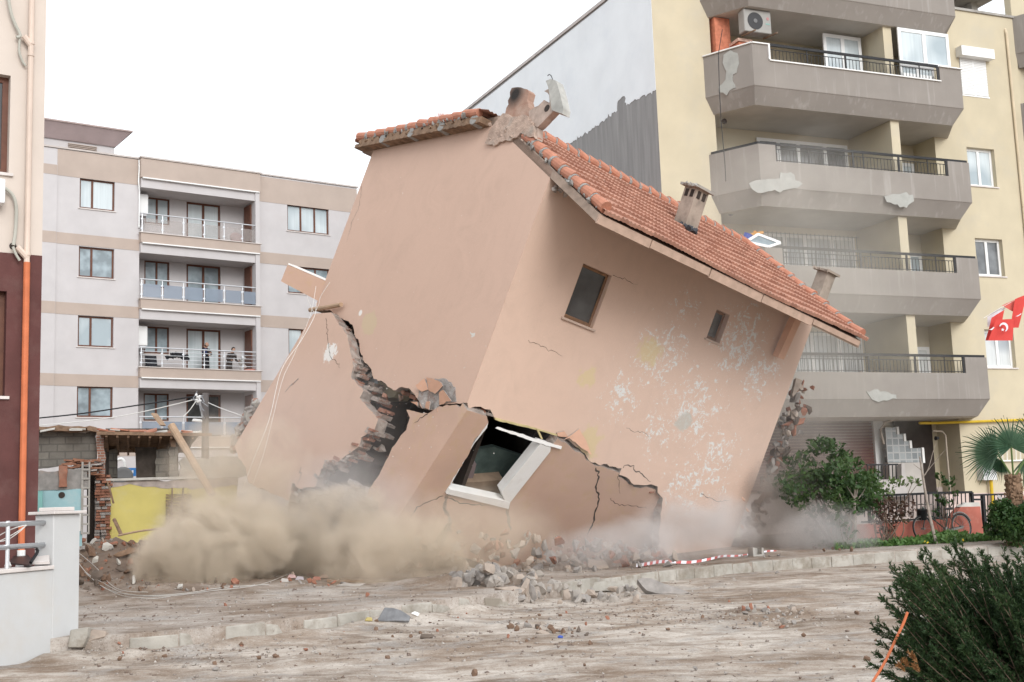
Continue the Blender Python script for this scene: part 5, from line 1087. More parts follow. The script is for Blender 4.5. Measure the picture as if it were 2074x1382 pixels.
while z < q[0][1]: 
    mb.fbox(SH, q[0][0], q[1][0], BRF-.2, BRF+.05, z, z+.05); mb.fbox(SH, q[0][0], q[0][0]+.05, BRF-.2, BRF+.05, z+.05, z+.24); mb.fbox(SH, q[1][0]-.04, q[1][0], BRF-.2, BRF+.05, z+.05, z+.24); z += .245
obj('hollow_block_column', mb, M['concrete'], shack)
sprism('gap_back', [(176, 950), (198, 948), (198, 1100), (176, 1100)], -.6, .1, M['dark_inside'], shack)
mb = MB(); r = random.Random(2)
for k in range(70):
    q = sq([(r.uniform(130, 200), r.uniform(930, 962))], .3)[0]; mb.box(SH.w(q[0], r.uniform(-.1, .4), q[1]), (r.uniform(.2, .4), r.uniform(.1, .3), .045), np.stack([nrm(SH.ex+SH.ez*r.gauss(0, .12)), SH.et, SH.ez], 1), r.choice([0, 0, 1]))
obj('stacked_tiles', mb, [mat('old_tile', (.28, .14, .09), .95, .3, 5, .4), M['mortar']], shack)
sprism('right_wall_stub', [(362, 935), (372, 927), (410, 928), (470, 925), (510, 930), (510, 968), (362, 968)], -.8, .3, mat('dirty_white', (.5, .48, .44), .95, .15, 3, .4, stain=(.3, .22, .2), stain_amt=.7), shack, rough=.03)
# loose things about the shack
tag(obj('leaning_timber', MB().tube([at(347, 862, 32.3), at(385, 925, 31.8), at(430, 1003, 31.2)], [.11, .1, .1], 10), M['raw_wood']), 'long pale timber beam leaning from the shack roof down into the dust', 'beam')
tag(obj('broken_plank', MB().beam(at(312, 838, 33.2), at(330, 862, 33.1), .3, .04), M['raw_wood']), 'short broken plank sticking up on top of the shack roof', 'plank')
tag(obj('old_stick', MB().tube(curve([at(217, 975, 32.4), at(222, 990, 32.4), at(230, 1020, 32.4)]), .025, 6), M['old_wood']), 'crooked stick leaning against the top of the yellow wall', 'stick')
tag(obj('wooden_post', MB().tube([at(231, 1052, 32.2), at(246, 1084, 31.9)], .05, 7), M['old_wood']), 'dark wooden post leaning at the foot of the yellow wall', 'post')
wm_ = MB(); r = random.Random(3)
a, b = sq([(336, 1000), (388, 1000)], .15); c = sq([(336, 1085)], .15)[0]; z = c[1]
while z < a[1]:
    pts = [SH.w(a[0]+(b[0]-a[0])*k/8, .15+.03*(1 if (k+int(z*20)) % 2 else -1), z+r.gauss(0, .008)) for k in range(9)]; wm_.tube(pts, .012, 4, cap=False); z += .038
wt = thing('wattle_screen', 'brown woven wattle screen standing against the yellow wall in the dust', 'screen', SH.w((a[0]+b[0])/2, .15, c[1])); obj('weave', wm_, M['old_wood'], wt)
for x in (349, 371): p = sq([(x, 988), (x-4, 1090)], .22); obj('stake', MB().tube([SH.w(p[0][0], .22, p[0][1]), SH.w(p[1][0], .22, p[1][1])], .022, 6), M['old_wood'], wt)
d2 = thing('satellite_dish', 'grey satellite dish seen through the window opening of the ruined shack', 'satellite dish', SH.w(1.0, -4, 1.0)); dish(d2, at(249, 966, 38), -CF+A3(.1, 0, .1), .32, mat('dish_grey', (.25, .25, .25)), .2); obj('mast', MB().tube([at(249, 985, 38.2), at(249, 966, 38.1)], .04, 6), M['steel'], d2)
lp = thing('white_pipe_bend', 'white bent pipe seen through the window opening of the ruined shack', 'pipe', at(250, 960, 39)); obj('pipe', MB().tube(curve([at(238, 932, 39), at(246, 930, 39), at(252, 937, 39), at(253, 955, 39)]), .05, 8), M['white_paint'], lp)
ps = thing('blue_house_sign', 'small blue square sign seen through the window opening of the ruined shack', 'sign', at(267, 960, 39.5)); SGF = Frame(at(267, 965, 39.5), PF.ex, PF.et); obj('plate', MB().fbox(SGF, -.14, .14, -.02, 0, .0, .28), mat('sign_blue', (.05, .2, .5), .5), ps); obj('sign_mark', MB().fbox(SGF, -.08, -.03, .001, .005, .1, .2).fbox(SGF, -.0, .05, .001, .005, .1, .2), M['white_paint'], ps)
# utility pole with street lamp and cables
UP = at(415, 900, 37); pole = thing('utility_pole', 'dark utility pole with a tangle of cables and a street lamp arm', 'pole', A3(UP[0], UP[1], .3))
zt = at(415, 795, 37)[2]; obj('shaft', MB().tube([A3(UP[0], UP[1], .2), A3(UP[0]+.02, UP[1], zt)], [.14, .10], 10), mat('pole_grey', (.16, .145, .14), .9), pole)
la = obj('lamp_arm', MB().tube(curve([at(402, 802, 36.8), at(406, 818, 36.8), at(410, 843, 36.9), at(414, 848, 37)]), .03, 7), M['steel'], pole); lh = MB().hexa([at(x, y, d) for x, y, d in ((388, 854, 36.6), (410, 856, 36.6), (410, 855, 36.9), (389, 853, 36.9), (391, 848, 36.6), (409, 850, 36.6), (409, 850, 36.9), (391, 848, 36.9))]); o = obj('lamp_head', lh, M['white_pvc'], la); bevel(o, .02)
mb = MB(); r = random.Random(6)
for k in range(9):
    c = at(r.uniform(396, 409), r.uniform(798, 815), 36.8); mb.tube([c, c+A3(r.gauss(0, .1), r.gauss(0, .1), r.gauss(0, .08)), c+A3(r.gauss(0, .14), 0, -abs(r.gauss(0, .2)))], .014, 5)
    mb.rock(c, (.1, .1, .12), r, 1)
obj('cable_tangle', mb, [mat('tangle', (.3, .31, .33), .7), M['white_pvc']], pole)
def cable(pts, d0, d1, rad, m, label, name='cable', n=8, group=None):
    N = len(pts); P = [at(x, y, d0+(d1-d0)*i/(N-1)) for i, (x, y) in enumerate(pts)]
    return tag(obj(name, MB().tube(curve(P, n), rad, 5), m), label, 'cable', group)
cable([(80, 847), (165, 838), (260, 824), (340, 812), (400, 802)], 36, 37, .022, M['black_iron'], 'thick black cable running from the brown building to the pole tangle', 'overhead_cable')
cable([(80, 862), (200, 850), (300, 832), (400, 808)], 36, 37, .014, M['cable_white'], 'thin pale cable sagging towards the pole below the black one', 'overhead_cable')
cable([(422, 816), (450, 828), (492, 843)], 37, 36, .014, M['cable_white'], 'thin pale cable running from the pole to the falling house', 'overhead_cable')
cable([(400, 808), (385, 830), (370, 845)], 36.8, 36.5, .014, M['cable_white'], 'short pale cable hanging down to the railing beside the pole', 'overhead_cable')
# cables torn off the house
cable([(640, 612), (637, 640), (610, 690), (570, 750), (545, 850), (510, 940), (478, 1030)], 30, 26, .007, M['cable_white'], 'white cable hanging from the pole on the wall down across the leaning gable', 'hanging_cable')
cable([(640, 580), (628, 640), (595, 720), (572, 770), (548, 865), (532, 925), (505, 1000)], 30, 27, .005, M['cable_white'], 'thinner white cable swinging just right of the long hanging one', 'hanging_cable')
cable([(668, 572), (650, 600), (645, 618), (636, 632), (625, 610), (622, 598)], 30.3, 30.4, .006, M['cable_white'], 'loop of white cable at the torn balcony parapet', 'hanging_cable')
M['cable_grey'] = mat('cable_grey', (.5, .48, .45), .7, .08, 3, 0)
def gcable(pts, rad, label, dz=.03, n=6, m=None):
    P = [ghit(x, y)+A3(0, 0, dz)+nrm(A3(0, -.2, .1))*(p[0] if p else 0) for x, y, *p in pts]
    return tag(obj('ground_cable', MB().tube(curve(P, n), rad*.6, 5), m or M['cable_grey']), label, 'cable', 'white cables lying in the dirt')
gcable([(152, 1118, .5), (165, 1150, .3), (190, 1180, .1), (225, 1200), (290, 1210), (370, 1206), (450, 1194), (545, 1187)], .011, 'front white cable looping from the post along the dirt edge')
gcable([(152, 1128, .5), (175, 1165, .2), (215, 1190, .1), (260, 1207), (340, 1211), (430, 1200), (520, 1189), (580, 1168), (612, 1152)], .009, 'white cable that ends in the litter heap under the dust')
gcable([(155, 1125, .45), (200, 1160, .2), (222, 1186, .05), (250, 1200), (300, 1203)], .009, 'short white cable loop behind the garden post')
gcable([(150, 1140, .4), (180, 1172, .15), (235, 1206), (300, 1216), (345, 1212)], .008, 'lowest white cable loop in the dirt by the garden post')
tag(obj('reed_pole', MB().tube(curve([at(240, 1085, 31), at(290, 1075, 30.8), at(345, 1072, 30.5), at(390, 1085, 30)]), .03, 6), M['raw_wood']), 'long thin bent reed lying on the rubble before the yellow wall', 'reed')
# brick edge of the leaning house seen on its left
mb = MB(); r = random.Random(31)
for k in range(120):
    x = r.uniform(474, 520); y = 905-(x-474)*1.75+r.uniform(-18, 14); c = at(x, y, 33.2+r.uniform(-.2, .4)); mb.rock(c, (.34, .26, .2), r, r.choice([0, 1, 2]))
obj('broken_masonry', mb, [M['brick_red'], M['mortar'], M['concrete']], house)
# ================================================================== GARDEN, PLANTS, BICYCLE (right)
M['leaf'] = NT('leaf_green'); 
def leafmat(name, a, b, c3, rough=.5, trans=.25):
    t = NT(name); g = t.n('NewGeometry'); c = t.mix(g.outputs['Random Per Island'], a, b); c = t.mix(t.math('MULTIPLY', t.ramp(t.noise(1.6, detail=4), .45, .7), .6), c, c3)
    p = t.n('BsdfPrincipled', None, Base_Color=c, Roughness=rough); p.inputs['Specular IOR Level'].default_value = .3; tr = t.n('BsdfTranslucent', None, Color=c); m = t.n('MixShader', None, i0=trans, i1=p.outputs[0], i2=tr.outputs[0]); t.nt.links.new(m.outputs[0], t.out.inputs[0]); return t.mat
M['leaf'] = leafmat('leaf_green', (.026, .062, .018), (.055, .11, .03), (.09, .14, .04)); M['leaf_pale'] = leafmat('leaf_pale', (.09, .15, .05), (.16, .22, .08), (.2, .22, .1)); M['leaf_red'] = leafmat('leaf_red', (.07, .035, .03), (.11, .06, .04), (.06, .09, .03)); M['leaf_dark'] = leafmat('leaf_dark', (.02, .055, .015), (.045, .09, .022), (.07, .11, .03)); M['leaf_ground'] = leafmat('leaf_ground', (.06, .14, .03), (.12, .22, .06), (.16, .24, .08))
M['juniper'] = leafmat('juniper', (.016, .038, .014), (.040, .076, .024), (.06, .095, .03), .6, .15); M['palm'] = leafmat('palm_green', (.03, .075, .04), (.06, .12, .065), (.10, .16, .09), .45); M['bark'] = mat('bark', (.17, .12, .09), .95, .3, 8, .7, 30); M['bark_pale'] = mat('bark_pale', (.32, .27, .23), .95, .25, 8, .5, 40)
def leaves(C, sz, rs, elong=1.6, up=.3):     # C: n x 3 centres -> diamond quads bent a little
    n = len(C); a = rs.normal(size=(n, 3)); a[:, 2] += up; a /= np.linalg.norm(a, axis=1)[:, None]; b = np.cross(a, rs.normal(size=(n, 3))); b /= np.linalg.norm(b, axis=1)[:, None]
    s = (sz*rs.uniform(.45, 1.45, n))[:, None]; V = np.stack([C-a*s*elong/2, C+b*s*.42, C+a*s*elong/2, C-b*s*.42], 1).reshape(-1, 3); return V, np.arange(4*n).reshape(-1, 4)
def clumps(centers, radii, per, rs, flat=.8):
    out = []
    for c, r in zip(centers, radii):
        k = int(per*r*r*60); d = rs.normal(size=(k, 3)); d /= np.linalg.norm(d, axis=1)[:, None]; q = r*rs.uniform(.25, 1, k)**.5; p = np.array(c)+d*q[:, None]*np.array([1, 1, flat]); out.append(p)
    return np.concatenate(out)
def limbs(mb, base, tips, r0, rs, mid=.45):
    for t_ in tips:
        b = np.array(base); t_ = np.array(t_); m_ = b+(t_-b)*mid+rs.normal(size=3)*.08*np.linalg.norm(t_-b)*np.array([1, 1, .3]); mb.tube(curve([b, m_, t_], 4), list(np.linspace(r0, r0*.25, 9)), 6)
def bush(name, label, cat, base, centers, radii, leaf, lsz, per, seed, stems, r0=.03, bark='bark', group=None, flat=.85):
    rs = np.random.RandomState(seed); root = thing(name, label, cat, base, group); C = clumps(centers, radii, per, rs, flat); V, Fc = leaves(C, lsz, rs); fastobj('foliage', V, Fc, leaf, root)
    mb = MB(); 
    for s_ in stems: limbs(mb, s_, [centers[i] for i in rs.choice(len(centers), min(len(centers), 6), replace=False)], r0, rs)
    obj('stem', mb, M[bark], root, True); return root
def pxs(pts, d): return [at(x, y, d+(q[0] if q else 0)) for x, y, *q in pts]
D0 = 30.0
g0 = lambda x, d, z=.26: A3(*(at(x, 1100, d)[:2]), z)
# dense round tree beside the house
rs = np.random.RandomState(2)
tr = thing('dense_bush', 'dense dark green rounded tree half veiled by dust beside the falling house', 'tree', g0(1700, 30.5)); cs = []; rad = []
for k in range(46):
    x = rs.uniform(1585, 1765); u = (x-1675)/92; top = 905+60*abs(u)**1.6-(18 if 1640 < x < 1720 else 0); bot = 1065-55*max(0, u)**2-25*abs(u)
    y = rs.uniform(top+10, max(top+20, bot)); cs.append(at(x, y, 30.5+rs.uniform(-.9, .9))); rad.append(rs.uniform(.22, .45))
for x, y in ((1668, 898), (1655, 905), (1682, 905), (1700, 915), (1740, 935), (1720, 925), (1600, 935), (1590, 960), (1625, 925), (1755, 985), (1765, 1010), (1745, 965), (1640, 1070), (1665, 1085), (1695, 1060)): cs.append(at(x, y, 30.5+rs.uniform(-.4, .4))); rad.append(rs.uniform(.15, .26))
C = clumps(cs, rad, 10, rs, .9); V, Fc = leaves(C, .09, rs); fastobj('crown', V, Fc, M['leaf'], tr)
mb = MB()
for bx, tx in ((1692, 1640), (1698, 1700), (1705, 1735)): limbs(mb, g0(bx, 30.5), [at(tx+rs.uniform(-25, 25), 980+rs.uniform(-30, 30), 30.5) for _ in range(4)], .05, rs)
obj('trunk', mb, M['bark'], tr, True)
# slim tree with a clear stem in front of it
t2 = thing('small_tree', 'slim young tree with a thin forked bare stem in front of the red wall', 'tree', g0(1733, 29.2)); cs = []; rad = []
for k in range(26): cs.append(at(rs.uniform(1685, 1775), rs.uniform(935, 1035), 29.2+rs.uniform(-.4, .4))); rad.append(rs.uniform(.14, .3))
C = clumps(cs, rad, 11, rs, .9); V, Fc = leaves(C, .08, rs); fastobj('crown', V, Fc, M['leaf'], t2)
mb = MB(); mb.tube(curve([g0(1731, 29.2), at(1732, 1060, 29.2), at(1731, 1010, 29.2), at(1735, 975, 29.2)], 4), list(np.linspace(.05, .02, 13)), 7); mb.tube(curve([at(1731, 1062, 29.2), at(1716, 1042, 29.2), at(1706, 1018, 29.2), at(1700, 1000, 29.2)], 4), list(np.linspace(.03, .012, 13)), 6); limbs(mb, at(1733, 1015, 29.2), [at(1715, 985, 29.2), at(1755, 985, 29.2), at(1745, 960, 29.2)], .02, rs); obj('trunk', mb, M['bark_pale'], t2, True)
# red-leaved shrub, pale shrub, small weeds
bush('red_shrub', 'twiggy shrub with dark red leaves before the black iron railings', 'shrub', g0(1795, 29.6), pxs([(1768, 1028), (1785, 1015), (1800, 1020), (1820, 1030), (1830, 1045), (1775, 1048), (1795, 1045), (1812, 1052), (1840, 1025), (1805, 1070), (1782, 1075)], 29.6), [.24]*9+[.15, .15], M['leaf_red'], .065, 16, 5, [g0(1780, 29.6), g0(1795, 29.6), g0(1812, 29.6)], .025)
bush('pale_shrub', 'loose pale green shrub growing over the top of the black railings', 'shrub', g0(1800, 31.2), pxs([(1770, 985), (1790, 990), (1810, 978), (1830, 975), (1850, 972), (1862, 976), (1800, 1000), (1765, 965)], 31.2), [.2, .2, .18, .17, .14, .1, .2, .14], M['leaf_pale'], .075, 15, 6, [g0(1800, 31.2)], .02)
bush('climbing_plant', 'thin climbing plant with sparse leaves behind the railings near the doorway', 'plant', g0(1915, 31.4), pxs([(1905, 965), (1915, 975), (1930, 970), (1925, 985), (1905, 1010), (1920, 1020), (1895, 1000), (1900, 1035), (1935, 1000)], 31.4), [.13, .12, .1, .12, .15, .14, .1, .13, .1], M['leaf'], .085, 16, 7, [g0(1912, 31.4), g0(1920, 31.4)], .012)
bush('small_weed', 'tuft of weeds with yellowish tips at the edge of the dust cloud', 'weed', g0(1665, 29.5), pxs([(1655, 1108), (1668, 1102), (1682, 1110), (1672, 1115)], 29.5), [.14, .15, .13, .12], M['leaf_pale'], .06, 7, 8, [g0(1668, 29.5)], .008)
bush('small_weed', 'tiny low weed at the foot of the dust behind the barrier tape', 'weed', g0(1597, 29.5), pxs([(1592, 1120), (1602, 1117)], 29.5), [.09, .08], M['leaf'], .05, 9, 9, [g0(1597, 29.5)], .006)
bush('leafy_plant', 'upright broad leaved plant beside the slim tree stem', 'plant', g0(1712, 29.0), pxs([(1708, 1060), (1714, 1075), (1720, 1088), (1735, 1080), (1700, 1048)], 29.0), [.12, .13, .12, .08, .1], M['leaf'], .09, 6, 10, [g0(1716, 29.0)], .012)
# ground cover strip
rs = np.random.RandomState(14); C = []
for k in range(5200):
    x = rs.uniform(1690, 2074); d = rs.uniform(28.9, 30.1)+(x-1750)/330*1.0; hgt = .02+.2*rs.rand()**2*(1.1 if 1880 < x < 1960 else .6); p = at(x, 1090, d); C.append((p[0], p[1], lot_z(p[0], p[1])+hgt))
V, Fc = leaves(np.array(C), .075, rs, 1.5, .8); g = fastobj('ground_cover', V, Fc, M['leaf_ground'], org=g0(1880, 30)); tag(g, kind='stuff')
mb = MB()
for x, y in ((1872, 1098), (1878, 1099), (1790, 1098), (1950, 1094)):
    c = at(x, y, 29.3); mb.rock(c, (.07, .07, .05), random.Random(x))
tag(obj('yellow_flowers', mb, mat('petal', (.75, .5, .04), .7)), 'few yellow flowers in the green ground cover by the front bicycle wheel', 'flowers')
# red wall, railings, gate
RWL = Frame(A3(*(at(1755, 1090, 30.9)[:2]), 0), nrm(A3(*(at(1990, 1086, 32.6)[:2]), 0)-A3(*(at(1755, 1090, 30.9)[:2]), 0)), (0, 0, 1)); RWL.et = nrm(np.cross(RWL.ex, A3(0, 0, 1)))
if RWL.et[1] > 0: RWL.et = -RWL.et
M['red_paint'] = mat('red_paint', (.40, .13, .095), .85, .12, 2.5, .25, 40, stain=(.55, .28, .22), stain_amt=.6, stain_sc=1.6)
rp2 = lambda pts, t=0: P2x(RWL, pts, t)
rw = thing('red_garden_wall', 'low red painted garden wall with a sloping high end behind the bicycle', 'wall', RWL.w(1.6, -.1, .2))
o = obj('wall', MB().prism(RWL, rp2([(1690, 1066), (1881, 1054), (1928, 1050), (1947, 1027), (1986, 1026), (1994, 1088), (1994, 1110), (1690, 1115)]), 0, -.22), M['red_paint'], rw); bevel(o, .01)
obj('wall_coping', MB().prism(RWL, rp2([(1945, 1027), (1960, 1018), (1984, 1018), (1987, 1027)]), -.02, -.2), M['pale_concrete'], rw)
fe = thing('iron_railings', 'black iron bar railings standing on the low red wall', 'fence', RWL.w(1.2, -.1, 1.0)); mb = MB()
def rbeam(mb, a, b, w, t=-.1, n='x'):
    q = rp2([a, b], t); mb.beam(RWL.w(q[0][0], t, q[0][1]), RWL.w(q[1][0], t, q[1][1]), w)
rbeam(mb, (1740, 1006), (1873, 1000), .06); rbeam(mb, (1879, 999), (1968, 997), .06); rbeam(mb, (1745, 1058), (1928, 1049), .045); rbeam(mb, (1968, 997), (1970, 1024), .07); rbeam(mb, (1900, 999), (1901, 1053), .06); rbeam(mb, (1873, 1000), (1880, 998), .06); rbeam(mb, (1760, 1005), (1761, 1060), .06); obj('rail', mb, M['black_iron'], fe)
mb = MB(); x = 1750
while x < 1964: y0 = 1005-(x-1745)*.037; rbeam(mb, (x, y0), (x+1, min(1058-(x-1745)*.05, 1047 if x < 1932 else 1022)), .022); x += 8.2
obj('bars', mb, M['black_iron'], fe)
gt = thing('iron_gate', 'black iron bar gate between the red wall and the hedge', 'gate', RWL.w(3.9, -.1, .3)); mb = MB()
rbeam(mb, (1972, 1003), (2050, 1001), .05); rbeam(mb, (1990, 1002), (1996, 1085), .09); rbeam(mb, (1994, 1080), (2050, 1078), .06); rbeam(mb, (1972, 1012), (1990, 1012), .05); obj('frame', mb, M['black_iron'], gt); mb = MB()
for x in range(2000, 2050, 7): rbeam(mb, (x, 1002), (x+2, 1080), .022)
obj('bars', mb, M['black_iron'], gt)
tag(obj('flower_pot', MB().tube([at(1868, 1053, 31.6), at(1867, 1032, 31.6)], [.11, .15], 14), M['black_plastic']), 'dark plastic plant pot behind the railings left of the bicycle', 'flower pot')
# tall thin sapling leaning in front of the bicycle
sp = thing('bare_sapling', 'tall bare pale sapling trunk leaning across the bicycle', 'sapling', g0(1897, 29.4)); mb = MB(); mb.tube(curve([g0(1897, 29.4), at(1884, 1050, 29.5), at(1873, 990, 29.6), at(1866, 945, 29.7), at(1863, 925, 29.7)], 4), list(np.linspace(.045, .02, 17)), 7)
obj('trunk', mb, M['bark_pale'], sp, True); mb = MB()
for pts in ([(1869, 968), (1880, 950), (1890, 915), (1897, 895)], [(1869, 966), (1890, 940), (1915, 910)], [(1866, 952), (1855, 944), (1850, 940)]): mb.tube(curve([at(x, y, 29.7) for x, y in pts], 4), list(np.linspace(.012, .004, 4*(len(pts)-1)+1)), 5)
obj('twig', mb, M['bark_pale'], sp)
M['old_steel'] = mat('old_steel', (.22, .215, .2), .5, .25, 6, .05, metal=.4)
# bicycle
BKF = Frame(RWL.w(0, .28, 0), nrm(RWL.ex+A3(0, 0, 0)), RWL.et)
bk = thing('bicycle', 'old green grey bicycle with black saddle leaning against the red wall', 'bicycle', BKF.w(2.6, 0, .28))
w1 = BKF.px(1872, 1074); w2 = BKF.px(1950, 1072); zc = .28+.34; R_ = .335; A_ = w1[0]; B_ = w2[0]-.0
lean = lambda s, z, t=0.0: BKF.w(s, -.12*(z-.28)+t, z)
def wheel(s):
    pts = [lean(s+R_*math.cos(a), zc+R_*math.sin(a)) for a in np.linspace(0, 2*math.pi, 33)]; w = obj('wheel', MB().tube([lean(s, zc, -.06), lean(s, zc, .06)], .025, 8), M['old_steel'], bk)
    obj('tyre', MB().tube(pts, .024, 8, cap=False), M['black_plastic'], w, True); obj('rim', MB().tube([lean(s+(R_-.03)*math.cos(a), zc+(R_-.03)*math.sin(a)) for a in np.linspace(0, 2*math.pi, 33)], .011, 6, cap=False), M['old_steel'], w, True)
    mb = MB()
    for k in range(16): a = 2*math.pi*k/16; mb.tube([lean(s, zc, .03*(1 if k % 2 else -1)), lean(s+(R_-.03)*math.cos(a), zc+(R_-.03)*math.sin(a))], .0025, 4)
    obj('spoke', mb, M['old_steel'], w)
wheel(A_); wheel(B_)
M['bike_paint'] = mat('bike_paint', (.05, .075, .065), .45, .25, 9, .1); L_ = B_-A_; bb = (A_+L_*.58, .28+.29); sd_ = (A_+L_*.72, .28+.80); hd = (A_+L_*.10, .28+.78); hd2 = (A_+L_*.085, .28+.92)
mb = MB()
for a, b, r_ in ((hd, bb, .02), ((A_+L_*.13, .28+.70), (A_+L_*.66, .28+.52), .018), (bb, (A_+L_*.70, .28+.72), .018), (bb, (B_, zc), .012), ((A_+L_*.69, .28+.64), (B_, zc), .010), (hd2, (A_+L_*.12, .28+.68), .022), ((A_+L_*.12, .28+.68), (A_, zc), .014)): mb.tube([lean(*a), lean(*b)], r_, 8)
obj('frame', mb, M['bike_paint'], bk, True)
mb = MB().hexa([lean(sd_[0]-.14, sd_[1], -.02), lean(sd_[0]+.14, sd_[1], -.09), lean(sd_[0]+.14, sd_[1], .09), lean(sd_[0]-.14, sd_[1], .02), lean(sd_[0]-.13, sd_[1]+.05, -.02), lean(sd_[0]+.15, sd_[1]+.07, -.09), lean(sd_[0]+.15, sd_[1]+.07, .09), lean(sd_[0]-.13, sd_[1]+.05, .02)]); o = obj('saddle', mb, M['black_plastic'], bk); bevel(o, .02, 2)
obj('seat_post', MB().tube([lean(A_+L_*.70, .28+.70), lean(*sd_)], .014, 8), M['old_steel'], bk)
obj('handlebar', MB().tube(curve([lean(hd2[0]+.12, hd2[1]+.05, -.28), lean(hd2[0], hd2[1]+.06, -.1), lean(hd2[0], hd2[1]+.06, .1), lean(hd2[0]+.12, hd2[1]+.05, .28)], 4), .013, 7), M['old_steel'], bk)
pts = [lean(B_+(R_+.05)*math.cos(a), zc+(R_+.05)*math.sin(a)) for a in np.linspace(.35, 2.2, 12)]; obj('mudguard', MB().tube(pts, .022, 6), M['old_steel'], bk)
ck = obj('crank', MB().tube([lean(*bb, -.05), lean(*bb, .05)], .07, 14), M['old_steel'], bk); obj('pedal', MB().beam(lean(bb[0], bb[1], .06), lean(bb[0]+.1, bb[1]-.14, .08), .02).box(lean(bb[0]+.1, bb[1]-.14, .12), (.09, .05, .02)), M['black_plastic'], ck)
obj('chain_guard', MB().beam(lean(bb[0], bb[1]-.03, .06), lean(B_, zc-.02, .05), .012, .05), M['old_steel'], bk)
# palm
pr = thing('fan_palm', 'fan palm with stubby shaggy trunk and spiky fan leaves', 'palm tree', g0(2056, 29.0))
pb = at(2055, 1040, 28.8); pt_ = at(2052, 962, 28.8); mb = MB(); mb.tube([A3(pb[0], pb[1], .2), pb, pt_], [.21, .2, .15], 14, 0); r = random.Random(3)
for k in range(150):
    u = r.random(); a = r.uniform(0, 6.28); c = pb+(pt_-pb)*u; d = A3(math.cos(a), math.sin(a), 0); mb.rock(c+d*(.2-.05*u), (.13, .08, .1), r, 0)
obj('trunk', mb, mat('palm_trunk', (.22, .14, .09), .95, .35, 8, .8, 25), pr)
def fan(c, ax, tip_dir, R, n, spread, seed, drop=.25):
    rs = np.random.RandomState(seed); ax = nrm(np.array(ax, float)); x = nrm(np.array(tip_dir, float)-ax*(np.array(tip_dir) @ ax)); y = np.cross(ax, x); V = []; Fc = []
    for k in range(n):
        a = (k/(n-1)-.5)*spread; d = math.cos(a)*x+math.sin(a)*y; w = np.cross(ax, d); L = R*(1-.25*abs(a)/spread)*rs.uniform(.9, 1.05); pl = ax*(.012 if k % 2 else -.012); b = len(V); S_ = 6
        for j in range(S_+1):
            u = j/S_; ww = .008+.009*math.sin(math.pi*min(1, u*1.3+.05)) if u < .74 else .008*(1.02-u)*3.6; ww *= R/.7; p = c+d*L*u+ax*(.06*math.sin(u*2))*R-A3(0, 0, 1)*drop*R*max(0, u-.45)**2*rs.uniform(.6, 1.8); V += [p-w*ww+pl, p+w*ww-pl]
        for j in range(S_): Fc.append((b+2*j, b+2*j+1, b+2*j+3, b+2*j+2))
    fr_ = fastobj('frond', V, Fc, M['palm'], pr); return fr_
vd = -CF
for (cx, cy, tx, ty, R, n, spd, ax, sd) in ((2048, 905, 2045, 830, .82, 44, 4.3, vd+A3(.1, 0, .35), 1), (2020, 918, 1955, 900, .95, 34, 2.7, vd+A3(-.5, 0, .5), 2), (2095, 900, 2130, 870, .9, 40, 4.0, vd+A3(.4, 0, .4), 3), (2075, 930, 2110, 960, .8, 34, 3.5, vd+A3(.3, 0, .2), 4), (2030, 935, 1995, 965, .6, 26, 2.5, vd+A3(-.3, 0, .1), 5)):
    c = at(cx, cy, 28.7+.25*(sd-2)); fan(c, ax, at(tx, ty, 28.7)-at(cx, cy, 28.7), R, n, spd, sd); obj('petiole', MB().tube(curve([pt_-A3(0, 0, .1), (pt_+c)/2+A3(0, 0, -.05), c], 4), .022, 6), mat('petiole', (.13, .2, .07), .5) if 'petiole' not in M else M['petiole'], pr)
# clipped conifer hedge at the right edge
hc = []; rd = []; rs = np.random.RandomState(21)
for k in range(46): hc.append(at(rs.uniform(2012, 2110), rs.uniform(1025, 1090), 28.4+rs.uniform(-.4, .5))); rd.append(rs.uniform(.18, .34))
bush('clipped_hedge', 'dark green clipped hedge bush with a few yellow tips below the palm', 'hedge', g0(2050, 28.4), hc, rd, M['leaf_dark'], .065, 45, 22, [g0(2040, 28.4), g0(2065, 28.4)], .03)
rb = thing('parked_motorbike', 'small bit of a parked red and white scooter visible behind the hedge', 'scooter', g0(2050, 31)); o = obj('windshield', MB().hexa([at(x, y, d) for d in (31, 31.1) for x, y in ((2022, 1002), (2034, 1012), (2030, 1014), (2019, 1006))]), M['steel'], rb); o = obj('fairing', MB().hexa([at(x, y, d) for d in (31, 31.5) for x, y in ((2042, 1022), (2090, 1012), (2090, 1004), (2045, 1008))]), mat('scooter_red', (.6, .1, .08), .4), rb); bevel(o, .05, 2)
# ------------------------------------------------------------------ juniper in the foreground
jr = thing('juniper_bush', 'large dark green juniper bush with feathery sprays in the right foreground', 'juniper', at(2000, 1500, 8.2))
rs = np.random.RandomState(33); V = []; wood = MB(); jb = at(2120, 1480, 8.2)
tipspx = [(1640+240, 1125), (1600+250, 1150), (1850, 1160), (1808, 1152), (1828, 1190), (1800, 1200), (1790, 1215), (1812, 1235), (1785, 1265), (1820, 1280), (1775, 1275), (1790, 1310), (1840, 1300), (1785, 1330), (1770, 1350), (1800, 1370), (1850, 1390), (1938, 1112), (1948, 1105), (1925, 1122), (1970, 1130), (1990, 1125), (1955, 1140), (2010, 1140), (2035, 1125), (2060, 1130), (2080, 1120), (2074, 1100), (1905, 1155), (1880, 1170), (1870, 1135), (2000, 1160), (2040, 1160)]
tips = [at(x, y, 8.2+rs.uniform(-.5, .4)) for x, y in tipspx]
for k in range(430): tips.append(at(rs.uniform(1815, 2110), rs.uniform(1150, 1430), 8.2+rs.uniform(-.6, .8)))
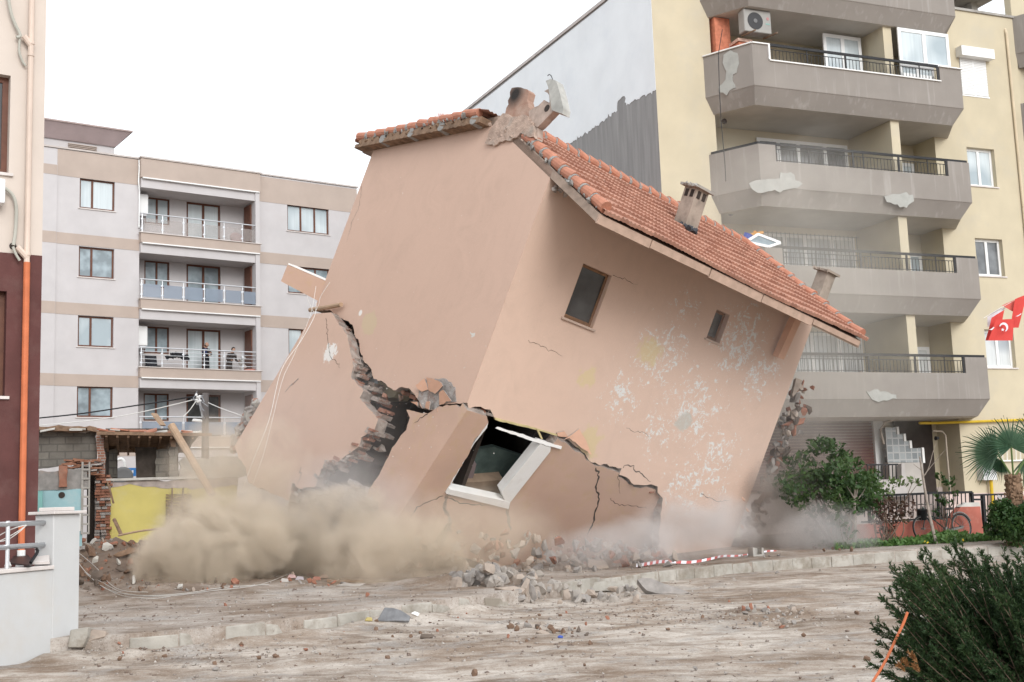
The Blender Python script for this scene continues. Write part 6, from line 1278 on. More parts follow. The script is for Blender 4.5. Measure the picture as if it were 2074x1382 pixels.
def spray(p0, p1, n, w):
    d = p1-p0; L = np.linalg.norm(d); d = d/L; out = []
    for k in range(n):
        u = rs.uniform(.0, 1)**.8; p = p0+d*L*u; s = rs.normal(size=3); s -= d*(s @ d); s /= np.linalg.norm(s); e = nrm(d*1.0+s*rs.uniform(.35, 1.1)+A3(-.12, 0, .08)); l = w*(1.05-.6*u)*rs.uniform(.6, 1.2)
        m_ = 9
        for j in range(m_):
            q = p+e*l*(j/m_); t_ = rs.normal(size=3); t_ -= e*(t_ @ e); t_ /= np.linalg.norm(t_); f = nrm(e*1.1+t_*.8); sl = .021*rs.uniform(.8, 1.3); sd2 = np.cross(f, rs.normal(size=3)); sd2 /= np.linalg.norm(sd2); out += [q-sd2*.0045, q+sd2*.0045, q+f*sl]
        out += [p-s*.002, p+np.cross(d, s)*.003, p+e*l*1.02]
    return out
for i, t_ in enumerate(tips):
    b = jb+A3(rs.uniform(-.12, .3), rs.uniform(-.2, .2), rs.uniform(-.1, .2)); m_ = b+(t_-b)*.55+A3(0, 0, -.09+rs.uniform(-.05, .03)); P = curve([b, m_, t_], 5); wood.tube(P, list(np.linspace(.007, .0015, len(P))), 5)
    L = np.linalg.norm(t_-b); s0 = b+(t_-b)*max(.25, 1-.42/max(L, .43)); V += spray(P[-6] if L > .3 else s0, t_+nrm(t_-m_)*.03, 84 if i < 33 else 60, .10)
V = np.array(V); fastobj('foliage', V, np.arange(len(V)).reshape(-1, 3), M['juniper'], jr); obj('branch', wood, M['bark'], jr)
mb = MB(); V = []
for x, y in ((1830, 1335), (1845, 1325), (1850, 1345), (1822, 1348)): V += spray(at(x+15, y+18, 7.6), at(x, y, 7.6), 12, .05)
V = np.array(V); fastobj('dead_sprig', V, np.arange(len(V)).reshape(-1, 3), leafmat('dry_brown', (.25, .12, .05), (.35, .18, .07), (.3, .15, .06)), jr)
tag(obj('orange_hose', MB().tube(curve([at(1838, 1240, 7.7), at(1830, 1262, 7.7), at(1812, 1300, 7.7), at(1790, 1345, 7.7), at(1762, 1390, 7.7), at(1745, 1420, 7.7)]), .0095, 8), M['rust_orange'], None, True), 'thin orange flexible pipe rising from the ground into the juniper', 'pipe')
# ------------------------------------------------------------------ bunting flags
M['flag_red'] = mat('flag_red', (.62, .07, .06), .8, .08, 5, .05); M['flag_white'] = mat('flag_white', (.72, .72, .76), .8, .04, 5, .05)
FD = 26.0
def flag(name, label, px, m, wave, seed, par=None, d=FD):
    a, b, c, e = [at(x, y, d) for x, y in px]; V = []; n = 10
    for i in range(n+1):
        for j in range(n+1):
            u, v = i/n, j/n; p = (a*(1-u)+b*u)*(1-v)+(e*(1-u)+c*u)*v; V.append(p-CF*wave*math.sin(u*5+v*2+seed)*(.3+v))
    Fc = [(i*(n+1)+j, i*(n+1)+j+1, (i+1)*(n+1)+j+1, (i+1)*(n+1)+j) for i in range(n) for j in range(n)]
    V2 = [v-CF*-.004 for v in V]; N = len(V); F2 = [tuple(N+k for k in f[::-1]) for f in Fc]; root = thing(name, label, 'flag', V[0], 'bunting flags'); mb = MB().add(V+V2, Fc+F2); obj('cloth', mb, m, root, True); return root, V, n
f1, V, n = flag('bunting_flag', 'red flag with white crescent and star hanging lowest on the bunting line', [(2017, 648), (2054, 646), (2050, 690), (2001, 690)], M['flag_red'], .02, 1)
def fl(u, v): i, j = int(u*n), int(v*n); return V[i*(n+1)+j]+(-CF)*.03
mb = MB(); cx, cy = 2033, 663; P = []; N = 26
outer = [(cx+9.0*math.cos(a), cy+9.5*math.sin(a)) for a in np.linspace(-2.9, 1.1, N)]; inner = [(cx-1.5+6.6*math.cos(a), cy+2.2+7.4*math.sin(a)) for a in np.linspace(-2.75, .95, N)]
for k in range(N-1): mb.add([at(*outer[k], FD-.09), at(*outer[k+1], FD-.09), at(*inner[k+1], FD-.09), at(*inner[k], FD-.09)], [(0, 1, 2, 3)])
obj('crescent', mb, M['flag_white'], f1); st_ = [(2031+(4.0 if k % 2 == 0 else 1.6)*math.sin(k*math.pi/5), 668-(4.0 if k % 2 == 0 else 1.6)*math.cos(k*math.pi/5)) for k in range(10)]
obj('star', MB().add([at(2031, 668, FD-.1)]+[at(*p, FD-.1) for p in st_], [(0, 1+k, 1+(k+1) % 10) for k in range(10)]), M['flag_white'], f1)
f2, V, n = flag('bunting_flag', 'red flag twisted into a narrow strip, left end of the bunting line', [(2008, 644), (2034, 628), (2020, 690), (1997, 690)], M['flag_red'], .03, 2, d=FD+.15)
obj('crescent', MB().add([at(x, y, FD-.02) for x, y in ((2003, 668), (2008, 666), (2013, 662), (2014, 664), (2009, 669))], [(0, 1, 2, 3, 4)]), M['flag_white'], f2)
f3, V, n = flag('bunting_flag', 'white flag with faint grey lettering at the left end of the bunting line', [(2000, 642), (2040, 620), (2016, 646), (2001, 664)], M['flag_white'], .015, 3, d=FD+.3)
mb = MB()
for k in range(6): mb.add([at(2006+k*4, 636-k*2.2+j, FD+.22) for j in (0, 2)]+[at(2009+k*4, 634.5-k*2.2+j, FD+.22) for j in (2, 0)], [(0, 1, 2, 3)])
obj('grey_lettering', mb, mat('flag_print', (.4, .4, .46), .8), f3)
f4, V, n = flag('bunting_flag', 'red flag hanging at the right edge of the picture, top of the bunting line', [(2056, 606), (2080, 596), (2064, 664), (2047, 664)], M['flag_red'], .02, 4, d=FD+.1)
obj('crescent', MB().add([at(x, y, FD-.05) for x, y in ((2057, 641), (2064, 638), (2069, 634), (2068, 637), (2062, 641))], [(0, 1, 2, 3, 4)]), M['flag_white'], f4)
f5, V, n = flag('bunting_flag', 'paler red flag spread flat along the top of the bunting line', [(2030, 619), (2080, 596), (2066, 622), (2052, 632)], mat('flag_pale_red', (.68, .14, .11), .8), .015, 5, d=FD+.2)
tag(obj('bunting_string', MB().tube(curve([at(1992, 645, FD+.2), at(2030, 622, FD+.2), at(2095, 588, FD+.2)], 4), .006, 5), M['cable_white']), 'thin string the bunting flags hang from', 'string')
# ================================================================== RUBBLE AND LITTER
M['dusty'] = mat('dusty_stone', (.33, .295, .262), .95, .2, 5, .7, 20, stain=(.3, .26, .23), stain_amt=.6); M['stone_grey'] = mat('stone_grey', (.27, .245, .225), .95, .25, 5, .7, 20, stain=(.24, .19, .16), stain_amt=.6); M['stone_tan'] = mat('stone_tan', (.36, .295, .245), .95, .2, 5, .7, 20, stain=(.3, .23, .18)); M['stone_dark'] = mat('stone_dark', (.14, .11, .09), .95, .3, 5, .7, 20); M['soil'] = mat('soil_clod', (.18, .115, .08), .98, .3, 8, .9, 25)
r6 = random.Random(66)
def slab(name, label, cat, pxpoly, d, th, m, tilt=.4, jagamp=.012, group=None):
    if d < 28: bx = max(pxpoly, key=lambda q: q[1]); d = (ghit(bx[0], bx[1])-EYE) @ CF-.05
    P = [at(x, y, d) for x, y in pxpoly]; c = sum(P)/len(P); ex = CR.copy(); ez = nrm(CU-CF*-tilt); n = nrm(np.cross(ex, ez)); fr = Frame(c, ex, n if n @ CF < 0 else -n, ez)
    q = P2x(fr, pxpoly); o = obj(name, MB().prism(fr, jag([p+(1,) for p in q], jagamp, .12, r6), 0, -th), m); bevel(o, .012); return tag(o, label, cat, group)
slab('concrete_piece', 'pale grey broken concrete slab leaning upright behind the rubble heap', 'slab', [(1014, 1092), (1065, 1089), (1084, 1116), (1058, 1131), (1036, 1130)], 23.4, .16, mat('slab_grey', (.42, .40, .37), .95, .15, 3, .5, 25, stain=(.3, .27, .24)))
slab('plaster_piece', 'brown domed plaster slab leaning beside the pale concrete slab', 'slab', [(1092, 1124), (1098, 1106), (1112, 1094), (1135, 1099), (1156, 1122)], 23.8, .15, M['stone_tan'])
slab('concrete_lump', 'grey torn concrete lump sticking up right of the domed slab', 'chunk', [(1138, 1108), (1146, 1088), (1163, 1076), (1172, 1090), (1196, 1094), (1194, 1116), (1170, 1120)], 24.2, .3, M['stone_grey'], .2, .03)
slab('plaster_piece', 'flat peach slab on top of the rubble heap', 'slab', [(966, 1135), (974, 1122), (992, 1121), (998, 1136)], 22.6, .12, M['stone_tan'], 1.0)
slab('plaster_piece', 'flat tan slab lying at the right of the dust in front of the house', 'slab', [(1190, 1148), (1192, 1133), (1228, 1136), (1234, 1150), (1215, 1153)], 23.6, .08, M['stone_tan'], 1.2)
slab('board', 'dusty board standing half buried in the dust left of the house corner', 'board', [(672, 1140), (673, 1114), (710, 1130), (700, 1160), (676, 1165)], 22.3, .03, M['stone_tan'], .2)
slab('tarpaulin', 'dark grey crumpled tarpaulin lying against the kerb', 'tarpaulin', [(763, 1258), (772, 1242), (779, 1230), (812, 1236), (831, 1248), (828, 1258), (800, 1257)], 17.35, .05, mat('tarp_grey', (.17, .17, .175), .8, .3, 7, .8, 9), .9, .01)
slab('paving_piece', 'tilted dark edged paving slab broken out beside the kerb', 'slab', [(1291, 1174), (1300, 1171), (1360, 1187), (1396, 1200), (1340, 1203), (1310, 1196)], 22.6, .13, M['stone_grey'], 1.1, .02)
slab('fallen_kerb_stone', 'mossy kerb stone fallen flat in front of the kerb gap', 'kerb stone', [(1193, 1198), (1196, 1180), (1284, 1174), (1292, 1190), (1280, 1197)], 22.4, .2, M['kerb'], .6)
slab('paving_piece', 'thin paving slab overhanging the broken end of the kerb', 'slab', [(1000, 1189), (1040, 1186), (1064, 1192), (1058, 1199), (1030, 1198)], 20.6, .1, M['stone_tan'], 1.3)
slab('kerb_stump', 'broken pale kerb block beside the white garden post', 'kerb stone', [(136, 1312), (142, 1276), (178, 1270), (176, 1290), (166, 1312)], 15.1, .3, M['kerb'], .3)
slab('concrete_lump', 'broken concrete lump over a dark hollow by the garden post', 'chunk', [(174, 1288), (186, 1274), (215, 1278), (212, 1290), (190, 1296), (178, 1302)], 15.3, .25, M['stone_tan'], .5, .03)
slab('plank', 'flat weathered plank at the front edge of the dust', 'plank', [(662, 1180), (662, 1174), (735, 1174), (742, 1180)], 20.8, .04, M['old_wood'], 1.0)
slab('metal_sheet', 'pale flat sheet at the front edge of the dust next to the plank', 'sheet', [(680, 1186), (700, 1180), (742, 1182), (728, 1187)], 20.3, .02, M['dusty'], 1.4)
slab('paper', 'small white paper scrap lying by the tarpaulin', 'paper', [(832, 1242), (840, 1238), (850, 1242), (846, 1248)], 17.2, .01, M['white_paint'], 1.0)
slab('yellow_sponge', 'small yellow block lying against the kerb left of the tarpaulin', 'block', [(738, 1258), (742, 1250), (753, 1250), (754, 1258)], 17.2, .06, mat('ochre', (.42, .34, .14), .9), .5)
def chunk(name, label, cat, group, x, y, s, m, lift=.25, flat=.6):
    p = ghit(x, y)
    mb = MB().rock(p+A3(0, 0, s*lift), (s, s*r6.uniform(.6, .9), s*flat*r6.uniform(.7, 1.1)), r6, 0, n=16); o = obj(name, mb, m); return tag(o, label, cat, group)
ST = [M['stone_grey'], M['stone_grey'], M['stone_tan'], M['dusty'], M['dusty']]
# heap in front of the house
heap = []
for k in range(80):
    u = r6.random(); x = 930+u*155+r6.gauss(0, 8); top = 1140+18*abs(u-.35); y = r6.uniform(top+8, 1188); p = onz(x, 1188-r6.uniform(0, 10), .26); d = p[1]/CF[1]*1.0
    hh = r6.random()**1.5*.42; c = ghit(x, min(1189, y+hh*60)); c = c+A3(0, 0, hh*.8*max(.2, 1-abs(u-.4)*1.5)); s = r6.uniform(.12, .36)
    o = obj('rubble_chunk', MB().rock(c, (s, s*.8, s*.6), r6, 0, n=16), r6.choice(ST)); tag(o, 'grey broken masonry chunk in the rubble heap before the house corner', 'rubble', 'chunks of the rubble heap')
for k in range(46):
    x = r6.uniform(1085, 1205); y = r6.uniform(1125, 1162); s = r6.uniform(.08, .26); c = ghit(x, y)+A3(0, 0, s*.25); o = obj('rubble_chunk', MB().rock(c, (s, s*.8, s*.6), r6, 0, n=14), r6.choice(ST)); tag(o, 'small grey chunk at the foot of the leaning slabs', 'rubble', 'chunks below the leaning slabs')
for k in range(64):
    x = r6.uniform(1045, 1290); u = (x-1045)/245; y = r6.uniform(1188, 1226-6*u); s = r6.uniform(.1, .34)*(1.2-.5*u); chunk('rubble_chunk', 'pale broken stone in the row of debris below the kerb gap', 'rubble', 'debris below the kerb gap', x, y, s, r6.choice(ST))
for k in range(40): chunk('clod', 'brown clod or pebble on the dirt street', 'clod', 'clods on the street', r6.uniform(230, 1780), r6.uniform(1235, 1375), r6.uniform(.035, .09), M['soil'], .3, .9)
for k in range(26): chunk('street_stone', 'small grey stone on the dirt street', 'stone', 'stones on the street', r6.uniform(300, 1760), r6.uniform(1200, 1370), r6.uniform(.03, .08), r6.choice(ST), .3, .7)
for k in range(18): chunk('brick_fragment', 'small red brick fragment on the dirt street', 'brick', 'brick fragments on the street', r6.uniform(230, 1500), r6.uniform(1205, 1330), r6.uniform(.04, .1), M['brick_red'], .3, .6)
# left rubble field
small_ = MB()
for k in range(260):
    x = 150+330*r6.random()**1.4; y = r6.uniform(1090+max(0, (x-330)*.1), 1200); s = (.08+.34*r6.random()**2)*(1.1 if y < 1140 else .8)
    if k >= 105: small_.rock(ghit(x, y)+A3(0, 0, .02), (s*.6, s*.5, s*.4), r6, r6.choice([0, 0, 1, 2, 3])); continue
    chunk('rubble_chunk', 'broken brick, stone or clod in the churned earth before the ruined shack', 'rubble', 'debris before the shack', x, y, s, r6.choice([M['soil'], M['soil'], M['stone_tan'], M['soil'], M['stone_grey'], M['stone_dark'], M['soil'], M['stone_dark'], M['brick_red'], M['soil'], M['pale_concrete']]), .3, .5)
tag(obj('rubble_bits', small_, [M['soil'], M['stone_dark'], M['stone_grey'], M['brick_red']], None), kind='stuff')
slab('broken_board', 'brown splintered board on the churned earth by the yellow wall', 'board', [(228, 1125), (262, 1108), (280, 1112), (278, 1118), (240, 1128)], 25, .04, M['old_wood'], 1.0)
slab('broken_sheet', 'white broken panel piece on the churned earth by the yellow wall', 'panel', [(280, 1106), (284, 1100), (300, 1098), (296, 1104)], 26, .03, M['white_paint'], .9)
slab('dark_board', 'dark board lying on the churned earth at the edge of the dust', 'board', [(232, 1152), (240, 1146), (262, 1158), (258, 1162)], 23.5, .03, M['stone_dark'], 1.0)
tag(obj('black_sack', MB().rock(ghit(286, 1094)+A3(0, 0, .1), (.3, .26, .24), r6, n=40), M['tar'], None, True), 'black rounded sack lying on top of the churned earth by the yellow wall', 'sack')
# litter near the dust edge
for k, (x, y, c) in enumerate(((590, 1168, (.45, .31, .3)), (606, 1172, (.4, .36, .38)), (575, 1176, (.42, .39, .36)), (628, 1165, (.3, .12, .1)), (640, 1172, (.33, .16, .12)), (655, 1168, (.4, .28, .23)))):
    slab('litter_scrap', ['pink sheet of litter in the heap at the dust edge', 'lilac scrap of litter in the heap at the dust edge', 'white scrap of litter at the left of the dust edge heap', 'dark red scrap of litter in the heap at the dust edge', 'red scrap of litter at the right of the dust edge heap', 'peach sheet of litter behind the heap at the dust edge'][k], 'litter', [(x-9, y+3), (x-4, y-5), (x+8, y-4), (x+10, y+3)], 20.6, .015, mat('litter_%d' % k, c, .8), .8)
for k in range(30): chunk('litter_stone', 'small stone or tile piece in the litter at the dust edge', 'rubble', 'litter at the dust edge', r6.uniform(560, 700), r6.uniform(1160, 1190), r6.uniform(.05, .16), r6.choice([M['brick_red'], M['stone_tan'], M['stone_grey']]), .3, .4)
slab('blue_rag', 'small blue rag lying in the middle of the street', 'rag', [(1128, 1290), (1133, 1285), (1142, 1288), (1138, 1293)], 15.4, .03, mat('rag_blue', (.06, .1, .35), .9), 1.0)
slab('tan_stone', 'flat tan stone in the line of debris in the middle of the street', 'stone', [(1084, 1279), (1096, 1274), (1112, 1281), (1118, 1286), (1098, 1285)], 15.7, .08, M['stone_tan'], .9)
for k in range(26): chunk('street_clod', 'dark clod in the line of debris across the middle of the street', 'clod', 'debris line across the street', 1030+k*6+r6.gauss(0, 6), 1272+k*.6+r6.gauss(0, 4), r6.uniform(.05, .13), r6.choice([M['soil'], M['stone_grey'], M['stone_dark'], M['soil']]), .3, .6)
slab('dark_clod', 'dark elongated lump lying alone on the street', 'clod', [(850, 1291), (853, 1283), (878, 1284), (882, 1290), (866, 1293)], 15.2, .08, M['stone_dark'], .8, .02)
for k in range(40): chunk('road_rubble', 'pale stone in the patch of grey road rubble', 'rubble', 'grey road rubble patch', r6.uniform(1470, 1625), r6.uniform(1232, 1275), r6.uniform(.04, .14), r6.choice(ST+[M['brick_red']]), .3, .5)
for k in range(24): chunk('kerb_pebble', 'small stone lying along the foot of the kerb', 'stone', 'stones along the kerb', *(lambda x: (x, np.interp(x, [260, 700, 1040, 1334, 1769], [1325, 1262, 1235, 1186, 1146])+r6.uniform(-3, 8)))(r6.uniform(260, 1780)), r6.uniform(.03, .11), r6.choice(ST), .3, .6)
hb_ = thing('hollow_block', 'small grey hollow block standing on the pavement by the tape', 'block', onz(1530, 1128, .27)); mb = MB(); F_ = Frame(onz(1532, 1128, .25), nrm(A3(.9, .43, 0)), nrm(A3(.43, -.9, 0))); mb.fbox(F_, -.16, .16, -.1, .1, 0, .05); mb.fbox(F_, -.16, -.11, -.1, .1, .05, .22); mb.fbox(F_, .09, .15, -.1, .1, .05, .2); mb.fbox(F_, -.11, .09, -.1, -.06, .05, .2); obj('body', mb, M['concrete'], hb_)
for k in range(7): chunk('pavement_stone', 'little stone on the pavement near the hollow block', 'stone', 'stones near the hollow block', 1500+k*14+r6.gauss(0, 8), 1128+r6.gauss(0, 3), r6.uniform(.05, .12), M['stone_grey'], .3, .6)
for k in range(9): chunk('pavement_clod', 'brown clod on the pavement below the slim tree', 'clod', 'clods below the slim tree', 1700+r6.gauss(0, 30), 1113+r6.gauss(0, 3), r6.uniform(.06, .14), M['soil'], .3, .6)
# gravel too small to count: scattered stones and grit over street and lot
rs = np.random.RandomState(5); V = []; Fc = []
T4 = np.array([(1, 1, 1), (1, -1, -1), (-1, 1, -1), (-1, -1, 1)], float)/1.7
n = 0
for k in range(8000):
    if k < 5200:
        x, y = rs.uniform(150, 1850), rs.uniform(1185, 1400)**1.0; 
        if rs.rand() < .55:
            c = [(1250, 1250, 120, 14), (1560, 1255, 90, 12), (1000, 1300, 150, 20), (250, 1320, 90, 12), (1400, 1240, 130, 10), (750, 1290, 180, 18), (450, 1330, 120, 16)][rs.randint(7)]; x, y = rs.normal(c[0], c[2]), rs.normal(c[1], c[3])
    else: x, y = rs.uniform(150, 1500), rs.uniform(1140, 1260)
    if y < 1120 or (x < 165 and y < 1345): continue
    p = ghit(x, y); s = .008+.03*rs.rand()**3; A = np.linalg.qr(rs.normal(size=(3, 3)))[0]
    V.append(p+(T4 @ A.T)*s*np.array([1, 1, .7])+A3(0, 0, s*.3)); Fc += [(n, n+1, n+2), (n, n+3, n+1), (n, n+2, n+3), (n+1, n+3, n+2)]; n += 4
gm = NT('grit'); g = gm.n('NewGeometry'); c = gm.mix(g.outputs['Random Per Island'], (.16, .11, .085), (.46, .42, .38)); gm.bsdf(c, .95, .1); tag(fastobj('gravel', np.concatenate(V), Fc, gm.mat, org=(0, 15, 0)), kind='stuff')
# barrier tape on the pavement
TP = [(1288, 1147), (1310, 1144), (1334, 1142), (1360, 1140), (1400, 1137), (1440, 1135), (1465, 1129), (1495, 1125), (1530, 1121), (1560, 1118), (1582, 1116)]
tp = thing('barrier_tape', 'red and white striped barrier tape lying along the pavement', 'tape', onz(1430, 1138, .26)); P = curve([onz(x, y+2, .27)+A3(0, 0, .03*math.sin(x)) for x, y in TP], 8); rmb, wmb = MB(), MB()
for i in range(len(P)-1):
    a, b = P[i], P[i+1]; h1, h2 = .075-.045*i/len(P), .075-.045*(i+1)/len(P); q = [a, b, b+A3(.02, .05, h2), a+A3(.02, .05, h1)]; wmb.add(q, [(0, 1, 2, 3)], (i//2) % 2)
obj('band', wmb, [M['flag_white'], mat('tape_red', (.5, .12, .11), .6)], tp)
# masonry spilling out of the broken right end of the house
for k in range(150):
    u = r6.random(); x0 = 1612-u*112; y = 775+u*330; x = x0+abs(r6.gauss(0, 17))*(1.2-.3*u); s = r6.uniform(.12, .42)
    c = at(x, y, 31.2+r6.uniform(-.3, .8)); m = r6.choice([M['brick_red'], M['brick_red'], M['stone_dark'], M['stone_tan'], M['stone_grey']]); tag(obj('falling_brick', MB().rock(c, (s, s*.6, s*.5), r6, 0, n=12), m), 'brick or masonry piece tumbling out along the broken right edge of the house', 'brick', 'bricks tumbling from the broken edge')
slab('broken_corner_piece', 'grey capped corner piece sticking out high on the broken right edge', 'chunk', [(1604, 800), (1612, 765), (1626, 770), (1618, 790), (1606, 805)], 31.0, .25, M['old_render'], .2, .01)
slab('brick_piece', 'red brick slab flying out from the broken right edge of the house', 'brick', [(1582, 862), (1606, 850), (1610, 834), (1616, 838), (1614, 848), (1632, 846), (1628, 858), (1606, 864)], 31.2, .15, M['brick_red'], .2, .01)
for k, (x, y) in enumerate(((1510, 1028), (1500, 1062), (1502, 1006))): slab('plaster_flake', ['peach plaster flake falling from the lower right wall edge, middle one', 'lowest peach plaster flake falling beside the lower right wall edge', 'topmost peach plaster flake coming off the lower right wall edge'][k], 'plaster', [(x, y), (x+6, y+4), (x+8, y+10), (x+2, y+8)], 30.4, .03, M['peach_piece'], .1, .004)
for k in range(60):
    x, y = r6.gauss(850, 70), r6.gauss(880, 60); s = r6.uniform(.012, .03); c = at(x, y, 24.0+r6.uniform(-.3, .3)); tag(obj('flying_fragment', MB().rock(c, (s, s, s), r6, 0, n=8), r6.choice([M['pale_concrete'], M['peach_piece']])), 'tiny plaster fragment flying out of the cracked corner', 'fragment', 'fragments flying from the crack')
# heap of masonry under the lifted house, mostly hidden in dust: too many pieces to count
mb = MB()
for k in range(600):
    q = A3(r6.uniform(-5.5, 3.5), r6.uniform(25.2, 32), 0); q[2] = .2+r6.uniform(0, 1.0)*max(0, 1-abs(q[0]+1)/6); s = r6.uniform(.12, .36); mb.rock(q, (s, s*.8, s*.6), r6, r6.choice([0, 0, 1, 2]), n=10)
tag(obj('collapsed_masonry', mb, [M['stone_grey'], M['stone_tan'], M['brick_red']]), kind='stuff')
# satellite dish on the back slope of the roof, awning panel beside the balcony
sdh = thing('satellite_dish', 'white satellite dish standing behind the left roof edge of the falling house', 'satellite dish', at(893, 240, 30)); dish(sdh, at(893, 231, 30), -CF+A3(-.1, 0, .25), .17, M['white_pvc']); obj('mast', MB().tube([at(893, 250, 30.2), at(893, 231, 30.1)], .02, 6), M['steel'], sdh)
mb = MB(); 
for k in range(3): mb.box(at(889+k*4, 233, 29.93), (.03, .01, .07))
obj('dish_lettering', mb, mat('dish_letters', (.45, .25, .25), .7), sdh)
aw = thing('window_panel', 'white framed panel thrown up above the ridge beside the third balcony', 'panel', at(1545, 490, 33)); fa = at(1510, 490, 33); fb = at(1535, 475, 33.2); fc = at(1580, 492, 33.2); fd = at(1556, 500, 33); mb = MB()
for a, b in ((fa, fb), (fb, fc), (fc, fd), (fd, fa)): mb.beam(a, b, .07)
obj('frame', mb, M['white_pvc'], aw); obj('sheet', MB().add([fa, fb, fc, fd, fa-A3(0, 0, .02), fb-A3(0, 0, .02), fc-A3(0, 0, .02), fd-A3(0, 0, .02)], [(0, 1, 2, 3), (7, 6, 5, 4)]), M['glass_grey'], aw)
tag(obj('blue_bucket', MB().tube([at(1512, 484, 33.4), at(1516, 474, 33.4)], [.1, .13], 12), mat('bucket_blue', (.12, .16, .45), .5)), 'blue bucket on the balcony beside the white framed panel', 'bucket')
tag(obj('orange_toy', MB().beam(at(1522, 475, 33.5), at(1546, 471, 33.5), .07).beam(at(1528, 476, 33.5), at(1530, 468, 33.5), .08), mat('toy_orange', (.6, .3, .08), .5)), 'orange plastic tool on the balcony above the white framed panel', 'tool')
# furniture on the lowest balcony
tb = thing('balcony_table', 'white topped table on the lowest balcony half hidden by the house', 'table', YF.w(2.2, -1.2, 4.3)); obj('table_top', MB().fbox(YF, 1.5, 3.2, -1.7, -.8, 5.2, 5.26), M['white_paint'], tb)
for a in (1.55, 3.15): obj('leg', MB().fbox(YF, a-.03, a+.03, -1.3, -1.24, 4.26, 5.198), M['black_iron'], tb)
def wchair(s, label):
    c = thing('balcony_chair', label, 'chair', YF.w(s, -1, 4.27), 'wicker balcony chairs'); obj('seat', MB().fbox(YF, s-.25, s+.25, -1.25, -.75, 4.7, 4.76), M['old_wood'], c); obj('backrest', MB().fbox(YF, s+.2, s+.27, -1.25, -.75, 4.76, 5.45), M['old_wood'], c)
    for a in (-.22, .22):
        for b in (-1.22, -.78): obj('leg', MB().fbox(YF, s+a-.02, s+a+.02, b-.02, b+.02, 4.27, 4.698), M['old_wood'], c)
wchair(4.9, 'brown wicker chair at the middle of the lowest balcony'); wchair(3.6, 'brown wicker chair beside the table on the lowest balcony')
# ================================================================== DUST CLOUDS (real volumes)
def dust(label_kind, c, rad, dens, col, nsc, edge, amp, seed, aniso=.2, rotz=0.0, base=0.0, vor=.35, soft=.25):
    bm = bmesh.new(); bmesh.ops.create_icosphere(bm, subdivisions=3, radius=1.0); me = bpy.data.meshes.new('dust_cloud'); bm.to_mesh(me); bm.free()
    o = bpy.data.objects.new('dust_cloud', me); COL.objects.link(o); o.location = tuple(map(float, c)); o.scale = rad; o.rotation_euler = (0, 0, rotz); tag(o, kind='stuff')
    t = NT('dust'); P = t.n('NewGeometry').outputs['Position']; pos = t.n('VectorMath', dict(operation='ADD'), i0=P, i1=(seed*7.3, seed*3.1, seed*5.7)).outputs[0]
    L = t.n('VectorMath', dict(operation='LENGTH'), i0=t.tc.outputs['Object']).outputs['Value']
    d = t.math('SUBTRACT', 1.0, L); n = t.noise(nsc, pos, detail=8, rough=.62, dist=.6)
    v = t.math('ADD', t.math('MULTIPLY', d, edge), t.math('MULTIPLY', t.math('SUBTRACT', n, .5), amp))
    if vor:
        vr = t.n('TexVoronoi', dict(feature='SMOOTH_F1'), Vector=pos, Scale=nsc*1.3); v = t.math('SUBTRACT', v, t.math('MULTIPLY', t.math('SUBTRACT', vr.outputs[0], .4), vor))
    m_ = t.n('MapRange', dict(clamp=True, interpolation_type='SMOOTHSTEP'), Value=v, From_Min=base, From_Max=base+soft).outputs[0]
    m_ = t.math('MULTIPLY', m_, t.ramp(d, 0, .12))
    pv = t.n('VolumePrincipled', None, Color=col, Density=t.math('MULTIPLY', m_, dens), Anisotropy=aniso); t.nt.links.new(pv.outputs[0], t.out.inputs['Volume']); me.materials.append(t.mat); return o
BR = (.99, .885, .75); WH = (.95, .93, .92); GR = (.72, .67, .63)
def pc(x, y, d): return at(x, y, d)
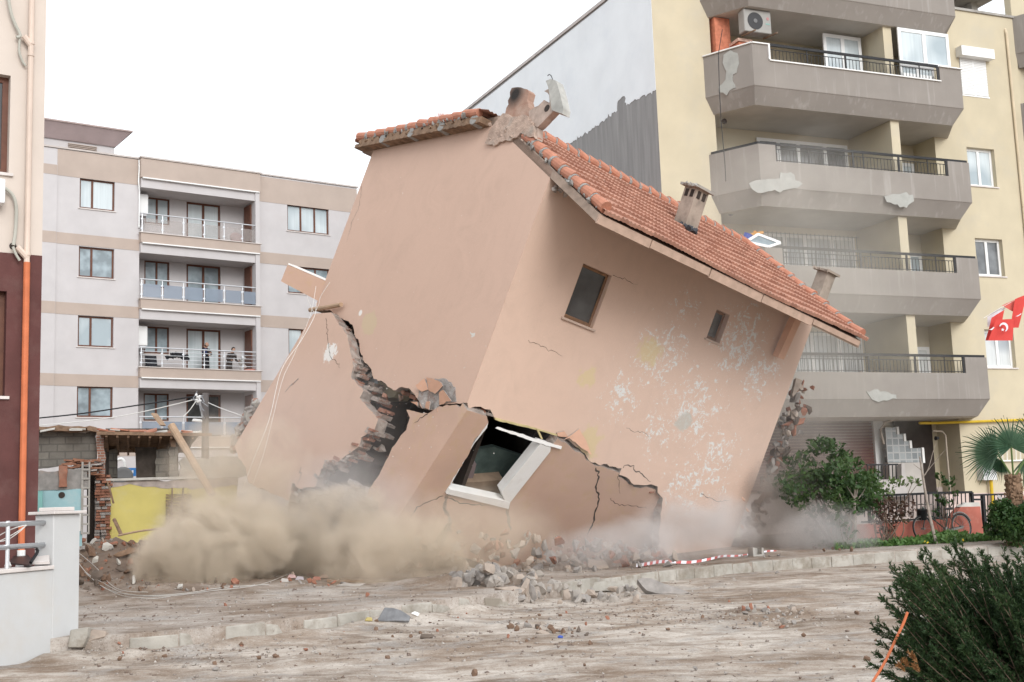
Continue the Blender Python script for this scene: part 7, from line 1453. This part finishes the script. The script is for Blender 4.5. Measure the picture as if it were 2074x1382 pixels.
# dense brown front rolling out on the left, with thinner smoke rising from it
dust('brown', pc(392, 1142, 23.0), (1.3, .9, .95), 4.4, BR, 1.7, 1.6, 2.7, 1, vor=.9, soft=.5)
dust('brown', pc(450, 1095, 23.7), (1.7, 1.0, 1.15), 3.4, BR, 1.4, 1.4, 2.8, 2, vor=.9, soft=.6)
dust('brown', pc(570, 1120, 24.9), (1.6, .8, 1.1), 2.4, BR, 1.6, 1.4, 2.8, 3, vor=.8, soft=.7)
dust('brown', pc(480, 1000, 25.4), (2.0, 1.2, 2.0), .9, BR, 1.1, 1.2, 2.8, 31, vor=.4, soft=.8)
dust('brown', pc(690, 1095, 24.4), (1.9, 1.0, 1.25), 1.9, BR, 1.4, 1.3, 2.8, 12, vor=.7, soft=.6)
dust('brown', pc(815, 1120, 22.9), (1.8, .8, 1.0), 1.7, BR, 1.6, 1.4, 2.8, 13, vor=.6, soft=.8)
dust('grey', pc(700, 1020, 24.4), (2.0, .9, 1.2), .6, WH, .9, 1.2, 2.2, 23, vor=.2, soft=.9)
dust('grey', pc(930, 1080, 22.9), (2.2, .9, 1.0), .8, BR, .9, 1.2, 2.2, 6, vor=.2, soft=.9)
dust('white', pc(1410, 1075, 26.6), (1.7, .9, 1.1), 1.7, WH, 1.0, 1.3, 2.4, 7, vor=.4, soft=.9)
dust('grey', pc(1240, 1105, 25.0), (1.9, .9, .7), 1.0, WH, 1.0, 1.3, 2.2, 8, vor=.3, soft=.9)
dust('grey', pc(1590, 1045, 30.6), (1.9, 1.1, 1.9), 1.5, GR, .8, 1.3, 2.2, 9, vor=.2, soft=.9)
dust('grey', pc(1680, 1080, 29.0), (1.6, .7, .9), 1.6, WH, 1.0, 1.3, 2.2, 10, vor=.3, soft=.9)
dust('grey', pc(1650, 960, 31.6), (1.6, .9, 2.4), .6, GR, .7, 1.2, 2.0, 20, vor=0, soft=.9)
dust('thin', pc(1600, 600, 33.4), (5.2, 1.3, 6.2), .27, (.98, .94, .87), .4, 1.3, 1.1, 11, vor=0, soft=.9)
dust('thin', pc(1380, 830, 25.2), (4.2, 1.3, 3.4), .07, WH, .5, 1.3, 1.0, 41, vor=0, soft=.9)
dust('thin', pc(640, 880, 26.0), (3.2, 1.5, 2.6), .08, WH, .5, 1.3, 1.0, 42, vor=0, soft=.9)
for o in list(S.objects):
    if o.parent is None and o.type in ('MESH', 'EMPTY') and 'kind' not in o: o['kind'] = 'thing'
